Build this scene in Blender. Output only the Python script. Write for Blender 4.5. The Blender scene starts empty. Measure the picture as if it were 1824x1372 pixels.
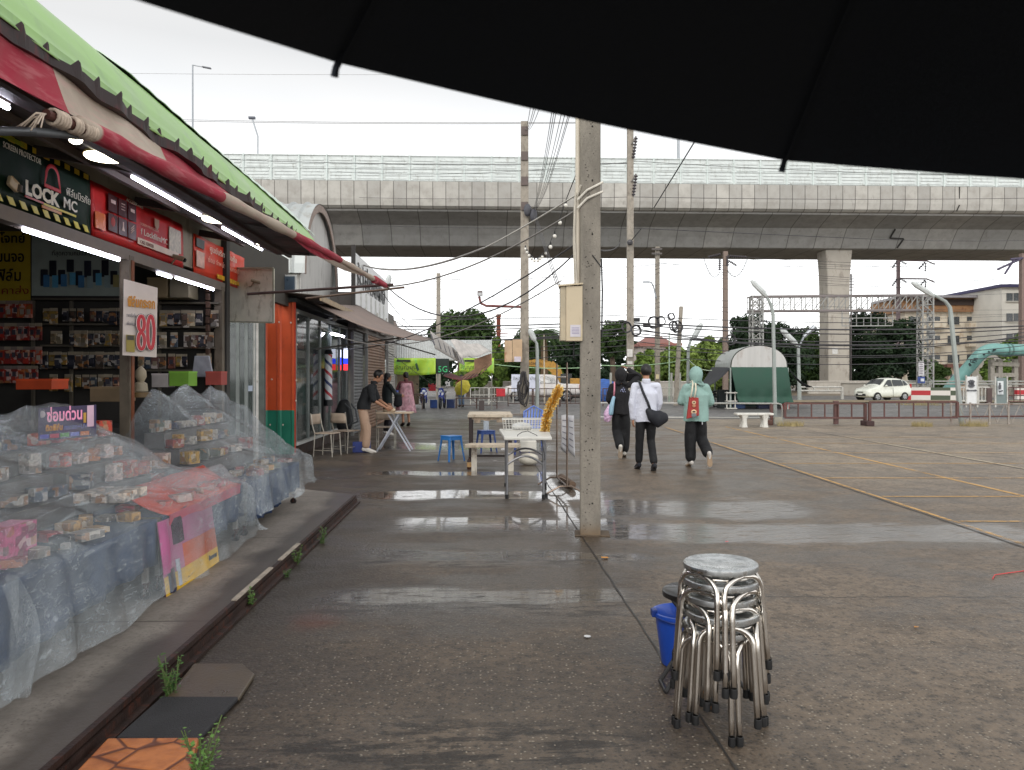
import bpy, bmesh, math, random
from mathutils import Vector, Matrix, noise as mn
R = math.radians
random.seed(7)
sc = bpy.context.scene
COL = sc.collection
F, CX, HY, CH = 1370.0, 912.0, 672.0, 1.55      # focal length and horizon measured on the photograph
YAW = R(1.756)

# ---------------- camera ----------------
cd = bpy.data.cameras.new('camera'); cam = bpy.data.objects.new('camera', cd); COL.objects.link(cam)
cam.location = (0, 0, CH); cam.rotation_euler = (R(90), 0, -YAW)
cd.sensor_width = 36; cd.lens = F/1824*36; cd.shift_y = -(686-HY)/1824
cd.clip_start = .05; cd.clip_end = 2500
cd.dof.use_dof = True; cd.dof.focus_distance = 9; cd.dof.aperture_fstop = 11
sc.camera = cam

# ---------------- overcast sky + weak soft sun ----------------
w = bpy.data.worlds.new('World'); sc.world = w; w.use_nodes = True
nt = w.node_tree; nt.nodes.clear()
SUN_EL, SUN_AZ = R(38), R(205)
sky = nt.nodes.new('ShaderNodeTexSky'); sky.sky_type = 'NISHITA'; sky.sun_disc = False
sky.sun_elevation = SUN_EL; sky.sun_rotation = SUN_AZ; sky.air_density = 1.0; sky.dust_density = 3.0
tc = nt.nodes.new('ShaderNodeTexCoord')
ns = nt.nodes.new('ShaderNodeTexNoise'); ns.inputs['Scale'].default_value = 1.6; ns.inputs['Detail'].default_value = 3
mp = nt.nodes.new('ShaderNodeMapping'); mp.inputs['Scale'].default_value = (1, 1, 3)
nt.links.new(tc.outputs['Generated'], mp.inputs[0]); nt.links.new(mp.outputs[0], ns.inputs['Vector'])
rp = nt.nodes.new('ShaderNodeValToRGB')       # cloud layer: pale grey blotches
rp.color_ramp.elements[0].position = .3; rp.color_ramp.elements[0].color = (8.6, 8.9, 9.1, 1)
rp.color_ramp.elements[1].position = .72; rp.color_ramp.elements[1].color = (10.2, 10.15, 10.1, 1)
nt.links.new(ns.outputs[0], rp.inputs[0])
mx = nt.nodes.new('ShaderNodeMixRGB'); mx.inputs[0].default_value = .93
nt.links.new(sky.outputs[0], mx.inputs[1]); nt.links.new(rp.outputs[0], mx.inputs[2])
bg = nt.nodes.new('ShaderNodeBackground'); bg.inputs[1].default_value = .1
sx = nt.nodes.new('ShaderNodeSeparateXYZ'); nt.links.new(tc.outputs['Generated'], sx.inputs[0])
gr_ = nt.nodes.new('ShaderNodeMapRange'); nt.links.new(sx.outputs[1], gr_.inputs[0])      # thinner, brighter cloud behind the viewer
for i_, v_ in enumerate((-.8, .5, 1.62, 1.04)): gr_.inputs[i_+1].default_value = v_
gz = nt.nodes.new('ShaderNodeMapRange'); nt.links.new(sx.outputs[2], gz.inputs[0])      # bright band low over the horizon
for i_, v_ in enumerate((.08, .38, 1.9, .87)): gz.inputs[i_+1].default_value = v_
mm_ = nt.nodes.new('ShaderNodeMath'); mm_.operation = 'MULTIPLY'; nt.links.new(gr_.outputs[0], mm_.inputs[0]); nt.links.new(gz.outputs[0], mm_.inputs[1])
vm = nt.nodes.new('ShaderNodeVectorMath'); vm.operation = 'SCALE'; nt.links.new(mx.outputs[0], vm.inputs[0]); nt.links.new(mm_.outputs[0], vm.inputs['Scale'])
nt.links.new(vm.outputs[0], bg.inputs[0])
wo = nt.nodes.new('ShaderNodeOutputWorld'); nt.links.new(bg.outputs[0], wo.inputs[0])
sd = bpy.data.lights.new('sun', 'SUN'); sd.energy = 1.3; sd.angle = R(24); sd.color = (1, .97, .93)
so = bpy.data.objects.new('sun', sd); COL.objects.link(so)
so.rotation_euler = (math.pi/2-SUN_EL, 0, math.pi-SUN_AZ)
sc.view_settings.view_transform = 'Standard'; sc.view_settings.look = 'None'
sc.view_settings.exposure = 0; sc.view_settings.gamma = 1
sc.cycles.use_denoising = True
sc.cycles.transparent_max_bounces = 24
sc.cycles.max_bounces = 8

# ---------------- pixel -> world helpers (only used to measure where real things stand) ----------------
_f = Vector((math.sin(YAW), math.cos(YAW), 0)); _r = Vector((math.cos(YAW), -math.sin(YAW), 0)); _u = Vector((0, 0, 1))
C0 = Vector((0, 0, CH))
def ray(px, py): return _f + _r*((px-CX)/F) + _u*((HY-py)/F)
def W(px, py, d): return C0 + ray(px, py)*d
def G(px, py, z=0.0): return C0 + ray(px, py)*((CH-z)*F/(py-HY))
def GD(px, d, z=0.0):
    p = C0 + (_f + _r*((px-CX)/F))*d; p.z = z; return p
def VX(px, py, x):
    r = ray(px, py); return C0 + r*(x/r.x)
def VY(px, py, y):
    r = ray(px, py); return C0 + r*(y/r.y)
def VXy(px, x):                                # y on plane x=const seen at column px
    r = _f + _r*((px-CX)/F); return r.y*(x/r.x)
def CW(X, Y, z=0): return Vector((0, 0, 0)) + _r*X + _f*Y + _u*z   # camera-aligned ground frame
V = Vector
def S(c):                                      # sRGB 0-255 -> linear
    return tuple(((v/255)/12.92 if v/255 <= .04045 else ((v/255+.055)/1.055)**2.4) for v in c)

# ---------------- node expression helper ----------------
class E:
    def __init__(s, t, k): s.t, s.k = t, k
    def _m(s, op, *a):
        n = s.t.nodes.new('ShaderNodeMath'); n.operation = op
        for i, x in enumerate((s,)+a):
            if isinstance(x, E): s.t.links.new(x.k, n.inputs[i])
            else: n.inputs[i].default_value = x
        return E(s.t, n.outputs[0])
    def __add__(s, o): return s._m('ADD', o)
    def __sub__(s, o): return s._m('SUBTRACT', o)
    def __mul__(s, o): return s._m('MULTIPLY', o)
    def abs(s): return s._m('ABSOLUTE')
    def floor(s): return s._m('FLOOR')
    def fract(s): return s._m('FRACT')
    def max(s, o): return s._m('MAXIMUM', o)
    def min(s, o): return s._m('MINIMUM', o)
    def sm(s, a, b, lo=0., hi=1.):
        n = s.t.nodes.new('ShaderNodeMapRange'); n.interpolation_type = 'SMOOTHSTEP' if a != b else 'LINEAR'
        s.t.links.new(s.k, n.inputs[0])
        for i, x in enumerate((a, b, lo, hi)): n.inputs[i+1].default_value = x
        return E(s.t, n.outputs[0])
def nnoise(t, vec, scale, detail=3, rough=.55, dist=0):
    n = t.nodes.new('ShaderNodeTexNoise'); n.inputs['Scale'].default_value = scale; n.inputs['Detail'].default_value = detail
    n.inputs['Roughness'].default_value = rough; n.inputs['Distortion'].default_value = dist
    t.links.new(vec, n.inputs['Vector']); return E(t, n.outputs[0])
def nvor(t, vec, scale, feat='F1'):
    n = t.nodes.new('ShaderNodeTexVoronoi'); n.feature = feat; n.inputs['Scale'].default_value = scale
    t.links.new(vec, n.inputs['Vector']); return n
def nmap(t, vec, sc_=(1, 1, 1), loc=(0, 0, 0), rot=(0, 0, 0)):
    n = t.nodes.new('ShaderNodeMapping'); n.inputs['Scale'].default_value = sc_; n.inputs['Location'].default_value = loc
    n.inputs['Rotation'].default_value = rot; t.links.new(vec, n.inputs[0]); return n.outputs[0]
def cmix(t, fac, a, b, mode='MIX'):
    n = t.nodes.new('ShaderNodeMixRGB'); n.blend_type = mode
    for i, x in enumerate((fac, a, b)):
        if isinstance(x, E): t.links.new(x.k, n.inputs[i])
        elif isinstance(x, (int, float)): n.inputs[i].default_value = x
        elif isinstance(x, tuple): n.inputs[i].default_value = (*x[:3], 1)
        else: t.links.new(x, n.inputs[i])
    return n.outputs[0]
def wn(t, e):
    n = t.nodes.new('ShaderNodeTexWhiteNoise'); n.noise_dimensions = '1D'; t.links.new(e.k, n.inputs['W']); return E(t, n.outputs[0])
def base_mat(name):
    m = bpy.data.materials.new(name); m.use_nodes = True; t = m.node_tree
    b = t.nodes['Principled BSDF']; tcn = t.nodes.new('ShaderNodeTexCoord')
    geo = t.nodes.new('ShaderNodeNewGeometry')
    return m, t, b, tcn.outputs['Object'], geo.outputs['Position']
def sep(t, vec):
    n = t.nodes.new('ShaderNodeSeparateXYZ'); t.links.new(vec, n.inputs[0]); return [E(t, o) for o in n.outputs]
def bump(t, b, h, strength=.3, dist=.01):
    n = t.nodes.new('ShaderNodeBump'); n.inputs['Strength'].default_value = strength; n.inputs['Distance'].default_value = dist
    t.links.new(h.k, n.inputs['Height']); t.links.new(n.outputs[0], b.inputs['Normal'])
def lnk(t, e, sock): t.links.new(e.k if isinstance(e, E) else e, sock)
_MC = {}
def PM_(col):
    """printed packaging: blocks of other ink over the base colour"""
    if ('p', col) in _MC: return _MC[('p', col)]
    m, t, b, ob, pos = base_mat('printed_card'); oi = t.nodes.new('ShaderNodeObjectInfo'); va = t.nodes.new('ShaderNodeVectorMath'); t.links.new(ob, va.inputs[0]); lnk(t, E(t, oi.outputs['Random'])*9, va.inputs[1]); v = nvor(t, nmap(t, va.outputs[0], (1, 1, 1.3)), 19); v.distance = 'CHEBYCHEV'; s = sep(t, v.outputs['Color']); n = nnoise(t, ob, 40, 3)
    c = cmix(t, s[0].sm(.66, .68)*.6, S(col), S((206, 200, 190))); c = cmix(t, s[1].sm(.62, .64)*.6, c, S(tuple(int(x*.4) for x in col))); c = cmix(t, s[2].sm(.86, .88)*.6, c, S((180, 120, 60))); c = cmix(t, n.sm(.45, .7)*.4, c, S((70, 70, 76)))
    lnk(t, c, b.inputs['Base Color']); b.inputs['Roughness'].default_value = .4; _MC[('p', col)] = m; return m
def M(col, rough=.6, metal=0, var=.18, scale=6, bmp=0, bscale=60, stain=None, name=None, emis=0, alpha=1, spec=.5, coat=0, trans=0, st=(1,1,1)):
    """col sRGB 0-255; noise-varied paint / cloth / metal with optional stains and bump"""
    key = (tuple(col), rough, metal, var, scale, bmp, bscale, stain, emis, alpha, spec, coat, trans, st)
    if key in _MC: return _MC[key]
    m, t, b, ob, pos = base_mat(name or 'surface'); c = S(col)
    n1 = nnoise(t, nmap(t, pos, st), scale, 5)
    f = n1.sm(.25, .75, 1-var, 1+var*.6)
    cc = t.nodes.new('ShaderNodeVectorMath'); cc.operation = 'SCALE'; cc.inputs[0].default_value = c; lnk(t, f, cc.inputs['Scale'])
    out = cc.outputs[0]
    if stain:
        n2 = nnoise(t, nmap(t, pos, (1, 1, .45)), scale*1.7+1, 6, .65)
        out = cmix(t, n2.sm(.52, .68, 0, .75), out, S(stain))
    lnk(t, out, b.inputs['Base Color'])
    lnk(t, n1.sm(.2, .8, max(rough-.1, 0.02), min(rough+.1, 1)), b.inputs['Roughness'])
    b.inputs['Metallic'].default_value = metal; b.inputs['Specular IOR Level'].default_value = spec
    b.inputs['Coat Weight'].default_value = coat; b.inputs['Coat Roughness'].default_value = .05
    if trans: b.inputs['Transmission Weight'].default_value = trans
    if alpha < 1: b.inputs['Alpha'].default_value = alpha
    if bmp: bump(t, b, nnoise(t, pos, bscale, 4), bmp, .01)
    if emis:
        b.inputs['Emission Color'].default_value = (*c, 1); b.inputs['Emission Strength'].default_value = emis
    _MC[key] = m; return m

# ---------------- mesh builder ----------------
class MB:
    def __init__(s): s.b = bmesh.new(); s.sm = False
    def face(s, pts):
        vs = [s.b.verts.new(p) for p in pts]
        try: return s.b.faces.new(vs)
        except Exception: return None
    def box(s, c, size, rz=0, rx=0, ry=0, bev=0):
        m = Matrix.Translation(V(c)) @ Matrix.Rotation(rz, 4, 'Z') @ Matrix.Rotation(rx, 4, 'X') @ Matrix.Rotation(ry, 4, 'Y') @ Matrix.Diagonal((*size, 1))
        r = bmesh.ops.create_cube(s.b, size=1, matrix=m)
        if bev:
            es = list({e for v in r['verts'] for e in v.link_edges})
            bmesh.ops.bevel(s.b, geom=es, offset=bev, segments=2, profile=.5, affect='EDGES')
        return s
    def obox(s, c, ax, ay, az):                # box from half-axes vectors
        c, ax, ay, az = V(c), V(ax), V(ay), V(az)
        p = [c+ax*i+ay*j+az*k for k in (-1, 1) for i, j in ((-1, -1), (1, -1), (1, 1), (-1, 1))]
        vs = [s.b.verts.new(q) for q in p]
        for f in ((3, 2, 1, 0), (4, 5, 6, 7), (0, 1, 5, 4), (1, 2, 6, 5), (2, 3, 7, 6), (3, 0, 4, 7)): s.b.faces.new([vs[i] for i in f])
        return s
    def bar(s, a, b, wd, ht=None, up=(0, 0, 1)):   # rectangular bar a->b
        a, b = V(a), V(b); ht = ht or wd; d = (b-a); L = d.length
        if L < 1e-6: return s
        d.normalize(); u = V(up)
        if abs(d.dot(u)) > .98: u = V((1, 0, 0))
        sd = d.cross(u).normalized(); u = sd.cross(d).normalized()
        return s.obox((a+b)/2, d*L/2, sd*wd/2, u*ht/2)
    def tube(s, pts, r, n=8, cap=True, flat=1, side=None, closed=False):
        """swept tube; r scalar or list; flat scales the second radius; side = fixed reference vector"""
        pts = [V(p) for p in pts]; k = len(pts)
        rs = r if isinstance(r, (list, tuple)) else [r]*k
        prev = None; rings = []
        for i, p in enumerate(pts):
            if closed: d = pts[(i+1) % k]-pts[i-1]
            else: d = pts[min(i+1, k-1)]-pts[max(i-1, 0)]
            if d.length < 1e-9: d = V((0, 0, 1))
            d.normalize()
            if side is not None: a = V(side); a = a-d*a.dot(d)
            elif prev is None:
                a = V((0, 0, 1)) if abs(d.z) < .9 else V((1, 0, 0)); a = a-d*a.dot(d)
            else: a = prev-d*prev.dot(d)
            if a.length < 1e-6: a = d.orthogonal()
            a.normalize(); prev = a; b = d.cross(a)
            q = rs[i]; ra, rb = q if isinstance(q, (tuple, list)) else (q, q*flat)
            rings.append([s.b.verts.new(p+a*math.cos(2*math.pi*j/n)*ra+b*math.sin(2*math.pi*j/n)*rb) for j in range(n)])
        m = k if closed else k-1
        for i in range(m):
            A, B = rings[i], rings[(i+1) % k]
            for j in range(n): s.b.faces.new((A[j], A[(j+1) % n], B[(j+1) % n], B[j]))
        if cap and not closed:
            s.b.faces.new(list(reversed(rings[0]))); s.b.faces.new(rings[-1])
        return s
    def lathe(s, prof, c=(0, 0, 0), n=24, rot=None, a0=0, a1=2*math.pi):
        """prof list of (radius, z); rot Matrix"""
        c = V(c); full = abs(a1-a0-2*math.pi) < 1e-6; m = n if full else n+1; rings = []
        for r, z in prof:
            ring = []
            for j in range(m):
                a = a0+(a1-a0)*j/n; p = V((math.cos(a)*r, math.sin(a)*r, z))
                if rot: p = rot @ p
                ring.append(s.b.verts.new(p+c))
            rings.append(ring)
        for A, B in zip(rings, rings[1:]):
            for j in range(n if full else n):
                j2 = (j+1) % m
                try: s.b.faces.new((A[j], A[j2], B[j2], B[j]))
                except Exception: pass
        return s
    def sph(s, c, r, n=12, sc_=(1, 1, 1), rot=None):
        m = Matrix.Translation(V(c)) @ (rot.to_4x4() if rot else Matrix()) @ Matrix.Diagonal((*[r*q for q in sc_], 1))
        bmesh.ops.create_uvsphere(s.b, u_segments=n, v_segments=max(6, n*2//3), radius=1, matrix=m); return s
    def grid(s, f, nu, nv):                    # f(u,v)->point
        vs = [[s.b.verts.new(f(i/nu, j/nv)) for j in range(nv+1)] for i in range(nu+1)]
        for i in range(nu):
            for j in range(nv): s.b.faces.new((vs[i][j], vs[i+1][j], vs[i+1][j+1], vs[i][j+1]))
        return s
    def prism(s, pts, ext):                    # polygon extruded by vector
        pts = [V(p) for p in pts]; e = V(ext); a = [s.b.verts.new(p) for p in pts]; b = [s.b.verts.new(p+e) for p in pts]
        n = len(pts)
        try: s.b.faces.new(list(reversed(a))); s.b.faces.new(b)
        except Exception: pass
        for i in range(n): s.b.faces.new((a[i], a[(i+1) % n], b[(i+1) % n], b[i]))
        return s
    def quad(s, o, u, v): o, u, v = V(o), V(u), V(v); s.face((o, o+u, o+u+v, o+v)); return s
    def mat(s, M4): bmesh.ops.transform(s.b, matrix=M4, verts=s.b.verts); return s
    def build(s, name, mat, parent=None, loc=None, smooth=None, solid=0, bev=0, rec=True, sub=0):
        """parent: vertices are given in the parent's world frame (unrotated at build time)"""
        if rec: bmesh.ops.recalc_face_normals(s.b, faces=s.b.faces)
        vv = s.b.verts
        if parent is not None: off = wloc(parent)
        elif loc is not None: off = V(loc)
        elif len(vv):
            xs = [v.co for v in vv]; off = V(((min(p.x for p in xs)+max(p.x for p in xs))/2, (min(p.y for p in xs)+max(p.y for p in xs))/2, min(p.z for p in xs)))
        else: off = V((0, 0, 0))
        bmesh.ops.translate(s.b, verts=s.b.verts, vec=-off)
        me = bpy.data.meshes.new(name); s.b.to_mesh(me); s.b.free(); me.materials.append(mat)
        if smooth is None: smooth = s.sm
        if smooth:
            me.polygons.foreach_set('use_smooth', [True]*len(me.polygons))
            if smooth != 'all':
                try: me.set_sharp_from_angle(angle=R(40))
                except Exception: pass
        o = bpy.data.objects.new(name, me); COL.objects.link(o)
        if parent is not None: o.parent = parent
        else: o.location = off
        if sub:
            x = o.modifiers.new('sub', 'SUBSURF'); x.levels = x.render_levels = sub
        if solid:
            x = o.modifiers.new('solid', 'SOLIDIFY'); x.thickness = solid; x.offset = 0
        if bev:
            x = o.modifiers.new('bev', 'BEVEL'); x.width = bev; x.segments = 2; x.limit_method = 'ANGLE'
        return o
def wloc(o):
    v = V((0, 0, 0))
    while o is not None: v = v+o.location; o = o.parent
    return v
def T(name, label, cat, loc=(0, 0, 0), group=None):
    o = bpy.data.objects.new(name, None); COL.objects.link(o); o.location = loc; o.empty_display_size = .1
    return tag(o, label, cat, group)
def tag(o, label, cat, group=None):
    if label: o['label'] = label
    if cat: o['category'] = cat
    if group: o['group'] = group
    return o
def struct(o): o['kind'] = 'structure'; return o
def stuff(o): o['kind'] = 'stuff'; return o
def dup(root, loc=None, rz=0, label=None, group=None, scale=None):
    r = root.copy(); COL.objects.link(r)
    if loc is not None: r.location = loc
    r.rotation_euler = (root.rotation_euler[0], root.rotation_euler[1], rz)
    if scale: r.scale = (scale,)*3 if isinstance(scale, (int, float)) else scale
    if label: r['label'] = label
    if group: r['group'] = group
    def rec(src, dst):
        for ch in list(src.children):
            if ch == r: continue
            c = ch.copy(); COL.objects.link(c); c.parent = dst; rec(ch, c)
    rec(root, r); return r
def text(s, size, mat, o, ux, uz, parent, name='lettering', ext=.001, align='LEFT', width=None, bold=0, shear=0):
    """lettering standing in the plane (ux right, uz up) with its baseline origin at o; sized by cap height"""
    c = bpy.data.curves.new(name, 'FONT'); c.body = s; c.size = size*1.38; c.extrude = ext; c.resolution_u = 2; c.align_x = align
    c.offset = bold; c.shear = shear
    t = bpy.data.objects.new('tmp', c); COL.objects.link(t); bpy.context.view_layer.update()
    me = bpy.data.meshes.new_from_object(t.evaluated_get(bpy.context.evaluated_depsgraph_get()))
    bpy.data.objects.remove(t); bpy.data.curves.remove(c)
    xs = [v.co.x for v in me.vertices] or [0, 1]
    k = width/(max(xs)-min(xs)) if width else 1
    ux, uz = V(ux).normalized(), V(uz).normalized(); n = ux.cross(uz); off = wloc(parent); o = V(o)
    for v in me.vertices: v.co = o-off+ux*(v.co.x*k)+uz*v.co.y+n*v.co.z
    me.materials.clear(); me.materials.append(mat); me.name = name
    ob = bpy.data.objects.new(name, me); COL.objects.link(ob); ob.parent = parent; return ob
def sag(a, b, s, n=14):
    a, b = V(a), V(b); return [a.lerp(b, i/n)-V((0, 0, s*4*(i/n)*(1-i/n))) for i in range(n+1)]
def remesh(mb, voxel, it=4):
    """fuse closed shapes into one continuous surface"""
    me = bpy.data.meshes.new('t'); bmesh.ops.recalc_face_normals(mb.b, faces=mb.b.faces); mb.b.to_mesh(me); mb.b.free()
    o = bpy.data.objects.new('t', me); COL.objects.link(o)
    m = o.modifiers.new('r', 'REMESH'); m.mode = 'VOXEL'; m.voxel_size = voxel
    if it:
        q = o.modifiers.new('s', 'SMOOTH'); q.iterations = it; q.factor = .5
    bpy.context.view_layer.update()
    r = bpy.data.meshes.new_from_object(o.evaluated_get(bpy.context.evaluated_depsgraph_get()))
    bpy.data.objects.remove(o); bpy.data.meshes.remove(me)
    k = MB(); k.b.from_mesh(r); bpy.data.meshes.remove(r); return k
# ================= PEOPLE =================
def ell_tube(mb, pts, rs, side=(1, 0, 0), n=16):
    """closed tube with rounded ends"""
    pts = [V(p) for p in pts]; rs = [r if isinstance(r, (tuple, list)) else (r, r) for r in rs]
    d0 = (pts[0]-pts[1]).normalized(); d1 = (pts[-1]-pts[-2]).normalized(); a, b = rs[0], rs[-1]; m0, m1 = min(a), min(b)
    P = [pts[0]+d0*m0*.95, pts[0]+d0*m0*.6]+pts+[pts[-1]+d1*m1*.6, pts[-1]+d1*m1*.95]
    Q = [(a[0]*.25, a[1]*.25), (a[0]*.78, a[1]*.78)]+rs+[(b[0]*.78, b[1]*.78), (b[0]*.25, b[1]*.25)]
    mb.tube(P, Q, n, side=side)
DEF = dict(pelvis=(0, 0, .93), waist=(0, 0, 1.06), chest=(0, 0, 1.25), neck=(0, -.01, 1.43), head=(0, .02, 1.585),
    shL=(-.17, 0, 1.385), elL=(-.215, -.02, 1.11), wrL=(-.225, .03, .86), shR=(.17, 0, 1.385), elR=(.215, -.02, 1.11), wrR=(.225, .03, .86),
    hpL=(-.085, 0, .91), knL=(-.095, .03, .48), anL=(-.095, -.02, .085), toL=(-.105, .13, .03), hpR=(.085, 0, .91), knR=(.095, .03, .48), anR=(.095, -.02, .085), toR=(.105, .13, .03))
SKIN = M((176, 128, 100), .5, var=.08); HAIR = M((22, 19, 18), .45, var=.3, scale=60, bmp=.3, bscale=200); EYE = M((28, 20, 18), .3); LIP = M((150, 84, 78), .5)
def hand(mb, wr, d, palmn, curl=.5, s=1., side=1):
    """wrist, direction of the hand, palm normal"""
    wr, d, pn = V(wr), V(d).normalized(), V(palmn); pn = (pn-d*pn.dot(d)).normalized(); sd = d.cross(pn)*side
    ell_tube(mb, [wr, wr+d*.045*s, wr+d*.085*s], [(.020*s, .024*s), (.038*s, .015*s), (.040*s, .012*s)], side=sd, n=10)
    for i, (o, l) in enumerate(((-.030, .070), (-.010, .080), (.010, .075), (.030, .060))):
        p = wr+d*.085*s+sd*o*s; q = [p]; dd = V(d)
        for k in range(3):
            dd = (dd*math.cos(curl*(.35+.25*k))+pn*math.sin(curl*(.35+.25*k))).normalized(); p = p+dd*l*s*(.42, .33, .25)[k]; q.append(p)
        mb.tube(q, [.0092*s, .0088*s, .0080*s, .0065*s], 7)
    p = wr+d*.03*s-sd*.026*s; q = [p, p+(-sd*.8+d*.6+pn*.3).normalized()*.035*s, p+(-sd*.8+d*.6+pn*.3).normalized()*.035*s+(d+pn*.4-sd*.2).normalized()*.035*s]
    mb.tube(q, [.012*s, .0105*s, .008*s], 7)
def person(name, label, loc, yaw, scale=1., J=None, skin=SKIN, top=None, trousers=None, shoes=None, hair='short', hood=None, headyaw=0, curl=.5, flare=1., loose=1., skirt=None, tail=.0, topz=None, group=None, sleeves=1., tilt=0, hood_off=(0, 0, 0)):
    j = {k: V(v) for k, v in {**DEF, **(J or {})}.items()}
    t = T(name, label, 'person', (0, 0, 0), group)
    hd, nk = j['head'], j['neck']; f = V((math.sin(-headyaw), math.cos(headyaw), math.sin(tilt))).normalized(); r_ = f.cross(V((0, 0, 1))).normalized(); up = r_.cross(f)
    mb = MB()
    # head: cranium, jaw, nose, ears
    hr = Matrix((r_, f, up)).transposed()
    mb.sph(hd+up*.02, .1, 16, (.76, .93, 1.05), hr); mb.sph(hd+f*.022-up*.055, .07, 14, (.78, .95, .95), hr); mb.sph(hd+f*.092-up*.012, .014, 8, (.8, 1, 1.5), hr)
    for s in (-1, 1): mb.sph(hd+r_*.078*s-f*.005-up*.01, .03, 8, (.35, .6, 1), hr)
    ell_tube(mb, [nk-V((0, 0, .05)), nk.lerp(hd, .35), nk.lerp(hd, .7)], [(.058, .056), (.052, .054), (.05, .054)], side=r_)
    ell_tube(mb, [j['pelvis'], j['waist'], j['chest'], nk-V((0, 0, .05))], [(.13, .09), (.12, .085), (.14, .095), (.06, .05)])
    for s in 'LR':
        ell_tube(mb, [nk-V((0, 0, .065)), j['sh'+s]-V((0, 0, .02))], [.038, .034]); ell_tube(mb, [j['sh'+s]-V((0, 0, .02)), j['sh'+s].lerp(j['el'+s], .5), j['el'+s]], [.038, .04, .035]); ell_tube(mb, [j['el'+s], j['el'+s].lerp(j['wr'+s], .35), j['wr'+s]], [.037, .035, .024])
        ell_tube(mb, [j['hp'+s], j['hp'+s].lerp(j['kn'+s], .5), j['kn'+s]], [.082, .068, .05]); ell_tube(mb, [j['kn'+s], j['kn'+s].lerp(j['an'+s], .35), j['an'+s]], [.05, .048, .034])
        a = j['an'+s]; to = j['to'+s]; ell_tube(mb, [a, a.lerp(to, .5)-V((0, 0, .015)), to], [(.035, .035), (.036, .028), (.036, .02)])
        dr = (j['wr'+s]-j['el'+s]).normalized(); pn = V((1 if s == 'L' else -1, .25, 0)); hand(mb, j['wr'+s], dr, pn, curl, 1., 1 if s == 'L' else -1)
    body = remesh(mb, .0085, 3).build('body', skin, t, smooth='all')
    for s in (-1, 1): MB().sph(hd+r_*.032*s+f*.083+up*.012, .010, 8, (1, .6, .7), hr).build('eye', EYE, t, smooth=1)
    MB().sph(hd+f*.090-up*.052, .018, 8, (1, .35, .3), hr).build('mouth', LIP, t, smooth=1)
    if hair:
        mb = MB(); mb.sph(hd+up*.035-f*.016, .104, 20, (.86, .98, 1.02), hr)
        for v in list(mb.b.verts):
            q = v.co-hd
            if q.dot(f) > .045 and q.dot(up) < .065: v.co -= f*min(.09, (q.dot(f)-.03)*1.4)
            if q.dot(up) < -.045: v.co += up*(-.045-q.dot(up))*.8
            v.co += q*(.05*mn.noise(q*40))
        if hair == 'bun': mb.sph(hd-f*.10-up*.03, .045, 12)
        if hair == 'long': ell_tube(mb, [hd-f*.05+up*.02, hd-f*.085-up*.08, hd-f*.09-up*.2], [(.07, .05), (.08, .04), (.05, .025)], side=r_)
        mb.build('hair', HAIR, t, smooth='all')
    if top:
        mb = MB(); L = loose; zt = j['pelvis'] if topz is None else j['pelvis']+V((0, 0, topz))
        ell_tube(mb, [zt-V((0, 0, .08)), zt+V((0, 0, .06)), j['waist'], j['chest'], nk-V((0, 0, .06))], [(.172*L, .125*L), (.172*L, .125*L), (.165*L, .12*L), (.178*L, .126*L), (.085, .078)])
        for s in 'LR':
            sh, el, wr = j['sh'+s], j['el'+s], j['wr'+s]; e = 1
            ell_tube(mb, [nk-V((0, 0, .06)), sh-V((0, 0, .012))], [.056, .055*L])
            ell_tube(mb, [sh-V((0, 0, .012)), sh.lerp(el, .5), el], [.056*L, .058*L, .052*L]) if sleeves > .5 else ell_tube(mb, [sh-V((0, 0, .012)), sh.lerp(el, sleeves*2)], [.06*L, .062*L])
            if sleeves > .5: ell_tube(mb, [el, el.lerp(wr, .5), wr-(wr-el).normalized()*.01], [.054*L, .05*L, .042*L])
        k = remesh(mb, .011, 3)
        for v in k.b.verts:
            if abs(v.co.x) < .21*L and (v.co-zt).length < .35: v.co.z = max(v.co.z, zt.z-.035+.02*mn.noise(v.co*9))
        for v in k.b.verts: v.co += V((1, 1, .3))*(.007*mn.noise(V((v.co.x*14, v.co.y*14, v.co.z*7)))+.004*mn.noise(v.co*38))
        gt = k.build('top_garment', top, t, smooth='all')
        if not hood:
            mb = MB(); cc = nk.lerp(hd, .14); mb.lathe([(.072, -.03), (.064, .0), (.060, .035), (.066, .03), (.072, 0)], cc, 18, Matrix(((1, 0, 0), (0, 1.05, 0), (0, 0, 1)))); mb.build('collar', top, gt, smooth=1)
    if trousers:
        mb = MB(); F_ = flare
        ell_tube(mb, [j['pelvis']+V((0, 0, .08)), j['pelvis']-V((0, 0, .04))], [(.132, .105), (.140, .112)])
        for s in 'LR':
            hp, kn, an = j['hp'+s], j['kn'+s], j['an'+s]
            ell_tube(mb, [hp, hp.lerp(kn, .5), kn], [(.076, .094), (.080*F_**.5, .088*F_**.5), (.066*F_, .07*F_)]); ell_tube(mb, [kn, kn.lerp(an, .5), an+(kn-an).normalized()*.075], [(.066*F_, .07*F_), (.062*F_, .066*F_), (.060*F_, .066*F_)])
        k = remesh(mb, .011, 3)
        for v in k.b.verts: v.co += V((1, 1, 0))*(.006*mn.noise(V((v.co.x*12, v.co.y*12, v.co.z*9)))+.004*mn.noise(v.co*35))
        k.build('trousers', trousers, t, smooth='all')
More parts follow.
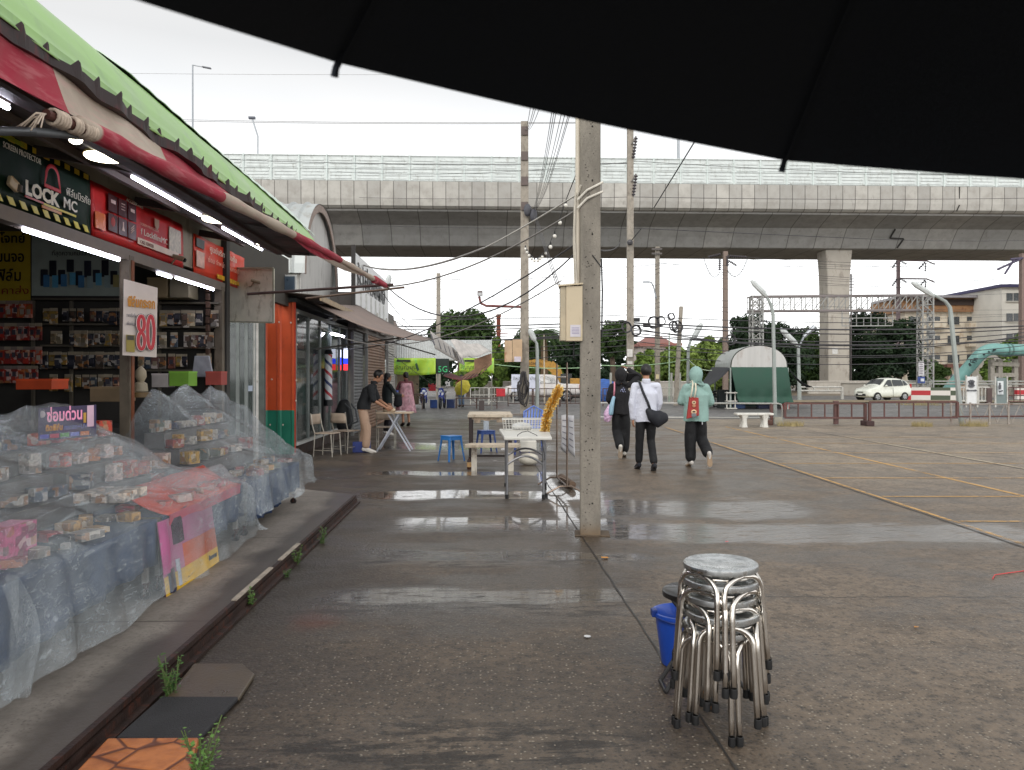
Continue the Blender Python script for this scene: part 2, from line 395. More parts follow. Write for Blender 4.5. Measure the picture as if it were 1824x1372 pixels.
    if skirt:
        z0, z1, r0, r1, sm = skirt; mb = MB(); c0 = j['waist']
        mb.grid(lambda u, v: V((c0.x+math.cos(u*6.2832)*(r0+(r1-r0)*v)*(1+.06*math.sin(u*6.2832*9)*v), c0.y+math.sin(u*6.2832)*(r0+(r1-r0)*v)*.8*(1+.06*math.sin(u*6.2832*9)*v), z0+(z1-z0)*v)), 54, 8)
        mb.build('skirt', sm, t, smooth='all', solid=.006)
    if shoes:
        for s in 'LR':
            a = j['an'+s]; to = j['to'+s]; d = (to-a); d2 = V((d.x, d.y, d.z)).normalized(); mb = MB(); up2 = V((0, 0, 1)) if abs(d2.z) < .75 else V((0, 1, 0)); sd = d2.cross(up2).normalized(); u2 = sd.cross(d2)
            h = a-d2*.05-u2*.02
            ell_tube(mb, [h+u2*.0, a+d2*.02, a.lerp(to, .6)-u2*.0, to+d2*.03], [(.036, .045), (.042, .046), (.043, .034), (.038, .024)], side=sd)
            sh = remesh(mb, .007, 2).build('shoe', shoes[0], t, smooth='all')
            mb = MB(); pts = []
            base = -u2*.040
            q = [(-.065, .026), (-.02, .036), (.05, .038), (.12, .046), (.16, .040), (.185, .018)]
            pts = [a+base+d2*x+sd*y for x, y in q]+[a+base+d2*x-sd*y for x, y in reversed(q)]
            mb.prism(pts, u2*.022); mb.build('sole', shoes[1], sh, bev=.003)
    if hood:
        mb = MB(); hd2 = hd+V(hood_off)
        mb.sph(hd2+up*.015-f*.01, .135, 22, (.86, .98, 1.08), hr)
        for v in list(mb.b.verts):
            q = v.co-hd2
            if q.dot(up) < -.05: w_ = 1+(-.05-q.dot(up))*2.2; v.co = hd2+V((q.x*w_, q.y*w_, q.z*1.15))
            v.co += V((1, 1, 1))*(.006*mn.noise(v.co*22))
            if q.dot(f) > .085: v.co -= f*(q.dot(f)-.085)*1.9
        mb.build('hood', hood, t, smooth='all')
        mb = MB(); ell_tube(mb, [nk+V((-.10, -.03, -.01)), nk+V((-.05, -.09, .02)), nk+V((.05, -.09, .02)), nk+V((.10, -.03, -.01))], [.035, .045, .045, .035]); mb.build('hood_collar', hood, t, smooth='all')
    t.location = loc; t.rotation_euler = (0, 0, yaw); t.scale = (scale,)*3
    return t
def pw(t, p):  # local point of a placed person -> world
    m = Matrix.Translation(t.location) @ Matrix.Rotation(t.rotation_euler[2], 4, 'Z') @ Matrix.Diagonal((*t.scale, 1)); return m @ V(p)
# ================= GROUND =================
def ground_mat():
    m, t, b, ob, pos = base_mat('wet_concrete')
    # camera-aligned coordinates of the lot (its markings run that way)
    rot = nmap(t, pos, rot=(0, 0, YAW)); x, y, z = sep(t, rot)
    big = nnoise(t, pos, .55, 4, .6); mid = nnoise(t, pos, 2.6, 5, .65); fine = nnoise(t, pos, 42, 3, .75); gr = nnoise(t, pos, 16, 5, .75)
    # dry tan slabs on the right of the first joint, darker brown walkway on the left
    dry = (x + mid*.3).sm(4.7, 5.3); far = y.sm(7, 15)
    c1 = cmix(t, big.sm(.35, .7), S((62, 53, 45)), S((88, 76, 63)))
    c1 = cmix(t, (x + big*1.2).sm(1.1, 2.2), c1, S((96, 84, 71)))
    c2 = cmix(t, big.sm(.3, .7), S((108, 98, 86)), S((130, 117, 100)))
    c = cmix(t, dry*far, c1, c2)
    c = cmix(t, gr.sm(.25, .78), c, cmix(t, 1., c, (1.75, 1.7, 1.62), 'MULTIPLY'))
    c = cmix(t, gr.sm(.52, .3)*.75, c, S((30, 25, 21)))
    c = cmix(t, fine.sm(.5, .75)*.45, c, S((130, 118, 102)))
    c = cmix(t, fine.sm(.45, .28)*.5, c, S((32, 28, 24)))
    c = cmix(t, mid.sm(.42, .66)*.45, c, S((58, 50, 42)))
    # pale and dark aggregate showing through the worn surface
    v = nvor(t, pos, 52); vd = E(t, v.outputs['Distance']); vr = sep(t, v.outputs['Color'])[0]
    near = y.sm(9, 4)
    c = cmix(t, vd.sm(.36, .2)*vr.sm(.74, .8)*near*.7, c, S((160, 149, 132)))
    c = cmix(t, vd.sm(.42, .24)*vr.sm(.36, .28)*near*.7, c, S((28, 24, 20)))
    # oily stains by the kerb, a rust stain, cracks
    kerb = (x + mid*.9).sm(-.35, -1.5)*y.sm(9, 6)
    c = cmix(t, kerb*.72, c, S((36, 30, 23)))
    dx = x - (-1.27); dy = (y - 4.95)*.7; rr = (dx*dx+dy*dy)._m('SQRT') + (mid-.5)*.25
    c = cmix(t, rr.sm(.24, .02)*.55, c, S((104, 50, 30)))
    wob = (nnoise(t, pos, 3, 4)-.5)*.16
    crack = ((y + wob) - 5.42).abs().sm(.012, .003)*x.sm(.5, .7)
    c = cmix(t, crack*.85, c, S((28, 24, 20)))
    for yy in (8.9, 15.2, 21.5):
        c = cmix(t, ((y+wob*.2) - yy).abs().sm(.02, .006)*.55*x.sm(.8, .3), c, S((35, 30, 26)))
    # ---- water: thin damp film plus standing puddles in the dips ----
    warp = (nnoise(t, nmap(t, pos, (.5, 1, 1)), 1.7, 5, .6)-.5)*1.5
    def band(y0, h, x0, x1, soft=.6, gain=1.):
        return ((y+warp*h*1.2)-y0).abs().sm(h, h*.4)*x.sm(x0, x0+soft)*x.sm(x1+soft, x1)*gain
    pud = band(7.65, .62, .55, 4.9)
    for a in ((10.1, .5, -2.2, .9), (8.1, .5, -1.5, .9), (6.65, .24, -1.5, .8), (5.45, .27, -1.6, .5, .6, .9), (12.4, .35, -2.6, .4), (17.2, 1.3, -3.6, .6, .6, .6), (21.6, .8, -1.2, 4.5, .6, .4), (9.1, .9, .7, 3.2, .6, .75), (7.5, .42, 2.6, 4.7, .5, 1.)):
        pud = pud.max(band(*a))
    # runnel along the long joint
    jx = (x - .6) - (y-9)*(-.035)
    pud = pud.max((jx.abs() + (mid-.5)*.1).sm(.16, .05)*y.sm(6.5, 8)*y.sm(14, 11))
    brk = nnoise(t, nmap(t, pos, (1.1, 5.5, 1)), 3.2, 6, .7)
    pud = pud*brk.sm(.34, .50)
    b2 = band(6.6, .42, -1.6, .9, .5).max(band(5.3, .5, -1.7, .5, .6)).max(band(3.15, .38, -1.6, .35, .6)).max(band(8.0, .35, -1.5, .5, .5))
    strk = nnoise(t, nmap(t, pos, (1., 4.2, 1)), 2.4, 7, .74).sm(.48, .55)
    c = cmix(t, b2*strk*.8, c, S((30, 25, 21))); pud = pud.max(b2*(strk*-.8+1)*.36*y.sm(3.6, 4.4, .3, 1))
    damp = nnoise(t, nmap(t, pos, (.6, 1.2, 1)), 1.1, 5, .65).sm(.40, .60)*y.sm(3.2, 5.5, .35, 1)
    damp = damp*(x.sm(6.5, 4.2, .3, 1))
    c = cmix(t, damp*.45, c, S((46, 40, 34)))
    c = cmix(t, pud*.5, c, S((40, 35, 31)))
    # film seen grazing in the distance
    lnk(t, c, b.inputs['Base Color'])
    ro = fine.sm(.2, .8, .46, .70) - damp*.24
    ro = ro*(pud*-1+1) + pud*(x.sm(.8, 2.2)*.22+.11)
    lnk(t, pud*.45+.5, b.inputs['Specular IOR Level']); lnk(t, pud.sm(.25, .85)*.9, b.inputs['Coat Weight']); lnk(t, x.sm(.8, 2.2)*.2+.05, b.inputs['Coat Roughness'])
    lnk(t, ro.max(.08), b.inputs['Roughness'])
    hh = gr*.45 + fine*.5 + vd*.35
    rip = nnoise(t, nmap(t, pos, (1, 2.6, 1)), 2.6, 4, .6)
    flat = (pud*-.93+1)
    n1 = t.nodes.new('ShaderNodeBump'); n1.inputs['Distance'].default_value = .012
    lnk(t, flat*y.sm(4, 22, .62, .16), n1.inputs['Strength']); lnk(t, hh, n1.inputs['Height'])
    n2 = t.nodes.new('ShaderNodeBump'); n2.inputs['Distance'].default_value = .05
    lnk(t, pud*x.sm(1.2, 2.6, .6, 1.), n2.inputs['Strength']); lnk(t, rip, n2.inputs['Height'])
    t.links.new(n1.outputs[0], n2.inputs['Normal']); t.links.new(n2.outputs[0], b.inputs['Normal'])
    return m
m = MB(); m.face([(-900, -300, 0), (900, -300, 0), (900, 1400, 0), (-900, 1400, 0)])
struct(m.build('ground', ground_mat(), loc=(0, 0, 0)))

# road beyond the fence
def asphalt():
    mm, t, b, ob, pos = base_mat('asphalt'); n = nnoise(t, pos, .35, 5); f = nnoise(t, pos, 3, 6, .7)
    c = cmix(t, n.sm(.3, .7), S((84, 82, 81)), S((108, 105, 102))); c = cmix(t, f.sm(.35, .7)*.4, c, S((66, 62, 60)))
    lnk(t, c, b.inputs['Base Color']); lnk(t, f.sm(.3, .7, .38, .62), b.inputs['Roughness']); bump(t, b, nnoise(t, pos, 30, 3), .15); return mm
ASPH = asphalt()
m = MB(); m.face([CW(-140, 28.5, .004), CW(240, 28.5, .004), CW(240, 64, .004), CW(-140, 64, .004)])
struct(m.build('road', ASPH, loc=(0, 0, 0)))
m = MB(); m.face([CW(13, 46, .06), CW(120, 41.5, .06), CW(120, 46.5, .06), CW(20, 50.5, .06), CW(14.5, 49, .06)])
m.b.verts.index_update()
struct(m.build('road_median', M((136, 122, 98), .9, var=.35, scale=2, bmp=.4, stain=(92, 98, 62)), loc=(0, 0, 0)))
# paint on the road
m = MB()
for (x0, x1, yy, wd) in ((8, 60, 43.2, .16), (14, 40, 36, .10)): m.face([CW(x0, yy, .008), CW(x1, yy, .008), CW(x1, yy+wd, .008), CW(x0, yy+wd, .008)])
struct(m.build('road_markings', M((190, 188, 180), .6, var=.4, scale=3), loc=(0, 0, 0)))

def worn_paint(col, dens=.5):
    mm, t, b, ob, pos = base_mat('worn_paint'); n = nnoise(t, pos, 9, 6, .75); n2 = nnoise(t, pos, .9, 3)
    b.inputs['Base Color'].default_value = (*S(col), 1); b.inputs['Roughness'].default_value = .6
    lnk(t, (n+(n2-.5)*.8).sm(dens-.13, dens+.1, 0, .85), b.inputs['Alpha']); return mm
ml = MB(); z = .004
def pline(mb, a, b, wd, z=.004):
    a, b = V((a[0], a[1], 0)), V((b[0], b[1], 0)); d = (b-a).normalized(); s_ = V((-d.y, d.x, 0))*wd/2
    mb.face([(p.x, p.y, z) for p in (a-s_, b-s_, b+s_, a+s_)])
c2 = lambda X, Y: tuple(CW(X, Y))[:2]
for X in (4.74, 6.67): pline(ml, c2(X, 5.2), c2(X, 24), .055 if X < 5 else .075)
for Y in (8.25, 9.97, 11.8, 13.8, 15.7, 18.0, 19.8): pline(ml, c2(4.80, Y), c2(12.6, Y), .06, .005)
struct(ml.build('parking_lines', worn_paint((200, 156, 92), .43), loc=(0, 0, 0)))
ml = MB(); pline(ml, c2(8.68, 7), c2(8.68, 20), .06)
struct(ml.build('parking_line_white', worn_paint((196, 182, 156), .38), loc=(0, 0, 0)))
ml = MB(); a = G(1000, 900); p2 = G(1290, 1340); d = (p2-a)
def joint(mb, a, b, wd, n=60, amp=.012, z=.004):
    a, b = V(a), V(b); d = (b-a); s_ = V((-d.y, d.x, 0)).normalized(); L = []; Rr = []
    for i in range(n+1):
        p = a+d*(i/n); j = mn.noise(p*3)*amp; ww = wd*(.6+.9*abs(mn.noise(p*7+V((3, 1, 0)))))
        L.append(p+s_*(j-ww/2)); Rr.append(p+s_*(j+ww/2))
    for i in range(n): mb.face([(q.x, q.y, z) for q in (Rr[i], Rr[i+1], L[i+1], L[i])])
joint(ml, a-d*1.2, a+d*1.35, .016, 160, .009)
joint(ml, CW(4.66, 5.0), CW(4.66, 26), .03, 120)
joint(ml, CW(8.60, 6.0), CW(8.60, 22), .03, 80)
for yy in (20.6, 24.6): joint(ml, CW(-4 if yy > 22 else 4.7, yy), CW(16, yy), .03, 80)
struct(ml.build('ground_joints', M((34, 29, 25), .5, var=.4, scale=8), loc=(0, 0, 0)))

# ================= SHOP PLATFORM (raised walkway) =================
def platform_mat():
    mm, t, b, ob, pos = base_mat('platform_concrete'); x, y, z = sep(t, pos)
    n = nnoise(t, pos, 1.3, 5, .6); f = nnoise(t, pos, 30, 4, .7); sp = nvor(t, pos, 46)
    wet = (x*-1 + (n-.5)*.5).sm(1.98, 1.78)     # rain has reached the outer strip
    drop = E(t, sp.outputs['Distance']).sm(.34, .2)*(x*-1+(n-.5)*.4).sm(2.15, 1.85)
    wet = wet.max(drop*.9).max(y.sm(3.15, 2.7))
    c = cmix(t, n.sm(.3, .7), S((124, 117, 109)), S((152, 143, 133))); c = cmix(t, wet*.85, c, S((56, 47, 39))); c = cmix(t, f.sm(.4, .7)*.3, c, S((80, 70, 62)))
    jt = (y+.15)._m('MODULO', 2.4).sm(.03, .01); c = cmix(t, jt*.6, c, S((50, 42, 36)))
    lnk(t, c, b.inputs['Base Color']); lnk(t, wet*-.33+.72, b.inputs['Roughness']); bump(t, b, f, .2); return mm
m = MB(); m.box((-1.66-4.5, 4.0, .02), (9.0, 11.2, .14))
m.b.verts.ensure_lookup_table()
for v in m.b.verts:                           # far end runs back at an angle like the photo
    if v.co.y > 9 and v.co.x < -3: v.co.y += 6.2
pf = struct(m.build('shop_walkway', platform_mat(), loc=(0, 0, 0)))
RUST = M((54, 37, 31), .55, .3, var=.4, scale=9, bmp=.3, stain=(96, 50, 32))
kb = T('kerb_edging', 'dark rusty steel channel edging the raised walkway of the phone shop', 'kerb edging', (-1.65, 2, 0))
m = MB(); m.box((-1.648, 4.05, .082), (.03, 11, .03)); m.box((-1.630, 4.05, .03), (.02, 11, .06)); m.box((-1.606, 4.05, .012), (.05, 11, .02))
m.build('edge_channel', RUST, kb)
m = MB(); random.seed(3)
for (y0, y1) in ((5.05, 5.9), (6.15, 6.75)):
    m.box((-1.652, (y0+y1)/2, .1), (.034, y1-y0, .012))
m.build('edge_strip', M((176, 164, 148), .7, var=.3, scale=9), kb)
m = MB(); m.box((-3.3, 9.45, .05), (.1, .1, .06)); m.build('end_stop', RUST, kb)

# ================= ELEVATED EXPRESSWAY =================
vA = V((*CW(-125, 73-150/1384*3*1.2+1.2, 0)[:2], 0)); vB = V((*CW(130, 77.9, 0)[:2], 0))
# front face line through (X=-25.1,Y=73) and (X=50.6,Y=76) of the camera frame
def vp(X): return CW(X, 73+(X+25.1)/75.7*3)
vA, vB = vp(-125), vp(135); vd = (vB-vA).normalized(); vn = V((vd.y, -vd.x, 0))   # vn points to the camera
if vn.y > 0: vn = -vn
VL = (vB-vA).length
def vpt(s, off, z): p = vA+vd*s-vn*off; return V((p.x, p.y, z))
def concrete_seg(step, cols, stain=True, rough=.8):
    mm, t, b, ob, pos = base_mat('segment_concrete'); x, y, z = sep(t, ob); s = x*(1/step)
    r = wn(t, s.floor()); n = nnoise(t, ob, .9, 6, .65); f = nnoise(t, nmap(t, ob, (1, 1, .3)), 2.4, 5, .7)
    c = cmix(t, r, S(cols[0]), S(cols[1])); c = cmix(t, n.sm(.38, .7)*.55, c, S(cols[2])); c = cmix(t, f.sm(.55, .75)*.4, c, S((92, 86, 78)))
    jt = s.fract(); e = jt.min(jt*-1+1).sm(.055/step, .02/step); c = cmix(t, e*.75, c, S((62, 58, 54)))
    lnk(t, c, b.inputs['Base Color']); b.inputs['Roughness'].default_value = rough; bump(t, b, f, .2, .03); return mm
def vsec(name, prof, mat, parent, thick=None):
    """extrude a profile [(offset,z)...] along the bridge; object space x runs along the deck"""
    mb = MB(); N = 60
    for (o0, z0), (o1, z1) in zip(prof, prof[1:]):
        for i in range(N):
            mb.face([(VL*i/N, o0, z0), (VL*(i+1)/N, o0, z0), (VL*(i+1)/N, o1, z1), (VL*i/N, o1, z1)])
    bmesh.ops.remove_doubles(mb.b, verts=mb.b.verts, dist=.001)
    bmesh.ops.recalc_face_normals(mb.b, faces=mb.b.faces)
    me = bpy.data.meshes.new(name); mb.b.to_mesh(me); mb.b.free(); me.materials.append(mat)
    o = bpy.data.objects.new(name, me); COL.objects.link(o); o.parent = parent; return o
ex = T('expressway_viaduct', 'grey concrete elevated expressway with pale noise barriers crossing above the road', 'viaduct', vA)
ex.rotation_euler = (0, 0, math.atan2(vd.y, vd.x))
P1 = concrete_seg(1.25, ((158, 155, 149), (184, 180, 172), (140, 135, 127)))
P2 = concrete_seg(2.9, ((142, 141, 138), (158, 155, 150), (120, 118, 114)))
vsec('parapet', [(.35, 20.3), (0, 20.3), (0, 18.6), (.1, 18.0), (.4, 17.8), (.7, 17.78)], P1, ex)
vsec('box_girder', [(.7, 17.78), (.75, 17.6), (2.2, 17.15), (3.3, 16.75), (4.0, 15.9), (4.6, 14.95), (4.9, 14.86), (11.8, 14.86), (12.1, 14.95), (13.2, 16.75), (16, 17.6), (16.1, 20.3), (15.7, 20.3), (15.7, 19.4), (.35, 19.4), (.35, 20.3)], P2, ex)
def bwall(off, name):
    mb = MB(); st = 2.62; n = int(VL/st); mf = MB()
    for i in range(n):
        x0 = i*st
        mb.box((x0+st/2, off+.06, 21.5), (st-.12, .04, 2.4))
        for gz in (20.42, 21.52):
            for k in range(3): mb.box((x0+st/2, off+.02, gz+.17+k*.31), (st*.78, .08, .13))
            mb.box((x0+st/2, off+.01, gz), (st-.12, .1, .07))
        mb.box((x0+st/2, off+.01, 22.74), (st-.1, .12, .08))
    mf.box((0, 0, 0), (.13, .18, 2.5)); po = mf.build('barrier_post', M((200, 208, 204), .5, var=.1), loc=(0, 0, 0))
    for i in range(n-1):
        c_ = po if i == 0 else po.copy()
        if i: COL.objects.link(c_)
        c_.parent = ex; c_.location = (i*st+st, off, 21.55)
    for q, nm, mt in ((mb, name, M((204, 209, 206), .5, var=.1, scale=1.3, stain=(168, 170, 164))),):
        me = bpy.data.meshes.new(nm); q.b.to_mesh(me); q.b.free(); me.materials.append(mt)
        o = bpy.data.objects.new(nm, me); COL.objects.link(o); o.parent = ex
bwall(.08, 'noise_barrier')
# expansion joint with its stepped half-joint
jx = (VY(1400, 430, 1).x*0)+((GD(1706, 76)-vA).dot(vd)); mb = MB()
for a, b in (((0, 20.28), (0, 18.5)), ((0, 18.5), (-.25, 17.9))): mb.bar((jx+a[0], -.02, a[1]), (jx+b[0], .05, b[1]), .1, .05, up=(0, 1, 0))
me0 = mb; mb = MB()
for a, b in (((-4.7, 16.7, 3.2), (-4.9, 15.9, 3.9)), ((-4.9, 15.9, 3.9), (-3.4, 15.85, 3.95)), ((-3.4, 15.85, 3.95), (-3.8, 15.0, 4.5))): mb.bar((jx+a[0], a[2]-.03, a[1]), (jx+b[0], b[2]-.03, b[1]), .14, .08, up=(0, 1, 0))
for q in (me0, mb):
    me = bpy.data.meshes.new('expansion_joint'); q.b.to_mesh(me); q.b.free(); me.materials.append(M((46, 43, 40), .8)); o = bpy.data.objects.new('expansion_joint', me); COL.objects.link(o); o.parent = ex
# piers
PM = M((170, 163, 152), .85, var=.12, scale=.6, bmp=.2, bscale=8, stain=(136, 128, 118))
pr = GD(1486, 81.5); 
def pier(p, lab):
    t_ = T('viaduct_pier', lab, 'bridge pier', p)
    mb = MB(); prof = [(0, 1.15), (9.5, 1.16), (12, 1.22), (13.6, 1.32), (14.84, 1.45)]
    for (z0, a), (z1, b) in zip(prof, prof[1:]):
        for sx, sy in (((-1, -1), (1, -1)), ((1, -1), (1, 1)), ((1, 1), (-1, 1)), ((-1, 1), (-1, -1))):
            mb.face([p+vd*a*sx[0]+vn*1.1*sx[1]+V((0, 0, z0)), p+vd*a*sy[0]+vn*1.1*sy[1]+V((0, 0, z0)), p+vd*b*sy[0]+vn*1.1*sy[1]+V((0, 0, z1)), p+vd*b*sx[0]+vn*1.1*sx[1]+V((0, 0, z1))])
    bmesh.ops.remove_doubles(mb.b, verts=mb.b.verts, dist=.001)
    mb.build('column', PM, t_, bev=.12)
    mb = MB(); mb.obox(p+V((0, 0, .3)), vd*1.7, vn*1.6, V((0, 0, .3))); mb.build('pier_footing', M((150, 142, 132), .85, stain=(110, 104, 96)), t_, bev=.06)
    return t_
pt = pier(pr, 'tall tapering grey concrete pier carrying the expressway behind the green tent')
mb = MB(); q = pr+vn*1.12+V((0, 0, 4.3))-vd*.45; mb.obox(q, vd*.28, vn*.02, V((0, 0, .32))); mb.build('number_plate', M((200, 198, 194), .5), pt)
# lamp posts standing on the deck
LG = M((150, 154, 158), .4, .5, var=.1)
def deck_lamp(px, ptop, px2, lab, arm=True, th=.11):
    s_ = (GD(px, 75)-vA).dot(vd); b0 = vA+vd*s_-vn*.5; dd = (b0-C0).dot(_f); z1 = 1.55+(672-ptop)*dd/F
    t_ = T('street_lamp', lab, 'street lamp', V((b0.x, b0.y, 20.3)))
    MB().tube([V((b0.x, b0.y, 20.3)), V((b0.x, b0.y, z1 if arm else z1+3))], [th, th*.6], 8).build('pole', LG, t_, smooth=1)
    if arm:
        e = b0+vd*((px2-px)*dd/F); k = V((e.x, e.y, z1-.2)); tp = V((b0.x, b0.y, z1))
        MB().tube([tp, k], .05, 6).build('arm', LG, t_)
        mb = MB(); mb.bar(k-(k-tp).normalized()*.2, k+(k-tp).normalized()*.6, .25, .1); mb.build('lamp_head', M((96, 98, 104), .5), t_)
deck_lamp(355, 116, 376, 'tall thin street lamp with a right hand arm above the green roof')
deck_lamp(1209, 235, 1209, 'white lamp post on the expressway rising to the umbrella edge', arm=False, th=.16)
s_ = (GD(467, 75)-vA).dot(vd); b0 = vA+vd*s_-vn*.5; t_ = T('street_lamp', 'short street lamp leaning left on the expressway beside the arched roof', 'street lamp', V((b0.x, b0.y, 20.3)))
dd = (b0-C0).dot(_f); zz = lambda py: 1.55+(672-py)*dd/F
MB().tube([V((b0.x, b0.y, 20.3)), V((b0.x, b0.y, zz(243))), V((b0.x, b0.y, zz(243)))-vd*.5+V((0, 0, 1.6))], .07, 6).build('pole', LG, t_)
mb = MB(); q = V((b0.x, b0.y, zz(243)))-vd*.55+V((0, 0, 1.75)); mb.obox(q, vd*.3, vn*.15, V((0, 0, .1))); mb.build('lamp_head', M((80, 84, 96), .5), t_)
# ================= UMBRELLA held over the camera =================
def umbrella():
    A, B = W(600, 112, .56), W(1397, 286, .68)
    ab = (B-A); ch = ab.length; ab.normalize(); tz = -.176
    u = (_r*.31-_f*.94); u.z = tz; u = (u-ab*u.dot(ab)).normalized()
    N = 8; Rr = ch/(2*math.sin(math.pi/N)); ap = Rr*math.cos(math.pi/N)
    c = (A+B)/2+u*ap; n = u.cross(ab).normalized()
    if n.z < 0: n = -n
    e1 = (A-c).normalized(); e2 = n.cross(e1); dome = .24
    a0 = 0; sg = 1 if (B-c).dot(e2) > 0 else -1
    t = T('umbrella', 'black umbrella held overhead, its scalloped edge cutting across the top right', 'umbrella', c)
    def P(ang, r, lift=0, k=None):
        k = r/Rr if k is None else k; z = dome*(1-k**2.2)
        return c+(e1*math.cos(ang)+e2*math.sin(ang))*r+n*(z+lift)
    mb = MB(); NS = 10; NR = 10; rings = []
    for i in range(NR+1):
        ring = []
        for g in range(N):
            for s_ in range(NS):
                f = s_/NS; ang = 2*math.pi*(g+f)/N
                edge = math.cos(math.pi/N)/math.cos((f-.5)*2*math.pi/N)      # chord between ribs
                scal = (1-.012*math.sin(math.pi*f)) if i == NR else 1
                k = (i/NR); r = Rr*k*(1+(edge*scal-1)*k); dA = abs(((ang*sg+2*math.pi/N+math.pi) % (2*math.pi))-math.pi)
                ring.append(mb.b.verts.new(P(ang, r, -.004*math.sin(math.pi*f)*k-.03*k*k*max(0, 1-dA/(2*math.pi/N)), k)))
        rings.append(ring)
    for a, b in zip(rings, rings[1:]):
        for j in range(len(a)): mb.b.faces.new((a[j], a[(j+1) % len(a)], b[(j+1) % len(a)], b[j]))
    blk, tt, bb, ob, pos = base_mat('umbrella_cloth')
    bb.inputs['Base Color'].default_value = (.02, .025, .033, 1); bb.inputs['Roughness'].default_value = .8; bb.inputs['Specular IOR Level'].default_value = .15
    bump(tt, bb, nnoise(tt, pos, 400, 2), .1)
    mb.build('canopy', blk, t, smooth='all')
    MET = M((30, 31, 34), .4, .6)
    for g in range(N):
        ang = 2*math.pi*g/N; pts = [P(ang, Rr*k/8, -.006) for k in range(9)]
        rb = MB().tube(pts, .0016, 5).build('rib', blk, t)
        d = (P(ang, Rr)-P(ang, Rr*.9)).normalized(); MB().tube([P(ang, Rr)-d*.01, P(ang, Rr)+d*.001-n*.003, P(ang, Rr)+d*.002-n*.0085], [.0024, .0026, .003], 7).build('rib_tip', blk, rb)
        MB().tube([P(ang, Rr*.5, -.01), c+n*(-.05)], .0015, 5).build('stretcher', MET, rb)
    MB().tube([c+n*(dome+.05), c-n*.62], .006, 8).build('shaft', MET, t)
    MB().tube([c-n*.62, c-n*.74], [.014, .013], 10).build('handle', M((20, 20, 20), .5), t)
umbrella()

# ================= PHONE SHOP =================
FX, ZT = -3.3, 3.2
shop = T('phone_shop', 'open fronted phone accessory shop with dim shelves and a steep green metal roof', 'shop', (-4.6, 5, .08))
WALL = M((92, 88, 80), .8, var=.3, scale=3, stain=(60, 56, 50))
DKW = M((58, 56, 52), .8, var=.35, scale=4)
BEIGE = M((146, 138, 116), .7, var=.2, scale=3, stain=(110, 100, 82))
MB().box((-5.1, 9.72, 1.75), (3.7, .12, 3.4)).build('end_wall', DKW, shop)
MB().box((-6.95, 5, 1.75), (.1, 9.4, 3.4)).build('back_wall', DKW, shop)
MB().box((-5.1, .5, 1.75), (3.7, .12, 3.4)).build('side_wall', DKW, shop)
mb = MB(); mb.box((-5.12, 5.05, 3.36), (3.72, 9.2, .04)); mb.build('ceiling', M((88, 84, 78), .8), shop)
mb = MB(); mb.box((-3.32, 5.1, 2.665), (.10, 9.2, .10)); mb.build('fascia_beam', M((118, 108, 98), .55, var=.2), shop)
mb = MB(); mb.box((-3.345, 5.1, 3.06), (.05, 9.2, .58)); mb.build('fascia_board', BEIGE, shop)
PST = M((104, 94, 80), .6, var=.3, scale=5, stain=(70, 52, 38))
for yy, nm in ((7.15, 'post'), (9.58, 'post'), (3.0, 'post')):
    mb = MB(); mb.box((-3.31, yy, 1.37), (.09, .09, 2.58)); mb.build(nm, PST, shop)
mb = MB(); mb.box((-3.262, 7.16, 1.37), (.012, .045, 2.5)); mb.build('post_trim', M((126, 70, 40), .6, var=.3), shop)
# shutter side rail and roller door edge at the far end
mb = MB()
for k in range(26): mb.box((-3.42, 9.5, .25+k*.095), (.05, .06, .085), bev=.008)
mb.build('shutter_edge', M((88, 66, 54), .5, .3), shop)
# roof: trapezoidal sheet bent down to the eave
def roofprof(v):
    P = [(-2.0, 3.02), (-2.03, 3.10), (-2.14, 3.28), (-2.34, 3.50), (-2.62, 3.70), (-3.1, 3.88), (-4.2, 4.08), (-7.1, 4.4)]
    f = v*(len(P)-1); i = min(int(f), len(P)-2); f -= i; return P[i][0]+(P[i+1][0]-P[i][0])*f, P[i][1]+(P[i+1][1]-P[i][1])*f
ys = []; y = .6
while y < 9.15:
    ys += [(y, 0), (y+.11, 0), (y+.14, .024), (y+.155, .02), (y+.18, 0)]; y += .2
mb = MB(); rows = []
NP = 28
for i in range(90):
    yy = .6+i*8.6/89; row = []
    for k in range(NP+1):
        x_, z_ = roofprof(k/NP); cr = .007 if k in (3, 6, 10, 14, 19) else 0
        e = max(0, 1-k/3); row.append(mb.b.verts.new((x_+cr+.015*mn.noise(V((yy*1.3, 3, 0)))*e, yy, z_+cr+.022*mn.noise(V((yy*2.3, k*.2, 0)))*e+.006*mn.noise(V((yy*2, k*.5, 4))))))
    rows.append(row)
for a, b in zip(rows, rows[1:]):
    for k in range(NP): mb.b.faces.new((a[k], b[k], b[k+1], a[k+1]))
GRN = M((150, 190, 112), .38, var=.12, scale=2.5, stain=(134, 170, 108))
mb.build('roof', GRN, shop, smooth=1, solid=.004)
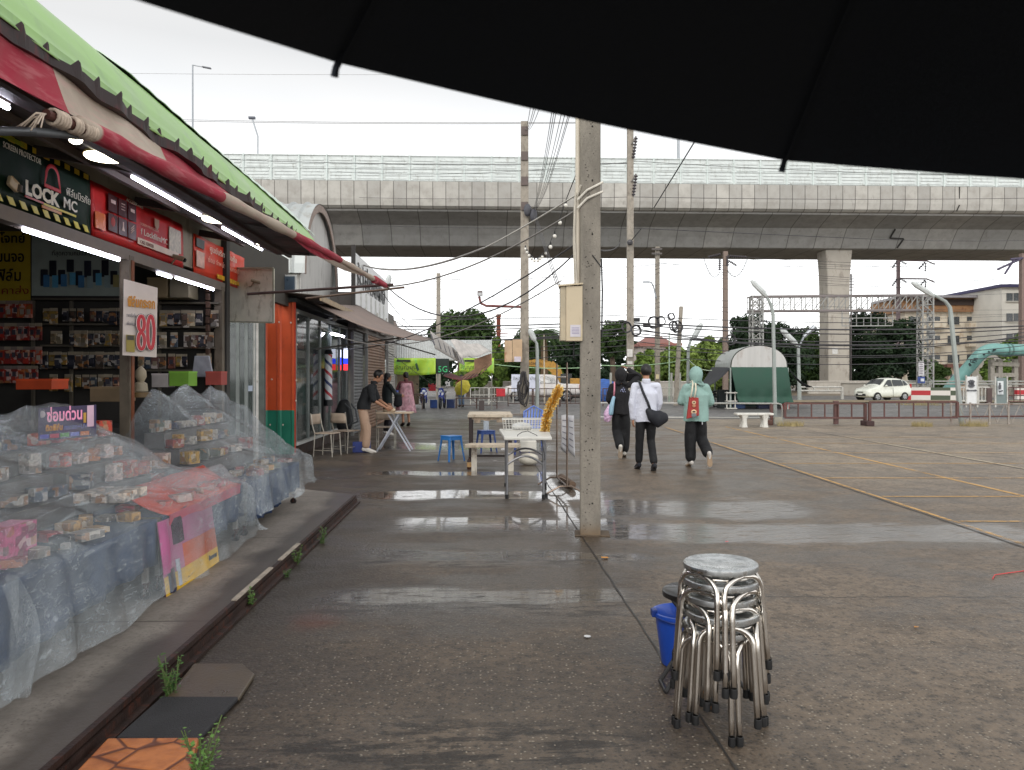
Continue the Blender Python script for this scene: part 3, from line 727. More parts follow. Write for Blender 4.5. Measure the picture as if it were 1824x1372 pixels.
# ragged dark underside sheet edge below the green sheet
mb = MB(); rows = []
for (yy, h) in ys:
    x0 = -1.985+.02*math.sin(yy*5.1)+.012*math.sin(yy*17)
    rows.append([mb.b.verts.new(p) for p in ((x0+h*.5, yy, 3.03+h*1.5), (x0-.0, yy, 2.975+.012*math.sin(yy*9)), (-2.5, yy, 3.0), (-3.3, yy, 3.34))])
for a, b in zip(rows, rows[1:]):
    for k in range(3): mb.b.faces.new((a[k], b[k], b[k+1], a[k+1]))
mb.build('eave_underside', M((54, 42, 42), .6, .1, var=.3, scale=5, stain=(96, 36, 40)), shop, solid=.004)
for i, yy in enumerate((2.5, 4.1, 5.7, 7.3, 8.9)):
    MB().bar((-2.05, yy, 2.98), (-3.3, yy, 3.20), .05, .07).build('rafter', M((60, 54, 50), .6), shop)
for xx, zz_ in ((-2.35, 2.99), (-2.9, 3.12)):
    MB().bar((xx, .6, zz_), (xx, 9.2, zz_), .04, .05).build('purlin', M((72, 60, 54), .6), shop)
# pale fibreglass sheet lying over the far end of the green roof
mb = MB(); rows = []
for i in range(40):
    yy = 5.0+i*.115; h = .008 if i % 2 else 0
    rows.append([mb.b.verts.new((x_, yy, z_+h+.03)) for x_, z_ in [roofprof(q_) for q_ in (.43-(yy-5)*.04, .5, .62, .75)]])
for a, b in zip(rows, rows[1:]):
    for k in range(3): mb.b.faces.new((a[k], b[k], b[k+1], a[k+1]))
tag(mb.build('roof_sheet', M((206, 222, 210), .4, var=.1, stain=(176, 200, 170)), solid=.004, smooth=0), 'pale fibreglass sheet overlapping the top of the green roof', 'roof sheet')
mb = MB(); mb.grid(lambda u, v: V((-3.25+math.cos(math.pi*v)*.3, 7.2+u*.6, 3.98+math.sin(math.pi*v)*.16)), 4, 14)
tag(mb.build('tarpaulin', M((30, 38, 62), .6), solid=.01, smooth=1), 'dark blue arched tarpaulin peeking above the green roof', 'tarpaulin')

# ---- striped awning with its rolled tube ----
aw = T('striped_awning', 'red and white striped awning half unrolled below the green roof edge', 'awning', (-1.9, 3.5, 2.8))
RED, CRM = S((178, 46, 68)), S((200, 186, 168))
def stripe_mat(y0=3.75, st=1.4):
    mm, t, b, ob, pos = base_mat('striped_canvas'); x, y, z = sep(t, pos); n = nnoise(t, pos, 5, 5); n2 = nnoise(t, nmap(t, pos, (1, .15, 1)), 30, 4)
    k = ((y-(y0-3*2*st))*(1/(2*st))).fract(); c = cmix(t, k.sm(.495, .505), CRM, RED)
    # red from 3.75-1.4 to 5.15, cream after
    c = cmix(t, n.sm(.35, .75)*.35, c, S((150, 110, 104))); c = cmix(t, n2.sm(.5, .7)*.25, c, S((235, 170, 170)))
    lnk(t, c, b.inputs['Base Color']); b.inputs['Roughness'].default_value = .75; bump(t, b, n2, .25)
    b.inputs['Transmission Weight'].default_value = 0
    tr = t.nodes.new('ShaderNodeBsdfTranslucent'); t.links.new(c, tr.inputs[0]); ms = t.nodes.new('ShaderNodeMixShader'); ms.inputs[0].default_value = .22
    t.links.new(b.outputs[0], ms.inputs[1]); t.links.new(tr.outputs[0], ms.inputs[2]); t.links.new(ms.outputs[0], t.nodes['Material Output'].inputs[0]); return mm
STR = stripe_mat(3.63, 1.15); STP = stripe_mat(5.2, 1.4)
def pipe(y):  # tube axis
    f = (y-3.4)/(10.2-3.4); return V((-1.955+.62*f, y, 2.735+.0*f+.03*math.sin(f*3)))
def aw_pt(u, v):
    y = 2.2+u*(9.5-2.2); a = V((-2.02, min(y, 9.1), 2.985)); b = pipe(y)+V((.0, 0, .03)); yy = y
    p = a.lerp(b, v); s_ = math.sin(math.pi*v)
    p.z -= .045*s_*(1+.5*math.sin(y*4)); p.x += .02*math.sin(y*9)*s_; return p
mb = MB(); mb.grid(aw_pt, 90, 10); mb.build('canvas', STR, aw, smooth='all')
pts = [pipe(3.68+i*.16)+V((0,0,0)) for i in range(41)]
mb = MB(); mb.tube(pts, [(.044+.006*math.sin(i*1.3)+.003*math.sin(i*4))*(1-.4*i/41) for i in range(41)], 14); mb.build('roller_tube', STP, aw, smooth='all')
rope = M((196, 178, 160), .8, var=.25, scale=30)
a, b = W(82, 203, 3.38), W(168, 240, 3.72)
mb = MB(); mb.tube([a, b], [.022, .026], 12); core = mb.build('tube_end', M((88, 52, 46), .5, .3), aw)
mb = MB(); random.seed(2); L = (b-a).length
for i in range(16):
    f = .12+i*.055; 
    if i in (5, 6, 10): continue
    p = a.lerp(b, f); d = (b-a).normalized(); e1 = d.orthogonal().normalized(); e2 = d.cross(e1)
    mb.tube([p+(e1*math.cos(k*math.pi/6)+e2*math.sin(k*math.pi/6))*(.031+.003*random.random())+d*.004*k/12 for k in range(12)], .009, 6, closed=True)
mb.build('cord_wrapping', rope, core, smooth='all')
mb = MB()
for i in range(9):
    e = W(25+i*6, 225+random.uniform(-4, 12), 3.3+random.uniform(-.06, .06)); mb.tube([a+V((0, -.0, 0)), a.lerp(e, .45)+V((0, 0, .012+.006*i % .02)), e], .0035, 5)
mb.build('cord_tassel', rope, core, smooth='all')
MB().tube([W(-60, 232, 3.25), W(60, 235, 3.35), W(160, 243, 3.75)], .02, 10).build('awning_rail', M((96, 98, 100), .45, .6), aw, smooth=1)
MB().tube([pipe(9.5), W(690, 510, 10.9)], [.05, .03], 10).build('tube_end', STP, aw, smooth=1)
arm = tag(MB().tube([W(440, 524, 9.6), W(700, 507, 10.6)], .018, 8).build('support_arm', M((70, 50, 46), .5, .4)), 'long thin rusty arm reaching out below the far end of the striped tube', 'support arm')
tag(MB().tube([W(545, 262+270, 12.6), W(720, 512, 12.2)], .018, 8).build('support_arm', M((96, 78, 66), .5, .4)), 'second thin brown arm reaching out above the barber shop roof', 'support arm')

# ---- banners on the fascia ----
def facepanel(name, label, cat, y0, y1, z0, z1, mat, x=-3.305, th=.012, wavy=.012):
    t = T(name, label, cat, (x, (y0+y1)/2, z0))
    mb = MB()
    def f(u, v):
        y = y0+(y1-y0)*u; return V((x+wavy*math.sin(y*7+v*2)*.6*v+wavy*.5*math.sin(y*19)*v, y, z0+(z1-z0)*v))
    mb.grid(f, 30, 6); mb.build('panel', mat, t, smooth='all', solid=th, rec=False); return t
FY = lambda px: VXy(px, -3.29)
UY = V((0, 1, 0)); UZ = V((0, 0, 1)); XF = -3.278
def pan(t, name, y0, y1, z0, z1, mat, x=XF, th=.006, rz=0):
    mb = MB(); mb.box((x, (y0+y1)/2, (z0+z1)/2), (th, y1-y0, z1-z0), rx=rz); return mb.build(name, mat, t)
GLS = dict(rough=.4, var=.12, spec=.25)
y0, y1 = FY(-260), FY(163)
bn = facepanel('shop_banner', 'glossy dark green banner with lock lettering and hazard stripes above the shop', 'banner', y0, y1, 2.725, 3.22, M((18, 42, 28), .6, var=.12, spec=.15))
WH = M((226, 222, 204), .5, var=.05); YL = M((212, 200, 60), .4, var=.1); YD = M((206, 176, 40), .4)
y = y0
while y < y1-.06:
    mb = MB(); mb.prism([(XF, y+.02, 2.735), (XF, y+.085, 2.735), (XF, y+.045, 2.785), (XF, y-.02+.0, 2.785)], (.004, 0, 0)); mb.build('hazard_stripe', YL, bn)
    mb = MB(); mb.prism([(XF, y, 3.165), (XF, y+.07, 3.165), (XF, y+.07, 3.205), (XF, y, 3.205)], (.004, 0, 0)); mb.build('hazard_stripe', YD, bn); y += .14
def ftxt(t, s, px, pz, size, mat, w_=None, bold=0, name='lettering', x=XF+.004, pxe=None):
    ya = FY(px); wd = (FY(pxe)-ya) if pxe else w_
    return text(s, size, mat, V((x, ya, pz)), UY, UZ, t, name, .001, 'LEFT', wd, bold)
def zpx(px, py): return VX(px, py, -3.29).z
ftxt(bn, 'SCREEN PROTECTOR', 1, 3.105, .042, WH, pxe=69)
ftxt(bn, 'LOCK', 41, 2.85, .10, M((226, 220, 190), .4), pxe=102, bold=.006)
ftxt(bn, 'MC', 109, 2.86, .085, WH, pxe=133, bold=.002)
ftxt(bn, 'ฟิล์มนิรภัย', 114, 2.965, .06, WH, pxe=157)
pan(bn, 'underline', FY(41), FY(74), 2.825, 2.838, M((196, 60, 40), .4), XF+.002)
pan(bn, 'underline', FY(74), FY(132), 2.82, 2.835, YL, XF+.002)
pan(bn, 'underline', FY(71), FY(106), 2.795, 2.815, M((206, 130, 40), .4), XF+.002)
LR = M((190, 34, 40), .4)                     # red padlock outline above the name
def lockshape(px0, px1, zb, zt, mat, t, x=XF+.003):
    a, b = FY(px0), FY(px1); m_ = (a+b)/2; w_ = (b-a)/2; k = .028
    mb = MB(); pts = [V((x, a, zb))]
    for i in range(13): an = math.pi-math.pi*i/12; pts.append(V((x, m_+math.cos(an)*w_*.8, zt-.09+math.sin(an)*.085)))
    pts.append(V((x, b, zb))); mb.tube(pts, (k*.55), 6, closed=True, flat=.25); return mb.build('padlock_emblem', mat, t)
lockshape(76, 104, 2.97, 3.14, LR, bn)
cam2 = MB(); cam2.box((XF+.01, FY(18), zpx(18, 328)), (.01, .11, .075), rx=-.35, bev=.015); cam2.build('camera_picture', M((206, 190, 160), .5), bn)
mb = MB(); mb.tube([(XF+.012, FY(27)+.0, zpx(27, 335)-.03), (XF+.012, FY(27)+.01, zpx(27, 335)+.02)], .02, 10); mb.build('camera_lens_picture', M((90, 84, 76), .4), bn)
pan(bn, 'yellow_smear', FY(-30), FY(40), 3.12+.05, 3.15+.05, M((150, 160, 40), .4), XF+.001)

y0, y1 = FY(166), FY(328)
bn = facepanel('shop_banner', 'red banner with rows of black feature icons and a phone page address', 'banner', y0, y1, 2.73, 3.19, M((196, 38, 36), **GLS), wavy=.015)
DR = M((66, 14, 18), .4)
for r_ in range(2):
    for c_ in range(3):
        a = FY(189)+c_*(FY(241)-FY(189))/3; z_ = 2.99-.17*r_
        p_ = pan(bn, 'icon_tile', a+.012, a+(FY(241)-FY(189))/3-.012, z_, z_+.15, DR)
        k = a+(FY(241)-FY(189))/6
        mb = MB()
        if (r_, c_) in ((0, 0), (0, 2)): mb.box((XF+.005, k, z_+.09), (.004, .075, .03))
        elif (r_, c_) == (0, 1):
            for j in range(3): mb.box((XF+.005, k, z_+.06+j*.025), (.004, .07, .006))
        elif (r_, c_) == (1, 0): mb.sph((XF+.004, k, z_+.085), .036, 10, (.1, 1, 1.2))
        elif (r_, c_) == (1, 1): mb.prism([(XF+.004, k-.03, z_+.04), (XF+.004, k+.03, z_+.04), (XF+.004, k+.008, z_+.08), (XF+.004, k+.008, z_+.12), (XF+.004, k-.008, z_+.12), (XF+.004, k-.008, z_+.08)], (.004, 0, 0))
        else:
            for j in range(3): mb.bar((XF+.005, k-.03, z_+.05+j*.02), (XF+.005, k+.03, z_+.09+j*.02), .004, .008)
        mb.build('icon', M((214, 190, 180), .5) if (r_, c_) != (1, 0) else M((170, 50, 44), .5), p_)
ftxt(bn, 'ACCESSORIES', 222, 3.145, .03, WH, pxe=252)
pan(bn, 'orange_edge', FY(167), FY(185), 2.8, 2.94, M((226, 110, 40), .3))
ftxt(bn, 'SCREEN PROTECTOR', 247, 2.985, .026, M((228, 170, 150), .5), pxe=280)
ftxt(bn, 'f LockfilmMC', 248, 2.90, .06, WH, pxe=296)
pan(bn, 'contact_strip', FY(243), FY(316), 2.80, 2.86, M((220, 200, 180), .5)); ftxt(bn, 'CALL CENTER', 246, 2.812, .032, M((120, 60, 50), .5), pxe=270, x=XF+.008)
mb = MB(); k = FY(277); mb.prism([(XF, k-.05, 3.11), (XF, k+.05, 3.11), (XF, k+.045, 3.04), (XF, k, 3.0), (XF, k-.045, 3.04)], (.004, 0, 0)); mb.build('shield_emblem', M((186, 150, 120), .4), bn)
pan(bn, 'pale_panel', FY(299), FY(320), 2.86, 3.10, M((196, 188, 168), .5, var=.3, scale=30))

y0, y1 = FY(347), FY(437)
bn = facepanel('shop_banner', 'orange red banner with Thai lettering at the far end of the shop front', 'banner', y0, y1, 2.72, 3.16, M((214, 62, 34), **GLS))
pan(bn, 'yellow_wedge', FY(385), FY(436), 2.745, 2.80, M((224, 170, 40), .3))
pan(bn, 'photo_panel', FY(348), FY(362), 3.02, 3.12, M((40, 42, 44), .4)); pan(bn, 'photo_panel', FY(348), FY(362), 2.80, 2.98, M((214, 170, 150), .4, var=.3, scale=12))
ftxt(bn, 'ศูนย์บริการมือถือ', 371, 3.03, .07, WH, pxe=419); ftxt(bn, 'ซ่อม จำหน่าย อุปกรณ์', 368, 2.90, .06, M((236, 176, 150), .5), pxe=423)

# white cabinet board beside it
t = T('hanging_board', 'cream metal board hanging beside the orange banner above the glass door', 'board', W(444, 575, 10.2))
mb = MB(); a, b, c_, d_ = W(402, 573, 10.2), W(487, 575, 9.9), W(487, 478, 9.9), W(402, 478, 10.2)
CRB = M((212, 206, 190), .55, var=.15, stain=(150, 140, 116))
mb.prism([a, b, c_, d_], (0, .06, 0)); mb.build('panel', CRB, t)
mb = MB()
for p, q in ((a, b), (b, c_), (c_, d_), (d_, a)): mb.bar(p-V((0, .01, 0)), q-V((0, .01, 0)), .02, .02)
mb.build('frame', M((150, 146, 128), .5), t)
# cctv cameras
def cctv(px, py, d, lab, s=1):
    p = W(px, py, d); t = T('security_camera', lab, 'camera', p)
    MB().tube([p-_r*.10*s+V((0, 0, .03)), p+_r*.03*s, p+_r*.06*s-V((0, 0, .012))], [.03*s, .034*s, .034*s], 12).build('camera_body', M((150, 134, 112), .45), t, smooth=1)
    MB().tube([p+_r*.055*s-V((0, 0, .012)), p+_r*.08*s-V((0, 0, .02))], [.028*s, .022*s], 12).build('lens', M((16, 16, 18), .2), t, smooth=1)
    MB().tube([p-_r*.06*s, p-_r*.1*s-V((0, 0, .05)), p-_r*.16*s-V((0, -.05, .05))], .012*s, 8).build('bracket', M((140, 126, 104), .5), t)
cctv(320, 461, 8.0, 'beige security camera pointing right below the red banner', .8)
cctv(458, 503, 10.0, 'security camera on its bracket in front of the cream board', .75)

# ---- lights ----
TUBE = M((236, 236, 255), .4, emis=22, var=0, name='tube_light_glow'); DISC = M((255, 244, 214), .4, emis=13, var=0, name='lamp_glow')
HOUS = M((190, 186, 176), .5)
def tube_light(a, b, lab, r=.014):
    t = T('tube_light', lab, 'tube light', (a+b)/2, 'lit tubes under the shop roof'); MB().tube([a, b], r, 10).build('tube', TUBE, t, smooth=1)
    mb = MB(); mb.bar(a+V((0, 0, .027)), b+V((0, 0, .027)), .03, .02); mb.build('housing', HOUS, t)
tl = lambda x, z, p0, p1: (V((x, VXy(p0, x), z)), V((x, VXy(p1, x), z)))
tube_light(*tl(-3.30, 2.60, 43, 211), 'long lit tube under the beam below the lock banner', .018)
tube_light(*tl(-3.34, 2.60, 281, 304), 'short lit tube inside behind the price sign')
tube_light(*tl(-3.30, 2.60, 314, 380), 'lit tube below the orange Thai banner')
tube_light(*tl(-2.7, 3.07, 236, 357), 'long lit tube hanging under the eave in front of the red banner')
tube_light(*tl(-2.7, 3.07, 397, 466), 'lit tube under the eave between two round lamps')
tube_light(*tl(-2.55, 2.98, -40, 14), 'lit tube under the red awning at the left edge')
def disc(px, py, z, lab, r=.125):
    p = G(px, py, z) if False else C0+ray(px, py)*((z-CH)*F/(HY-py)); t = T('round_lamp', lab, 'lamp', p, 'round lamps under the shop roof')
    MB().lathe([(0, 0), (r*.9, .0), (r, .012), (r, .02)], p, 24).build('diffuser', DISC, t, smooth=1)
    MB().lathe([(r*1.02, .018), (r*1.02, .035), (.03, .045), (.03, .09), (0, .09)], p, 24).build('lamp_housing', M((200, 180, 120), .5), t, smooth=1)
disc(187, 283, 3.0, 'round white lamp nearest, above the lock banner'); disc(388, 394, 3.02, 'round white lamp over the orange banner', .14); disc(480, 436, 3.02, 'round white lamp farthest under the eave', .15)
t = T('bulb', 'small lit bulb by the rope end of the awning tube', 'bulb', W(135, 250, 4.6)); MB().sph(W(135, 250, 4.6), .03, 10, (1.3, 1, .8)).build('glass', DISC, t, smooth=1); MB().tube([W(135, 248, 4.6)+V((0, 0, .02)), W(135, 248, 4.6)+V((0, 0, .09))], .014, 8).build('socket', HOUS, t)

# ---- inside of the shop: everything hangs on the end wall y=9.66 ----
YW = 9.62
def ip(px, py, y=YW): return VY(px, py, y)
def wallpanel(name, label, cat, x0, y0, x1, y1, mat, yy=YW, th=.015, group=None):
    a, b = ip(x0, y1, yy), ip(x1, y0, yy); t = T(name, label, cat, ((a.x+b.x)/2, yy, a.z), group)
    mb = MB(); mb.box(((a.x+b.x)/2, yy, (a.z+b.z)/2), (abs(b.x-a.x), th, abs(b.z-a.z))); mb.build('panel', mat, t); return t
def wtxt(t, s, x0, yb, size, mat, x1, yy=YW-.012, bold=0):
    a = ip(x0, yb, yy); b = ip(x1, yb, yy); text(s, size, mat, a, V((1, 0, 0)), UZ, t, 'lettering', .001, 'LEFT', b.x-a.x, bold)
t = wallpanel('wall_banner', 'yellow banner with black Thai lettering on the inner wall', 'banner', -60, 408, 54, 536, M((206, 180, 52), .5, var=.12))
BK = M((26, 24, 20), .5)
wtxt(t, 'ตอบโจทย์', -40, 432, .11, BK, 44, bold=.003); wtxt(t, 'เปลี่ยนจอ', -40, 466, .13, BK, 41, bold=.003); wtxt(t, 'ติดฟิล์ม', -38, 500, .14, BK, 36, bold=.003); wtxt(t, 'ราคาส่ง', -20, 524, .09, M((150, 50, 30), .5), 50)
t = wallpanel('wall_poster', 'pale poster showing rows of phones on the inner wall', 'poster', 57, 420, 222, 527, M((190, 204, 192), .5, var=.12), yy=YW-.002)
wtxt(t, 'ที่สุดความคมและมุมมอง', 92, 455, .055, BK, 185, yy=YW-.014)
random.seed(5)
for i in range(9):
    px = 73+i*15.5; a = ip(px, 512-random.randint(0, 8), YW-.014)
    for k, hh in ((0, random.uniform(.18, .28)),):
        mb = MB(); mb.box((a.x+.04, YW-.016, a.z+.09+.12*(i % 2)), (.085, .008, hh*.8), bev=.006); ph = mb.build('phone_picture', M(random.choice([(60, 64, 76), (50, 54, 62), (70, 110, 146), (96, 104, 100)]), .4), t)
        mb = MB(); mb.box((a.x+.04+.03, YW-.022, a.z+.05), (.07, .006, .15)); mb.build('screen_picture', M(random.choice([(110, 190, 226), (170, 196, 196), (210, 220, 210), (90, 150, 200), (190, 180, 120)]), .4), ph)
# shelves and hanging packs
SHF = M((96, 90, 78), .6, var=.2)
sh = T('display_shelving', 'dark wall shelving with peg rows at the back of the phone shop', 'shelving', ip(200, 760, YW-.1))
for (x0, x1, y_) in ((60, 222, 533), (75, 222, 578), (75, 222, 616), (70, 222, 655), (240, 392, 540), (245, 385, 583), (245, 385, 620), (245, 385, 660)):
    a, b = ip(x0, y_, YW-.08), ip(x1, y_, YW-.08); mb = MB(); mb.box(((a.x+b.x)/2, YW-.06, a.z), (b.x-a.x, .12, .022)); mb.build('shelf', SHF, sh)
for x0 in (60, 128, 285, 385):
    a = ip(x0, 533, YW-.02); mb = MB(); mb.box((a.x, YW-.03, a.z-.9), (.03, .04, 1.8)); mb.build('upright', SHF, sh)
PC = [(40, 40, 46), (34, 38, 50), (72, 60, 48), (150, 130, 98), (126, 76, 60), (180, 166, 136), (56, 68, 80), (150, 122, 54), (90, 56, 52), (206, 202, 186)]
protos = []
def pack_proto(col, hd=(150, 140, 120)):
    t = T('accessory_pack', '', 'pack', (0, 0, 0)); 
    mb = MB(); mb.box((0, 0, -.07), (.075, .018, .125), bev=.006); mb.build('pouch', PM_(tuple(col)), t)
    mb = MB(); mb.box((0, .0, .008), (.07, .008, .028)); mb.build('header_card', M(hd, .5), t)
    mb = MB(); mb.box((0, -.011, -.06+random.uniform(-.02, .02)), (.04, .004, .045)); mb.build('label_patch', M(random.choice([(160, 154, 140), (60, 60, 70), (120, 110, 90), (90, 70, 60)]), .5), t)
    return t
for c_ in PC: protos.append(pack_proto(c_))
redp = [pack_proto((168, 44, 30), (120, 110, 104)), pack_proto((140, 40, 34)), pack_proto((196, 74, 34), (150, 130, 120))]
allp = protos+redp; usedp = set()
def put(p, loc, lab, grp):
    if p.name not in usedp: usedp.add(p.name); p.location = loc; p['label'] = lab; p['group'] = grp; return p
    return dup(p, loc, random.uniform(-.15, .15), lab, grp, scale=random.uniform(.95, 1.4))
random.seed(11)
ORD = 'first second third fourth fifth sixth seventh eighth ninth tenth eleventh twelfth thirteenth fourteenth'.split()
def ordn(i): return ORD[i] if i < 14 else 'last'
for row, (yy_, xs, wh) in enumerate(((560, range(82, 222, 12), 'top row left of'), (600, range(84, 222, 11), 'second row left of'), (638, range(80, 222, 12), 'third row left of'), (678, range(96, 222, 14), 'lowest row left of'), (564, range(290, 382, 13), 'top row right of'), (603, range(252, 382, 12), 'middle row right of'), (641, range(252, 382, 13), 'lowest row right of'))):
    for i, px in enumerate(xs):
        if random.random() < .1: continue
        a = ip(px+random.uniform(-2, 2), yy_-7, YW-.14); put(random.choice(protos[:8] if random.random() < .75 else protos), a, 'dark hanging pack, %s from the left in the %s the price sign' % (ordn(i), wh), 'packs on the back shelves')
for (yy_, xs), wh in zip(((548, range(-8, 58, 12)), (588, range(-8, 70, 11)), (630, range(-8, 74, 11)), (664, range(2, 74, 12))), ('top', 'second', 'third', 'lowest')):
    for i, px in enumerate(xs): a = ip(px, yy_-8, YW-.2); o = put(random.choice(redp), a, 'red hanging pack, %s from the left in the %s row under the yellow banner' % (ordn(i), wh), 'red packs on the left rack'); o.scale = (1.05, 1, 1.35)
for p_ in allp:
    if p_.name not in usedp:
        for c_ in list(p_.children): bpy.data.objects.remove(c_)
        bpy.data.objects.remove(p_)
# cartons on the counter and odds inside
def carton(lab, px0, py0, px1, py1, y, dep, col, cat='box', name='box', part='lid', **k):
    a, b = VY(px0, py1, y), VY(px1, py0, y); t = T(name, lab, cat, ((a.x+b.x)/2, y+dep/2, a.z))
    mb = MB(); mb.box(((a.x+b.x)/2, y+dep/2, (a.z+b.z)/2), (abs(b.x-a.x), dep, b.z-a.z)); mb.build('body', M(col, .6, **k), t, bev=.004)
    mb = MB(); mb.box(((a.x+b.x)/2, y+dep/2, b.z+.006), (abs(b.x-a.x)*1.02, dep*1.02, .02)); mb.build(part, M(tuple(min(255, int(v*1.1)) for v in col), .6), t); return t
carton('beige drawer unit on the counter behind the pink sign', 160, 692, 214, 716, 8.0, .35, (130, 112, 86), 'drawer unit', 'drawer_unit', 'top')
carton('white box on the counter next to the green basket', 270, 668, 299, 690, 8.6, .2, (170, 164, 160))
carton('lime green basket on the shop counter', 301, 664, 336, 688, 8.6, .25, (120, 170, 60), 'basket', 'basket', 'rim')
carton('long orange topped box on the dark counter at the left', 28, 678, 92, 694, 7.6, .3, (190, 74, 36))
carton('red box standing near the far end of the counter', 366, 664, 394, 686, 9.0, .2, (160, 70, 62))
carton('tan carton high on the shelf above the price sign', 262, 497, 298, 530, 9.2, .3, (120, 104, 74)); carton('second tan carton beside it on the top shelf', 302, 497, 336, 530, 9.2, .3, (112, 104, 84))
ct = T('shop_counter', 'black covered counter running behind the plastic sheeted tables', 'counter', (-4.3, 6.5, .08))
mb = MB(); mb.box((-4.35, 6.2, .55), (.7, 6.4, .9)); mb.build('counter_body', M((44, 42, 42), .7), ct)
mb = MB(); mb.grid(lambda u, v: V((-4.8+v*1.05, 2.9+u*4.1, 1.02+.30*math.exp(-((u-.28)/.32)**2)*math.sin(math.pi*min(1, v*1.2))+.02*mn.noise(V((u*9, v*6, 0))))), 40, 16); mb.build('dust_cover', M((28, 27, 30), .45, var=.3), ct, smooth='all')
# white t-shirt hung up, standing fan
t = tag(MB().prism([ip(346, 634, 9.2), ip(372, 634, 9.2), ip(379, 668, 9.2), ip(371, 672, 9.2), ip(346, 672, 9.2), ip(342, 664, 9.2)], (0, .04, 0)).build('hanging_bag', M((150, 152, 160), .7, var=.2, scale=14), bev=.01), 'pale grey plastic bag hanging over the counter', 'bag')
p = W(251, 680, 7.9); t = T('desk_ornament', 'cream rounded ornament beside the shop post', 'ornament', p-V((0, 0, .12)))
MB().lathe([(0, -.1), (.07, -.1), (.06, -.02), (.03, .0), (.055, .05), (.05, .11), (.02, .15), (0, .16)], p, 16).build('figure_body', M((160, 148, 124), .5), t, smooth=1); MB().lathe([(0, -.16), (.1, -.16), (.1, -.11), (0, -.1)], p, 16).build('stand', M((120, 96, 60), .5), t, smooth=1)

# ---- price sign 80 ----
a, b, c_, d_ = W(218, 633, 6.75), W(279, 637, 6.95), W(281, 513, 6.95), W(221, 497, 6.75)
t = T('price_sign', 'white price board with a big red 80 fixed to the shop post', 'sign', (a+b)/2)
ux = (b-a).normalized(); uz = V((0, 0, 1)); nn = ux.cross(uz).normalized()*-1
if nn.y > 0: nn = -nn
MB().prism([a, b, c_, d_], -nn*.012).build('board', M((218, 206, 196), .5, var=.08), t, bev=.003)
def sp(px, py): f = (px-218)/(281-218); d = 6.75+.2*f-.02; return W(px, py, d)+nn*.004
def stx(s, px, py, size, mat, pxe, bold=0, ex_=.002, lift=0): text(s, size, mat, sp(px, py)+nn*lift, ux, uz, t, 'lettering', ex_, 'LEFT', (sp(pxe, py)-sp(px, py)).length, bold)
stx('ฟิล์มกระจก', 227, 545, .085, M((206, 140, 40), .5), 276, .004)
stx('ราคาเริ่มต้น', 225, 564, .03, M((130, 126, 130), .5), 242); stx('เพียงชิ้นละ', 225, 579, .03, M((130, 126, 130), .5), 242)
def digits(mat, bold, lift):
    for ch, x0, x1 in (('8', 243, 259), ('0', 260, 276)):
        o = sp(x0, 625)+nn*lift; mb = MB(); wd = (sp(x1, 625)-o).length; hh = .335; k = .016+bold
        def ell(cx, cz, rx, rz):
            mb.tube([o+ux*(cx+math.cos(q*math.pi/12)*rx)+uz*(cz+math.sin(q*math.pi/12)*rz) for q in range(24)], [(.004, k)]*24, 6, closed=True, side=nn)
        if ch == '8': ell(wd*.5, hh*.27, wd*.36, hh*.22); ell(wd*.5, hh*.73, wd*.33, hh*.2)
        else: ell(wd*.5, hh*.5, wd*.36, hh*.44)
        mb.build('numeral', mat, t)
digits(M((60, 40, 40), .5), .010, .001); digits(M((235, 228, 220), .5), .005, .004); digits(M((190, 28, 44), .4), 0, .007)
mb = MB(); o = sp(232, 612); mb.obox(o, ux*.035, nn*.003, uz*.075); pk = mb.build('pack_picture', M((150, 134, 60), .5), t); mb = MB(); mb.obox(o+nn*.003+uz*.05, ux*.028, nn*.003, uz*.02); mb.build('pack_picture_top', M((60, 56, 44), .5), pk)

# ================= DISPLAY TABLES UNDER PLASTIC =================
BLU = M((38, 58, 92), .75, var=.35, scale=5, bmp=.1)
WOOD = M((120, 110, 96), .6, var=.2); DKM = M((40, 34, 32), .5, .3)
def caster(p, par):
    mb = MB(); mb.lathe([(0, -.015), (.03, -.015), (.035, -.008), (.035, .008), (.03, .015), (0, .015)], (p.x, p.y, .08+.035), 14, Matrix.Rotation(R(90), 3, 'X')); wl = mb.build('caster_wheel', M((34, 26, 24), .5), par, smooth=1)
    mb = MB(); mb.bar((p.x, p.y-.022, .11), (p.x+.01, p.y-.022, .19), .02, .006); mb.bar((p.x, p.y+.022, .11), (p.x+.01, p.y+.022, .19), .02, .006); mb.box((p.x+.01, p.y, .19), (.03, .055, .012)); mb.build('caster_fork', M((84, 44, 34), .5, .4), wl)
def disp_table(y0, y1, lab, zf=.60, zb=.72):
    t = T('display_table', lab, 'table', (-2.7, (y0+y1)/2, .08))
    mb = MB(); mb.box((-2.7, (y0+y1)/2, zf-.02), (.95, y1-y0, .03)); mb.build('tabletop', WOOD, t)
    mb = MB(); pts = []
    n = 50
    mb.grid(lambda u, v: V((-2.21+.02*math.sin(u*38)*(v)+.012*math.sin(u*91)*v, y0+(y1-y0)*u, zf+.004-(.34+.04*math.sin(u*5))*v)), n, 6); mb.build('cloth_skirt', BLU, t, smooth='all', solid=.003, rec=False)
    mb = MB(); mb.grid(lambda u, v: V((-2.21-.96*v, y0+(y1-y0)*u, zf+.004+.006*mn.noise(V((u*14, v*7, 2)))+.0)), 20, 10); mb.build('cloth_top', BLU, t, smooth='all')
    for yy in (y0+.06, y1-.06):
        for xx in (-2.26, -3.14):
            mb = MB(); mb.bar((xx, yy, .19), (xx, yy, zf-.035), .035); mb.build('leg', M((150, 146, 140), .5, .2), t); caster(V((xx, yy, 0)), t)
    return t
disp_table(2.6, 5.2, 'low display table nearest the camera with a blue skirt under the plastic')
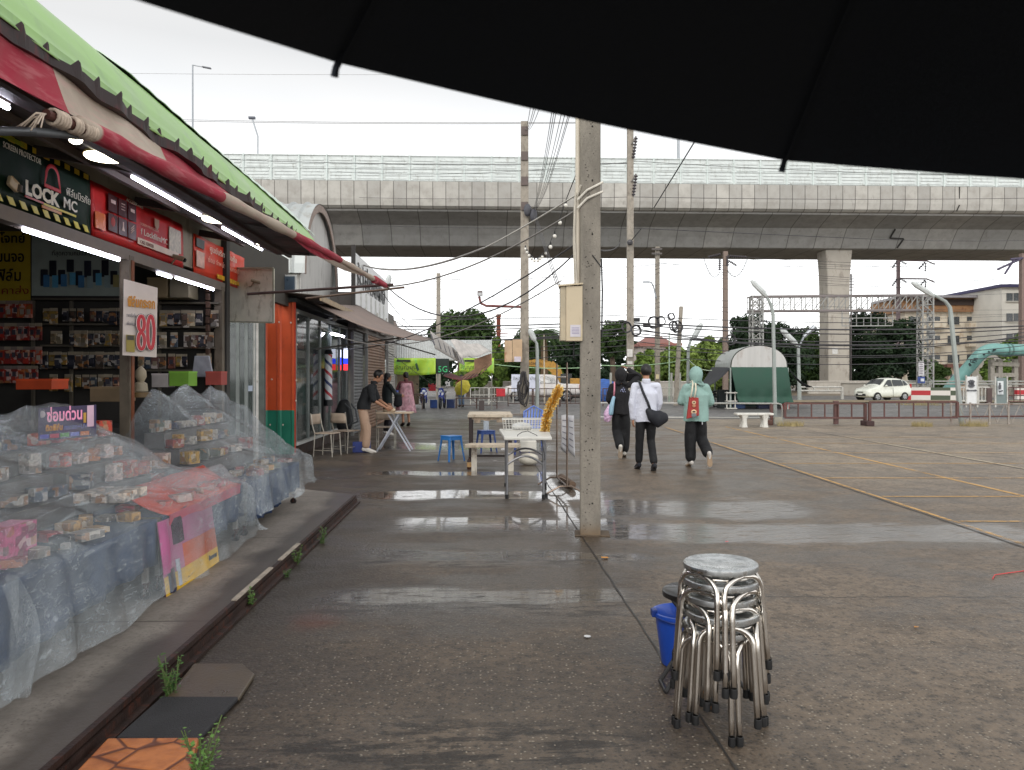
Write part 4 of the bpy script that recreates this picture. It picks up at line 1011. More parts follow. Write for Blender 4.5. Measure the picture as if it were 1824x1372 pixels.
disp_table(5.28, 7.0, 'middle display table with pink and orange goods under the plastic')
disp_table(7.12, 9.05, 'far display table with pale boxes under the plastic near the glass door', zf=.56)
# stepped risers
def riser(y0, y1, lab, x0=-2.72, z0=.61, steps=3):
    t = T('tiered_riser', lab, 'display riser', (-2.95, (y0+y1)/2, z0), 'tiered risers on the tables')
    for i in range(steps):
        mb = MB(); w_ = .46-i*.14; mb.box((-3.18+w_/2, (y0+y1)/2, z0+.085+i*.15), (w_, y1-y0-.01*i, .145)); mb.build('step', M((104, 100, 96), .6, var=.25), t)
riser(3.1, 5.15, 'grey tiered riser at the back of the nearest table'); riser(5.3, 6.3, 'tiered riser at the back of the middle table', steps=3); riser(7.2, 9.0, 'tiered riser at the back of the far table', z0=.57)
# boxes of goods, each its own object
def goods(x, y, z, sx, sy, sz, col, lab, rz=0, grp='goods under the plastic sheets', flap=None):
    t = T('goods_box', lab, 'box', (x, y, z), grp); t.rotation_euler = (0, 0, rz); o = V((x, y, z)); t.location = (0, 0, 0)
    mb = MB(); mb.box((0, 0, sz/2), (sx, sy, sz)); mb.build('carton', PM_(tuple(col)), t, bev=.003)
    mb = MB(); mb.box((.0, 0, sz+.001), (sx*.7, sy*.7, .004)); mb.build('label_patch', M(flap or tuple(max(0, int(v*.72)) for v in col), .5), t); t.location = o; return t
random.seed(21)
palA = [(200, 190, 180), (176, 166, 156), (60, 70, 90), (188, 90, 96), (214, 206, 196), (92, 104, 120), (206, 160, 90), (130, 70, 90), (40, 44, 56)]
for (ya, yb, z0, pal, nm) in ((3.2, 5.1, .61, palA, 'nearest'), (5.35, 6.9, .61, [(206, 74, 50), (212, 88, 60), (196, 178, 160), (222, 196, 186), (190, 70, 80), (60, 66, 84), (214, 130, 60)], 'middle'), (7.2, 8.95, .57, [(196, 188, 176), (176, 160, 140), (206, 160, 60), (80, 84, 110), (214, 206, 196), (160, 70, 60), (90, 100, 80)], 'far')):
    nms = {}
    def cn(c):
        r, g, b = c
        return 'black' if max(c) < 66 else 'orange red' if r > 180 and g < 100 else 'yellow' if r > 180 and b < 100 else 'cream' if min(c) > 155 else 'slate' if b > r else 'brown'
    y = ya; col_ = 0
    while y < yb:
        for row, (x, zz_) in enumerate(((-2.32, z0), (-2.5, z0), (-2.80, z0+.16), (-2.95, z0+.31), (-3.1, z0+.46))):
            if zz_ > z0+.2 and nm == 'middle' and y > 6.2: zz_ = z0; x = -2.9 if row == 3 else -3.05
            if random.random() < .12: continue
            sy = random.uniform(.07, .17); c_ = random.choice(pal); hh = random.uniform(.03, .08) if row < 2 else random.uniform(.06, .13)
            goods(x+random.uniform(-.03, .03), y+sy/2, zz_+.012, random.uniform(.07, .14), sy, hh, c_, '%s box, %s in the %s row of the %s display table' % (cn(c_), ordn(col_), ('front', 'second', 'third', 'fourth', 'back')[row], nm), random.uniform(-.5, .5))
        y += .2; col_ += 1
for i in range(3):
    for j in range(3): goods(-2.36-.11*j, 5.0+i*.12+.35-.35, .75, .095, .10, .06, (226, 212, 198), 'small white carton, %s row and %s column of the neat block behind the pink box' % (ORD[j], ORD[i]), .03, 'block of small white cartons')
# flat sheets of colour lying on the table fronts
t = T('goods_sheet', 'orange and pink sheet of goods draped along the middle table front', 'sheet', (-2.3, 6.1, .6))
mb = MB(); mb.grid(lambda u, v: V((-2.19-.34*v, 5.35+u*1.55, .60+.05*v+.12*v*v+.01*mn.noise(V((u*8, v*5, 0))))), 20, 5); mb.build('sheet_face', M((206, 76, 52), .6, var=.3, scale=4), t, smooth='all', solid=.004)
mb = MB(); mb.grid(lambda u, v: V((-2.186-.004*v, 5.35+u*1.5, .605-.075*v)), 12, 2); mb.build('sheet_edge', M((206, 90, 110), .6, var=.2), t, solid=.004)
t = goods(-2.42, 3.95, .61, .14, .26, .2, (206, 96, 140), 'pink patterned box at the left edge under the plastic', 0, flap=(226, 150, 180))
# leaning poster at the table front
t = T('leaning_poster', 'pink and orange poster leaning on the front of the middle table', 'poster', (-2.17, 5.7, .085))
def pq(u, v): return V((-2.14-.06*v, 5.17+u*1.0, .085+v*(.50-.02*u)))
def ppan(nm, u0, u1, v0, v1, mat, off=0):
    mb = MB(); mb.grid(lambda a, b: pq(u0+(u1-u0)*a, v0+(v1-v0)*b)+V((off+.01*math.sin(a*3), 0, 0)), 6, 3); mb.build(nm, mat, t, smooth='all', rec=False)
ppan('sheet', 0, 1, 0, 1, M((188, 110, 150), .35, var=.2, scale=3, coat=.3))
ppan('orange_band', .18, 1, .16, .58, M((212, 96, 50), .35, var=.25, scale=3), .003); ppan('yellow_band', 0, 1, 0, .26, M((222, 178, 50), .35), .005)
ppan('pink_picture', .0, .14, .3, 1, M((206, 80, 150), .35), .006); ppan('phone_picture', .2, .4, .62, .98, M((60, 40, 60), .3, var=.4, scale=14), .006); ppan('phone_picture', .06, .17, .02, .34, M((40, 44, 70), .3), .008); ppan('phone_picture', .2, .27, .05, .42, M((190, 196, 206), .3), .008)
text('Samsung', .035, BK, pq(.78, .13)+V((.012, 0, 0)), UY, UZ, t, width=.17, bold=.003); text('Smartphone', .02, BK, pq(.36, .07)+V((.012, 0, 0)), UY, UZ, t, width=.13)
# pink service sign on the riser
t = T('service_sign', 'pink and blue Thai repair sign standing on the near table', 'sign', W(120, 786, 5.3))
a, b, c_, d_ = W(68, 786, 5.25), W(170, 777, 5.45), W(170, 721, 5.45), W(68, 727, 5.25); ux = (b-a).normalized()
MB().prism([a, b, c_, d_], (0, .012, 0)).build('board', M((60, 46, 92), .35, var=.3, scale=10), t)
def s2(px, py, k=.006): f = (px-68)/102; return W(px, py, 5.25+.2*f)-V((0, k, 0))
def tx2(s, px, py, sz, mat, pxe, bold=0): o = s2(px, py); text(s, sz, mat, o, ux, UZ, t, 'lettering', .001, 'LEFT', (s2(pxe, py)-o).length, bold)
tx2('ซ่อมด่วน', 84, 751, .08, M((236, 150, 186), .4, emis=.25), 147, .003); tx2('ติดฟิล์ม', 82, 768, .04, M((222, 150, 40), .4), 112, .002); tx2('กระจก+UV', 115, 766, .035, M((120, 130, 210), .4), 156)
for i, cc in enumerate(((90, 90, 200), (206, 70, 100), (90, 160, 80), (110, 120, 210), (226, 130, 60))):
    o = s2(80+i*18, 778-i*1.6); MB().obox(o, ux*.026, V((0, .002, 0)), UZ*.014).build('service_tag', M(cc, .4), t)
o = s2(76, 738); MB().sph(o, .022, 12, (1, .1, 1.1)).build('round_logo', M((230, 220, 226), .4), t); MB().obox(s2(162, 741), ux*.02, V((0, .002, 0)), UZ*.075).build('phone_picture', M((236, 196, 216), .4), t); MB().obox(s2(152, 744), ux*.008, V((0, .002, 0)), UZ*.035).build('tool_picture', M((210, 160, 60), .4), t)

# ---- the clear plastic sheets ----
def plastic():
    mm, t, b, ob, pos = base_mat('clear_plastic'); n = nnoise(t, nmap(t, pos, (1, .2, .6), rot=(.5, .3, .2)), 9, 5, .65, 1.2); big = nnoise(t, pos, 1.6, 4)
    st = nnoise(t, nmap(t, pos, (2.0, .10, .7), rot=(.6, .1, .25)), 24, 4, .6)
    b.inputs['Base Color'].default_value = (*S((192, 200, 204)), 1); b.inputs['Roughness'].default_value = .09; b.inputs['Specular IOR Level'].default_value = 1.0
    cr = (st-.5).abs().sm(.03, .0)*big.sm(.35, .6); al = n.sm(.3, .8, .16, .28)+big.sm(.38, .7, .0, .22)+st.sm(.56, .78, 0, .30)+cr*.22; lnk(t, al.min(.85), b.inputs['Alpha'])
    bump(t, b, n*.2+st*.6+cr*.35, .6, .016); return mm
PLA = plastic()
def sheet(name, lab, y0, y1, ridge, drop_end0, drop_end1, seed, hem=.10, xf=-2.10):
    """ridge(y)->(x,z)"""
    mb = MB(); NU, NV = 190, 80
    def f(u, v):
        y = y0+(y1-y0)*u; xr, zr = ridge(y)
        pts = [(xr-.22, zr-.35), (xr, zr), (xr+.38, zr-.26), (xf-.20, .80), (xf-.01, .655), (xf+.05, hem)]
        k = v*(len(pts)-1); i = min(int(k), 4); k -= i; x = pts[i][0]*(1-k)+pts[i+1][0]*k; z = pts[i][1]*(1-k)+pts[i+1][1]*k
        e0 = max(0, 1-(y-y0)/drop_end0) if drop_end0 else 0; e1 = max(0, 1-(y1-y)/drop_end1) if drop_end1 else 0
        e = max(e0, e1); z = z-(z-hem)*(e**1.8)*.92
        y += .10*(e1-e0)*v
        q = V((x*2.2+seed, y*1.1, z*1.5)); nz = mn.noise(q*1.7)*.045+mn.noise(V(((y*.8-x*1.6)*3.2, (y+x*.5)*.9, seed))*1.3)*.03+mn.noise(V(((y*.8-x*1.6)*7, (y+x*.5)*1.0, seed+3)))*.010
        nz -= .030*abs(mn.noise(V(((y*.9-x*1.5)*4.1+seed, (y+x*.6)*.8, 2))))+.022*abs(mn.noise(V(((y*.5+x*1.9)*5.3, (y-x*.3)*1.1, seed)))); nz += .012
        fold = .03*max(0, v-.55)*math.sin(y*11+3*mn.noise(V((y*2, seed, 0)))+v*4)*2
        hemw = max(0, v-.8)*5; z += hemw*.09*mn.noise(V((y*1.8, seed, 5)))+nz*(1-.6*e); x += nz*.8+fold
        return V((x, y, max(z, .095)))
    mb.grid(f, NU, NV); return tag(mb.build(name, PLA, smooth='all', rec=False), lab, 'plastic sheet', 'plastic rain covers')
def rAB(y):
    h = 1.33 if y < 5.8 else 1.33-.52*min(1, (y-5.8)/1.1); h -= .10*max(0, (4.9-y)); return (-3.06, max(h, .8)+.02*math.sin(y*5))
sheet('plastic_cover', 'clear plastic rain sheet draped over the two nearest display tables', 2.5, 7.06, rAB, .25, .4, 1.3, .14)
def rC(y): return (-3.12, 1.40+.05*math.cos((y-7.0)*3.3*2)+(.04 if y > 8.3 else 0))
sheet('plastic_cover', 'clear plastic rain sheet draped over the far display table', 6.98, 9.25, rC, .2, .5, 7.7, .30, xf=-2.06)
# hanging tail of the near sheet tied to the table leg
mb = MB(); mb.grid(lambda u, v: V((-2.17+.05*math.sin(u*6+v*3)+.03*v, 3.50+.14*u+.05*math.sin(v*4)*u, .62-.53*v+.02*math.sin(u*9))), 14, 24)
tag(mb.build('plastic_tail', PLA, smooth='all'), 'loose tail of clear plastic hanging to the walkway at the left edge', 'plastic sheet', 'plastic rain covers')
mb = MB(); p = W(8, 1128, 3.66); mb.tube([p+V((0, 0, -.03)), p+V((0, 0, .03))], .035, 12); tag(mb.build('rust_ring', M((120, 56, 30), .6, .3), smooth=1), 'rusty collar on the table leg at the left edge', 'collar')

# ---- step slabs and mats ----
def slab(nm, lab, cat, pts, z, mat, part=None):
    P = [G(px, py, z) for px, py in pts]; P = [V((p.x, p.y, .006)) for p in P]
    mb = MB(); mb.prism(P, (0, 0, z-.006)); return tag(mb.build(nm, mat, bev=.008), lab, cat)
slab('concrete_step', 'worn concrete step slab at the kerb between weeds', 'step', [(290, 1250), (345, 1181), (432, 1181), (454, 1200), (427, 1242)], .028, M((82, 70, 55), .35, var=.3, scale=5, stain=(84, 66, 40), bmp=.2))
slab('rubber_mat', 'dark grey rubber mat lying beside the kerb', 'mat', [(206, 1313), (288, 1240), (425, 1240), (352, 1316)], .03, M((44, 43, 45), .7, var=.25, scale=8, bmp=.6, bscale=160))
def stone_mat():
    mm, t, b, ob, pos = base_mat('orange_stone_tile'); v = nvor(t, nmap(t, pos, (1, 1, .1)), 5.5, 'DISTANCE_TO_EDGE'); n = nnoise(t, pos, 14, 5)
    c = cmix(t, n.sm(.3, .7), S((150, 84, 40)), S((184, 112, 58))); c = cmix(t, E(t, v.outputs['Distance']).sm(.05, .015), c, S((92, 46, 24))); lnk(t, c, b.inputs['Base Color']); b.inputs['Roughness'].default_value = .4
    bump(t, b, E(t, v.outputs['Distance']).sm(0, .1)+n*.3, .4); return mm
slab('stone_pattern_mat', 'orange crazy paving patterned mat at the bottom left', 'mat', [(110, 1400), (192, 1314), (354, 1313), (325, 1420)], .05, stone_mat())
LEAF = M((70, 110, 44), .55, var=.35, scale=20); LEAF2 = M((96, 136, 60), .5, var=.3, scale=20)
def weed(px, py, h, n, lab, seed):
    random.seed(seed); p = G(px, py, .03); t = T('weed', lab, 'weed', V((p.x, p.y, .0)))
    ms = MB(); lf = MB()
    for i in range(n):
        a = random.uniform(0, 6.28); l = random.uniform(.35, 1)*h; tp = V((p.x+math.cos(a)*l*.3, p.y+math.sin(a)*l*.3, l)); b0 = V((p.x+random.uniform(-.02, .02), p.y+random.uniform(-.03, .03), 0))
        ms.tube([b0, b0.lerp(tp, .5)+V((0, 0, .02)), tp], .0022, 4)
        for k in range(11):
            q = b0.lerp(tp, .2+.8*k/10)+V([random.uniform(-.012, .012) for _ in range(3)]); a2 = random.uniform(0, 6.28); d = V((math.cos(a2), math.sin(a2), random.uniform(-.2, .6))); s_ = random.uniform(.012, .024); e = d.cross(V((0, 0, 1))).normalized()*s_*.42
            lf.face([q, q+d*s_*.5+e, q+d*s_, q+d*s_*.5-e])
    ms.build('stem', M((92, 110, 60), .6), t); lf.build('leaves', LEAF if seed % 2 else LEAF2, t, rec=False)
weed(574, 962, .15, 13, 'small green weed at the far end of the kerb', 1); weed(529, 999, .15, 12, 'green weed on the kerb, second from the far end', 2); weed(512, 1022, .07, 5, 'tiny weed sprig in front of the second kerb weed', 3)
weed(446, 1073, .13, 9, 'thin weed growing over the pale kerb strip', 4); weed(303, 1232, .22, 16, 'taller weed beside the concrete step', 5); weed(360, 1395, .26, 18, 'tall weed by the orange patterned mat', 6)
# ================= THREE WALKERS =================
BT = M((11, 11, 14), .8, var=.15, bmp=.2); WHT = M((206, 208, 220), .7, var=.06, bmp=.15); NAVY = M((20, 22, 30), .7, var=.15)
JOG = dict(elL=(-.21, -.05, 1.11), wrL=(-.23, .0, .85))
w1 = person('person', 'person in white shirt and black trousers seen from behind with a dark shoulder bag', G(1151, 838), R(-2), 1.025,
    dict(shL=(-.185, 0, 1.385), shR=(.185, 0, 1.385), elL=(-.235, -.03, 1.10), wrL=(-.215, .02, .84), elR=(.225, .05, 1.10), wrR=(.19, .16, .92), hpL=(-.09, 0, .91), knL=(-.10, .04, .48), anL=(-.105, .10, .085), toL=(-.115, .25, .03), knR=(.085, .06, .48), anR=(.10, -.18, .10), toR=(.105, -.04, .035), head=(0.0, .02, 1.59)),
    top=WHT, trousers=BT, shoes=(NAVY, M((70, 68, 70), .6)), loose=1.03, flare=1.02, topz=-.10)
bg_ = T('shoulder_bag', 'round dark navy shoulder bag hanging at the right hip of the white shirt walker', 'bag', pw(w1, (.17, -.15, .8)))
mb = MB(); ell_tube(mb, [pw(w1, (.0, -.17, .98)), pw(w1, (.06, -.19, .90)), pw(w1, (.17, -.19, .84)), pw(w1, (.27, -.17, .87))], [(.05, .04), (.10, .07), (.15, .085), (.09, .06)], side=(0, 0, 1)); k = remesh(mb, .015, 3); k.build('bag_body', NAVY, bg_, smooth='all')
mb = MB(); mb.tube([pw(w1, p) for p in ((-.12, .02, 1.455), (-.12, -.10, 1.42), (-.08, -.155, 1.28), (-.0, -.165, 1.1), (.03, -.17, 1.0))], [(.022, .006)]*5, 8, side=(1, 0, 0)); mb.build('strap', NAVY, bg_, smooth='all')
DKH = M((22, 20, 23), .85, var=.15, bmp=.2)
w2 = person('person', 'person in a black hooded jacket raising an arm over the head', G(1106, 815), R(-4), 1.0,
    dict(hpL=(-.09, 0, .91), knL=(-.07, .05, .5), anL=(-.04, -.30, .20), toL=(-.045, -.27, .045), knR=(.09, .05, .48), anR=(.07, .05, .085), toR=(.08, .2, .03), elL=(-.23, .04, 1.12), wrL=(-.18, .22, 1.05), shR=(.19, 0, 1.42), elR=(.36, .10, 1.56), wrR=(.16, .2, 1.70), head=(0, .03, 1.58)),
    top=DKH, trousers=BT, shoes=(M((206, 200, 190), .6), M((150, 134, 116), .7)), flare=1.45, loose=1.12, hood=DKH, topz=-.05)
mb = MB(); mb.grid(lambda u, v: pw(w2, (.04+.34*u, .02+.10*v, 1.70-.14*u-.20*v*(1-.6*u)-.03*math.sin(u*6))), 12, 6); cl = mb.build('raised_sleeve_cloth', DKH, None, smooth='all', solid=.012); tag(cl, 'black jacket flap held out over the shoulder of the hooded walker', 'jacket flap')
mb = MB(); random.seed(9); p0 = V((.0, -.158, 1.30))
for i in range(9): a_ = i*.7; mb.sph(pw(w2, p0+V((math.cos(a_)*.05*(.4+.6*(i % 3)/2), 0, math.sin(a_)*.045*(.4+.6*(i % 3)/2)))), .013, 6, (1, .4, 1))
em = remesh(mb, .006, 1).build('back_emblem', M((150, 156, 190), .6), None, smooth='all'); em.parent = w2; em.location = (0, 0, 0); em.matrix_parent_inverse = Matrix()
vv = [v.co for v in em.data.vertices]; iv = (Matrix.Translation(w2.location) @ Matrix.Rotation(w2.rotation_euler[2], 4, 'Z')).inverted()
c_ = V(((min(p.x for p in vv)+max(p.x for p in vv))/2, (min(p.y for p in vv)+max(p.y for p in vv))/2, (min(p.z for p in vv)+max(p.z for p in vv))/2))
em.location = iv @ pw(w2, (.02, -.165, 1.26))
tb = T('tote_bag', 'pale blue tote on a pink strap at the side of the black hooded walker', 'bag', pw(w2, (-.22, -.12, .85)))
mb = MB(); ell_tube(mb, [pw(w2, (-.21, -.12, .86)), pw(w2, (-.19, -.13, 1.0)), pw(w2, (-.15, -.13, 1.16))], [(.05, .10), (.045, .08), (.03, .05)], side=(1, 0, 0)); mb.build('bag_body', M((150, 186, 206), .6, var=.25, scale=9), tb, smooth='all')
MB().tube([pw(w2, p) for p in ((-.15, -.14, 1.16), (-.14, -.16, 1.3), (-.13, -.08, 1.44), (-.12, .02, 1.46))], [(.016, .006)]*4, 6, side=(1, 0, 0)).build('strap', M((206, 130, 146), .6), tb, smooth='all')
mb = MB(); ell_tube(mb, [pw(w2, (-.27, -.10, .74)), pw(w2, (-.25, -.10, .86)), pw(w2, (-.23, -.10, 1.0))], [(.07, .06), (.09, .07), (.03, .03)]); k = remesh(mb, .014, 1)
for v in k.b.verts: v.co += V((1, 1, 1))*.014*mn.noise(v.co*26)
tag(k.build('plastic_bag', M((212, 176, 206), .4, var=.3, scale=14), smooth='all'), 'pink translucent plastic bag hanging low beside the tote', 'plastic bag')
TEAL = M((138, 168, 160), .85, var=.1, bmp=.25)
w3 = person('person', 'person in a teal hoodie and black trousers with a red bag on the back', G(1240, 832), R(2), 1.0,
    dict(hpL=(-.09, 0, .91), knL=(-.10, .02, .48), anL=(-.09, .02, .085), toL=(-.10, .17, .03), knR=(.11, .06, .49), anR=(.14, -.26, .22), toR=(.15, -.25, .065), elL=(-.25, .06, 1.13), wrL=(-.16, .24, 1.10), elR=(.27, .04, 1.12), wrR=(.2, .22, 1.02), head=(0, .02, 1.58)),
    top=TEAL, trousers=BT, shoes=(M((200, 194, 186), .6), M((150, 128, 104), .7)), flare=1.5, loose=1.28, hood=TEAL, topz=-.10)
rb = T('tote_bag', 'red patterned tote bag with cream straps on the back of the teal hoodie', 'bag', pw(w3, (-.13, -.22, .88)))
RDM, t_, b_, ob_, ps_ = base_mat('red_pattern_cloth'); v = nvor(t_, ps_, 60); lnk(t_, cmix(t_, E(t_, v.outputs['Distance']).sm(.16, .12)*.6, S((150, 44, 38)), S((70, 30, 28))), b_.inputs['Base Color']); b_.inputs['Roughness'].default_value = .7
mb = MB(); P = [pw(w3, p) for p in ((-.23, -.22, .84), (-.02, -.24, .90), (-.02, -.21, 1.20), (-.17, -.19, 1.22))]; mb.prism(P, (0, .05, 0)); bb_ = mb.build('bag_body', RDM, rb, bev=.01)
for zc, sx in ((1.10, .04), (.94, .055)):
    MB().sph(pw(w3, (-.11, -.232, zc+.02)), sx, 14, (.9, .12, .75)).build('cream_motif', M((206, 176, 140), .7), rb, smooth=1); MB().sph(pw(w3, (-.11, -.236, zc-.035)), sx*.8, 14, (1, .12, .9)).build('lower_motif', M((170, 120, 90), .7) if zc > 1 else M((112, 116, 120), .7), rb, smooth=1)
    MB().sph(pw(w3, (-.11, -.240, zc+.025)), sx*.4, 10, (1.2, .12, .6)).build('dark_motif', M((50, 34, 32), .7), rb, smooth=1)
for dx in (-.03, .035): MB().tube([pw(w3, p) for p in ((-.13+dx, -.21, 1.2), (-.10+dx, -.2, 1.34), (-.08+dx*.7, -.15, 1.44), (-.08, -.02, 1.50))], [(.014, .005)]*4, 6, side=(1, 0, 0)).build('strap', M((206, 198, 176), .7), rb, smooth='all')
mb = MB(); mb.tube([pw(w3, (.06, -.13, .86)), pw(w3, (.065, -.14, .74))], .008, 6); d_ = mb.build('drawstring', M((196, 196, 200), .6), None); tag(d_, 'pale drawstring end hanging from the teal hoodie hem', 'drawstring')
# ================= BARBER SHOP ROW =================
BX = -3.7
row = T('barber_shop', 'barber shop with glass front, orange and green corrugated end wall and dark eave', 'shop', (BX-1.2, 17, 0))
def corr_wall(x0, x1, y, z0, z1, nm, mat):
    mb = MB(); prof = []; x = x0
    while x < x1-.01:
        prof += [(x, 0), (x+.17, 0), (x+.20, .03), (x+.24, .03), (x+.27, 0)]; x += .27
    prof = [(min(a, x1), b) for a, b in prof]
    for (a, b), (c, d) in zip(prof, prof[1:]):
        if c > a: mb.face([(a, y-b, z0), (c, y-d, z0), (c, y-d, z1), (a, y-b, z1)])
    return mb.build(nm, mat, row, solid=.003)
corr_wall(-4.75, BX, 14.8, .92, 3.05, 'upper_wall', M((206, 84, 42), .5, var=.12, scale=3, stain=(176, 70, 40)))
corr_wall(-4.75, BX, 14.803, .08, .92, 'lower_wall', M((34, 122, 98), .5, var=.15, scale=3))
MB().box((-4.2, 14.86, .05), (1.1, .1, .10)).build('wall_footing', M((60, 50, 44), .7), row)
mb = MB(); random.seed(4)
for px, py in ((497, 574), (518, 575), (530, 558), (531, 569), (529, 614), (484, 676), (528, 678), (527, 714), (481, 757), (504, 757)):
    p = VY(px, py, 14.76); k = MB(); k.sph(p, .016, 8, (1, .4, 1.2)); k.build('wall_screw', M((206, 190, 176), .5), row)
mb = MB(); mb.box((BX-.01, 14.82, 1.56), (.05, .06, 3.0)); mb.build('corner_trim', M((190, 60, 34), .5), row)
GLASS, gt, gb, _, gp = base_mat('shop_glass'); gb.inputs['Base Color'].default_value = (.05, .07, .065, 1); gb.inputs['Roughness'].default_value = .06; gb.inputs['Alpha'].default_value = .62; gb.inputs['Specular IOR Level'].default_value = .9
ALU = M((150, 156, 154), .4, .5, var=.1); ALW = M((196, 196, 192), .5, var=.08); DKI = M((46, 50, 48), .8, var=.4, scale=2)
# glass bays, mullions, sill
ys = [14.95, 16.0, 17.1, 18.2, 19.3, 20.3]
for a, b in zip(ys, ys[1:]): MB().box((BX-.03, (a+b)/2, 1.55), (.01, b-a-.05, 2.5)).build('glass_pane', GLASS, row)
for y_ in ys: MB().box((BX-.02, y_, 1.55), (.05, .05, 2.6)).build('mullion', ALU, row)
MB().box((BX-.02, 17.6, .26), (.09, 5.4, .06)).build('sill', ALW, row); MB().box((BX-.04, 17.6, .12), (.04, 5.4, .22)).build('plinth', M((54, 40, 34), .7, stain=(90, 60, 40)), row)
MB().box((BX-.02, 17.6, 2.83), (.06, 5.4, .08)).build('head_rail', ALU, row)
MB().box((-6.4, 17.6, 1.5), (.1, 5.6, 3)).build('rear_wall', M((120, 128, 122), .8, var=.3), row); MB().box((-5.0, 20.4, 1.5), (2.6, .08, 3)).build('partition', DKI, row)
MB().box((-5.1, 17.6, 3.02), (2.9, 5.7, .08)).build('shop_ceiling', DKI, row)
# dark inner furnishings seen through the glass
bc = T('barber_chair', 'dark barber chair behind the glass front', 'chair', (-4.9, 16.6, 0))
MB().box((-4.9, 16.6, .55), (.5, .5, .14), bev=.04).build('seat', M((40, 46, 50), .5), bc); MB().box((-5.12, 16.6, .92), (.12, .5, .62), bev=.04).build('backrest', M((40, 46, 50), .5), bc); MB().tube([(-4.9, 16.6, 0), (-4.9, 16.6, .5)], .05, 10).build('pedestal', ALU, bc)
mb = MB(); mb.box((-3.735, 15.45, 2.36), (.01, .5, .5)); tag(mb.build('poster', M((150, 48, 44), .5, var=.4, scale=9)), 'red poster inside the first glass bay of the barber shop', 'poster')
mb = MB(); mb.box((-3.73, 15.45, 2.0), (.01, .55, .14)); tag(mb.build('price_strip', M((190, 190, 184), .5, var=.3, scale=30)), 'white notice strip under the red poster', 'notice')
mb = MB(); mb.box((-3.73, 15.5, 1.25), (.008, .62, .9)); tag(mb.build('window_print', M((70, 110, 100), .4, var=.5, scale=4, stain=(170, 180, 180))), 'blue green picture print stuck inside the first glass bay', 'poster')
# near sliding door with white frame, facing the walkway
d = 13.6; dr = T('glass_door', 'aluminium glass door panel beyond the phone shop with a white frame post', 'door', W(430, 900, 13.6)*1); dr.location.z = .08
A = W(402, 700, 13.4); A.z = 0; B_ = W(453, 700, 13.7); B_.z = 0; ux = (B_-A).normalized(); L = (B_-A).length
MB().obox((A+B_)/2+V((0, 0, 1.45)), ux*L/2, V((0, .006, 0)), V((0, 0, 1.36))).build('glass_pane', GLASS, dr)
for k in (0, .42, .72, 1): MB().bar(A+ux*L*k+V((0, 0, .09)), A+ux*L*k+V((0, 0, 2.85)), .05, .06).build('door_stile', ALU, dr)
MB().bar(A+V((0, 0, .12)), B_+V((0, 0, .12)), .06, .08).build('door_rail', ALU, dr); MB().bar(A+V((0, 0, 2.84)), B_+V((0, 0, 2.84)), .06, .08).build('door_rail', ALU, dr)
P_ = W(459, 700, 13.75); P_.z = 1.5; MB().obox(P_, ux*.055, V((0, .05, 0)), V((0, 0, 1.42))).build('white_post', M((206, 202, 196), .6, stain=(150, 140, 128)), dr)
MB().obox(A.lerp(B_, .85)+V((0, -.02, 1.35)), ux*.05, V((0, .004, 0)), V((0, 0, .05))).build('door_notice', M((170, 180, 196), .5), dr)
mb = MB(); mb.box((-3.86, 12.2, 3.35), (.10, 5.2, .9)); tag(mb.build('side_wall_panel', M((70, 66, 60), .8, var=.3)), 'dark panel wall between phone shop and barber shop', 'wall')
mb = MB(); mb.box((-5.2, 13.9, 1.6), (2.4, .1, 3.3)); tag(mb.build('recess_wall', M((84, 90, 86), .8, var=.3)), 'grey recess wall behind the glass door', 'wall')
# roof slab edge and eaves over barber shop
rs = T('lean_to_roof', 'rusty edged lean-to roof over the barber shop front', 'roof', (-4, 17, 3.05))
mb = MB(); mb.grid(lambda u, v: V((-3.15-3.4*v, 14.5+u*6.6, 3.08+.30*v+.02*math.sin(u*60))), 60, 2); mb.build('roof_sheet', M((120, 112, 104), .6, .3, stain=(90, 70, 56)), rs, solid=.01)
MB().box((-3.14, 17.8, 3.03), (.03, 6.6, .10)).build('fascia_strip', M((160, 140, 112), .6, stain=(110, 90, 70)), rs)
# retractable awning of the row with fringe
aw2 = T('brown_awning', 'grey brown canvas awning sloping out from the row with a striped fringe valance', 'awning', (-3.2, 20, 2.6))
a, b, c_, d_ = W(575, 540, 15.2), W(758, 607, 15.6), W(730, 600, 19.5), W(545, 536, 19.5)
a = VX(560, 541, -3.3); 
mb = MB(); p1, p2, p3, p4 = VX(560, 541, -3.4), VX(742, 607, -1.35), VX(775, 606, -1.35), VX(640, 545, -3.45)
mb.grid(lambda u, v: p1.lerp(p2, u).lerp(p4.lerp(p3, u), v)-V((0, 0, .10*math.sin(math.pi*u))), 14, 6); mb.build('canvas', M((128, 112, 104), .8, var=.2, scale=3, bmp=.2), aw2, smooth='all', solid=.012)
mb = MB(); q1, q2 = VX(766, 603, -1.35), VX(822, 640, -1.0); 
mb.grid(lambda u, v: q1.lerp(q2, u)+V((.12*v, -.05*v, .18-.42*v)), 16, 4); mb.build('valance', M((176, 170, 164), .8, var=.25, scale=9), aw2, smooth='all', solid=.006)
for i in range(8):
    f = i/7; p = q1.lerp(q2, f); MB().bar(p+V((.02, -.02, .10)), p+V((.11, -.06, -.16)), .05, .012).build('valance_stripe', M((92, 92, 96), .8), aw2)
for i in range(16):
    f = i/15; p = V((0, 0, 0)); p = W(846+(f)*28, 640-f*10, 26); MB().tube([p, p+V((.02*math.sin(i), 0, -.35)), p+V((-.25-.2*(1-f), 0, -.62-.08*math.sin(i*2)))], [.03, .035, .012], 5).build('fringe_tassel', M((166, 132, 108), .85, var=.2), aw2)
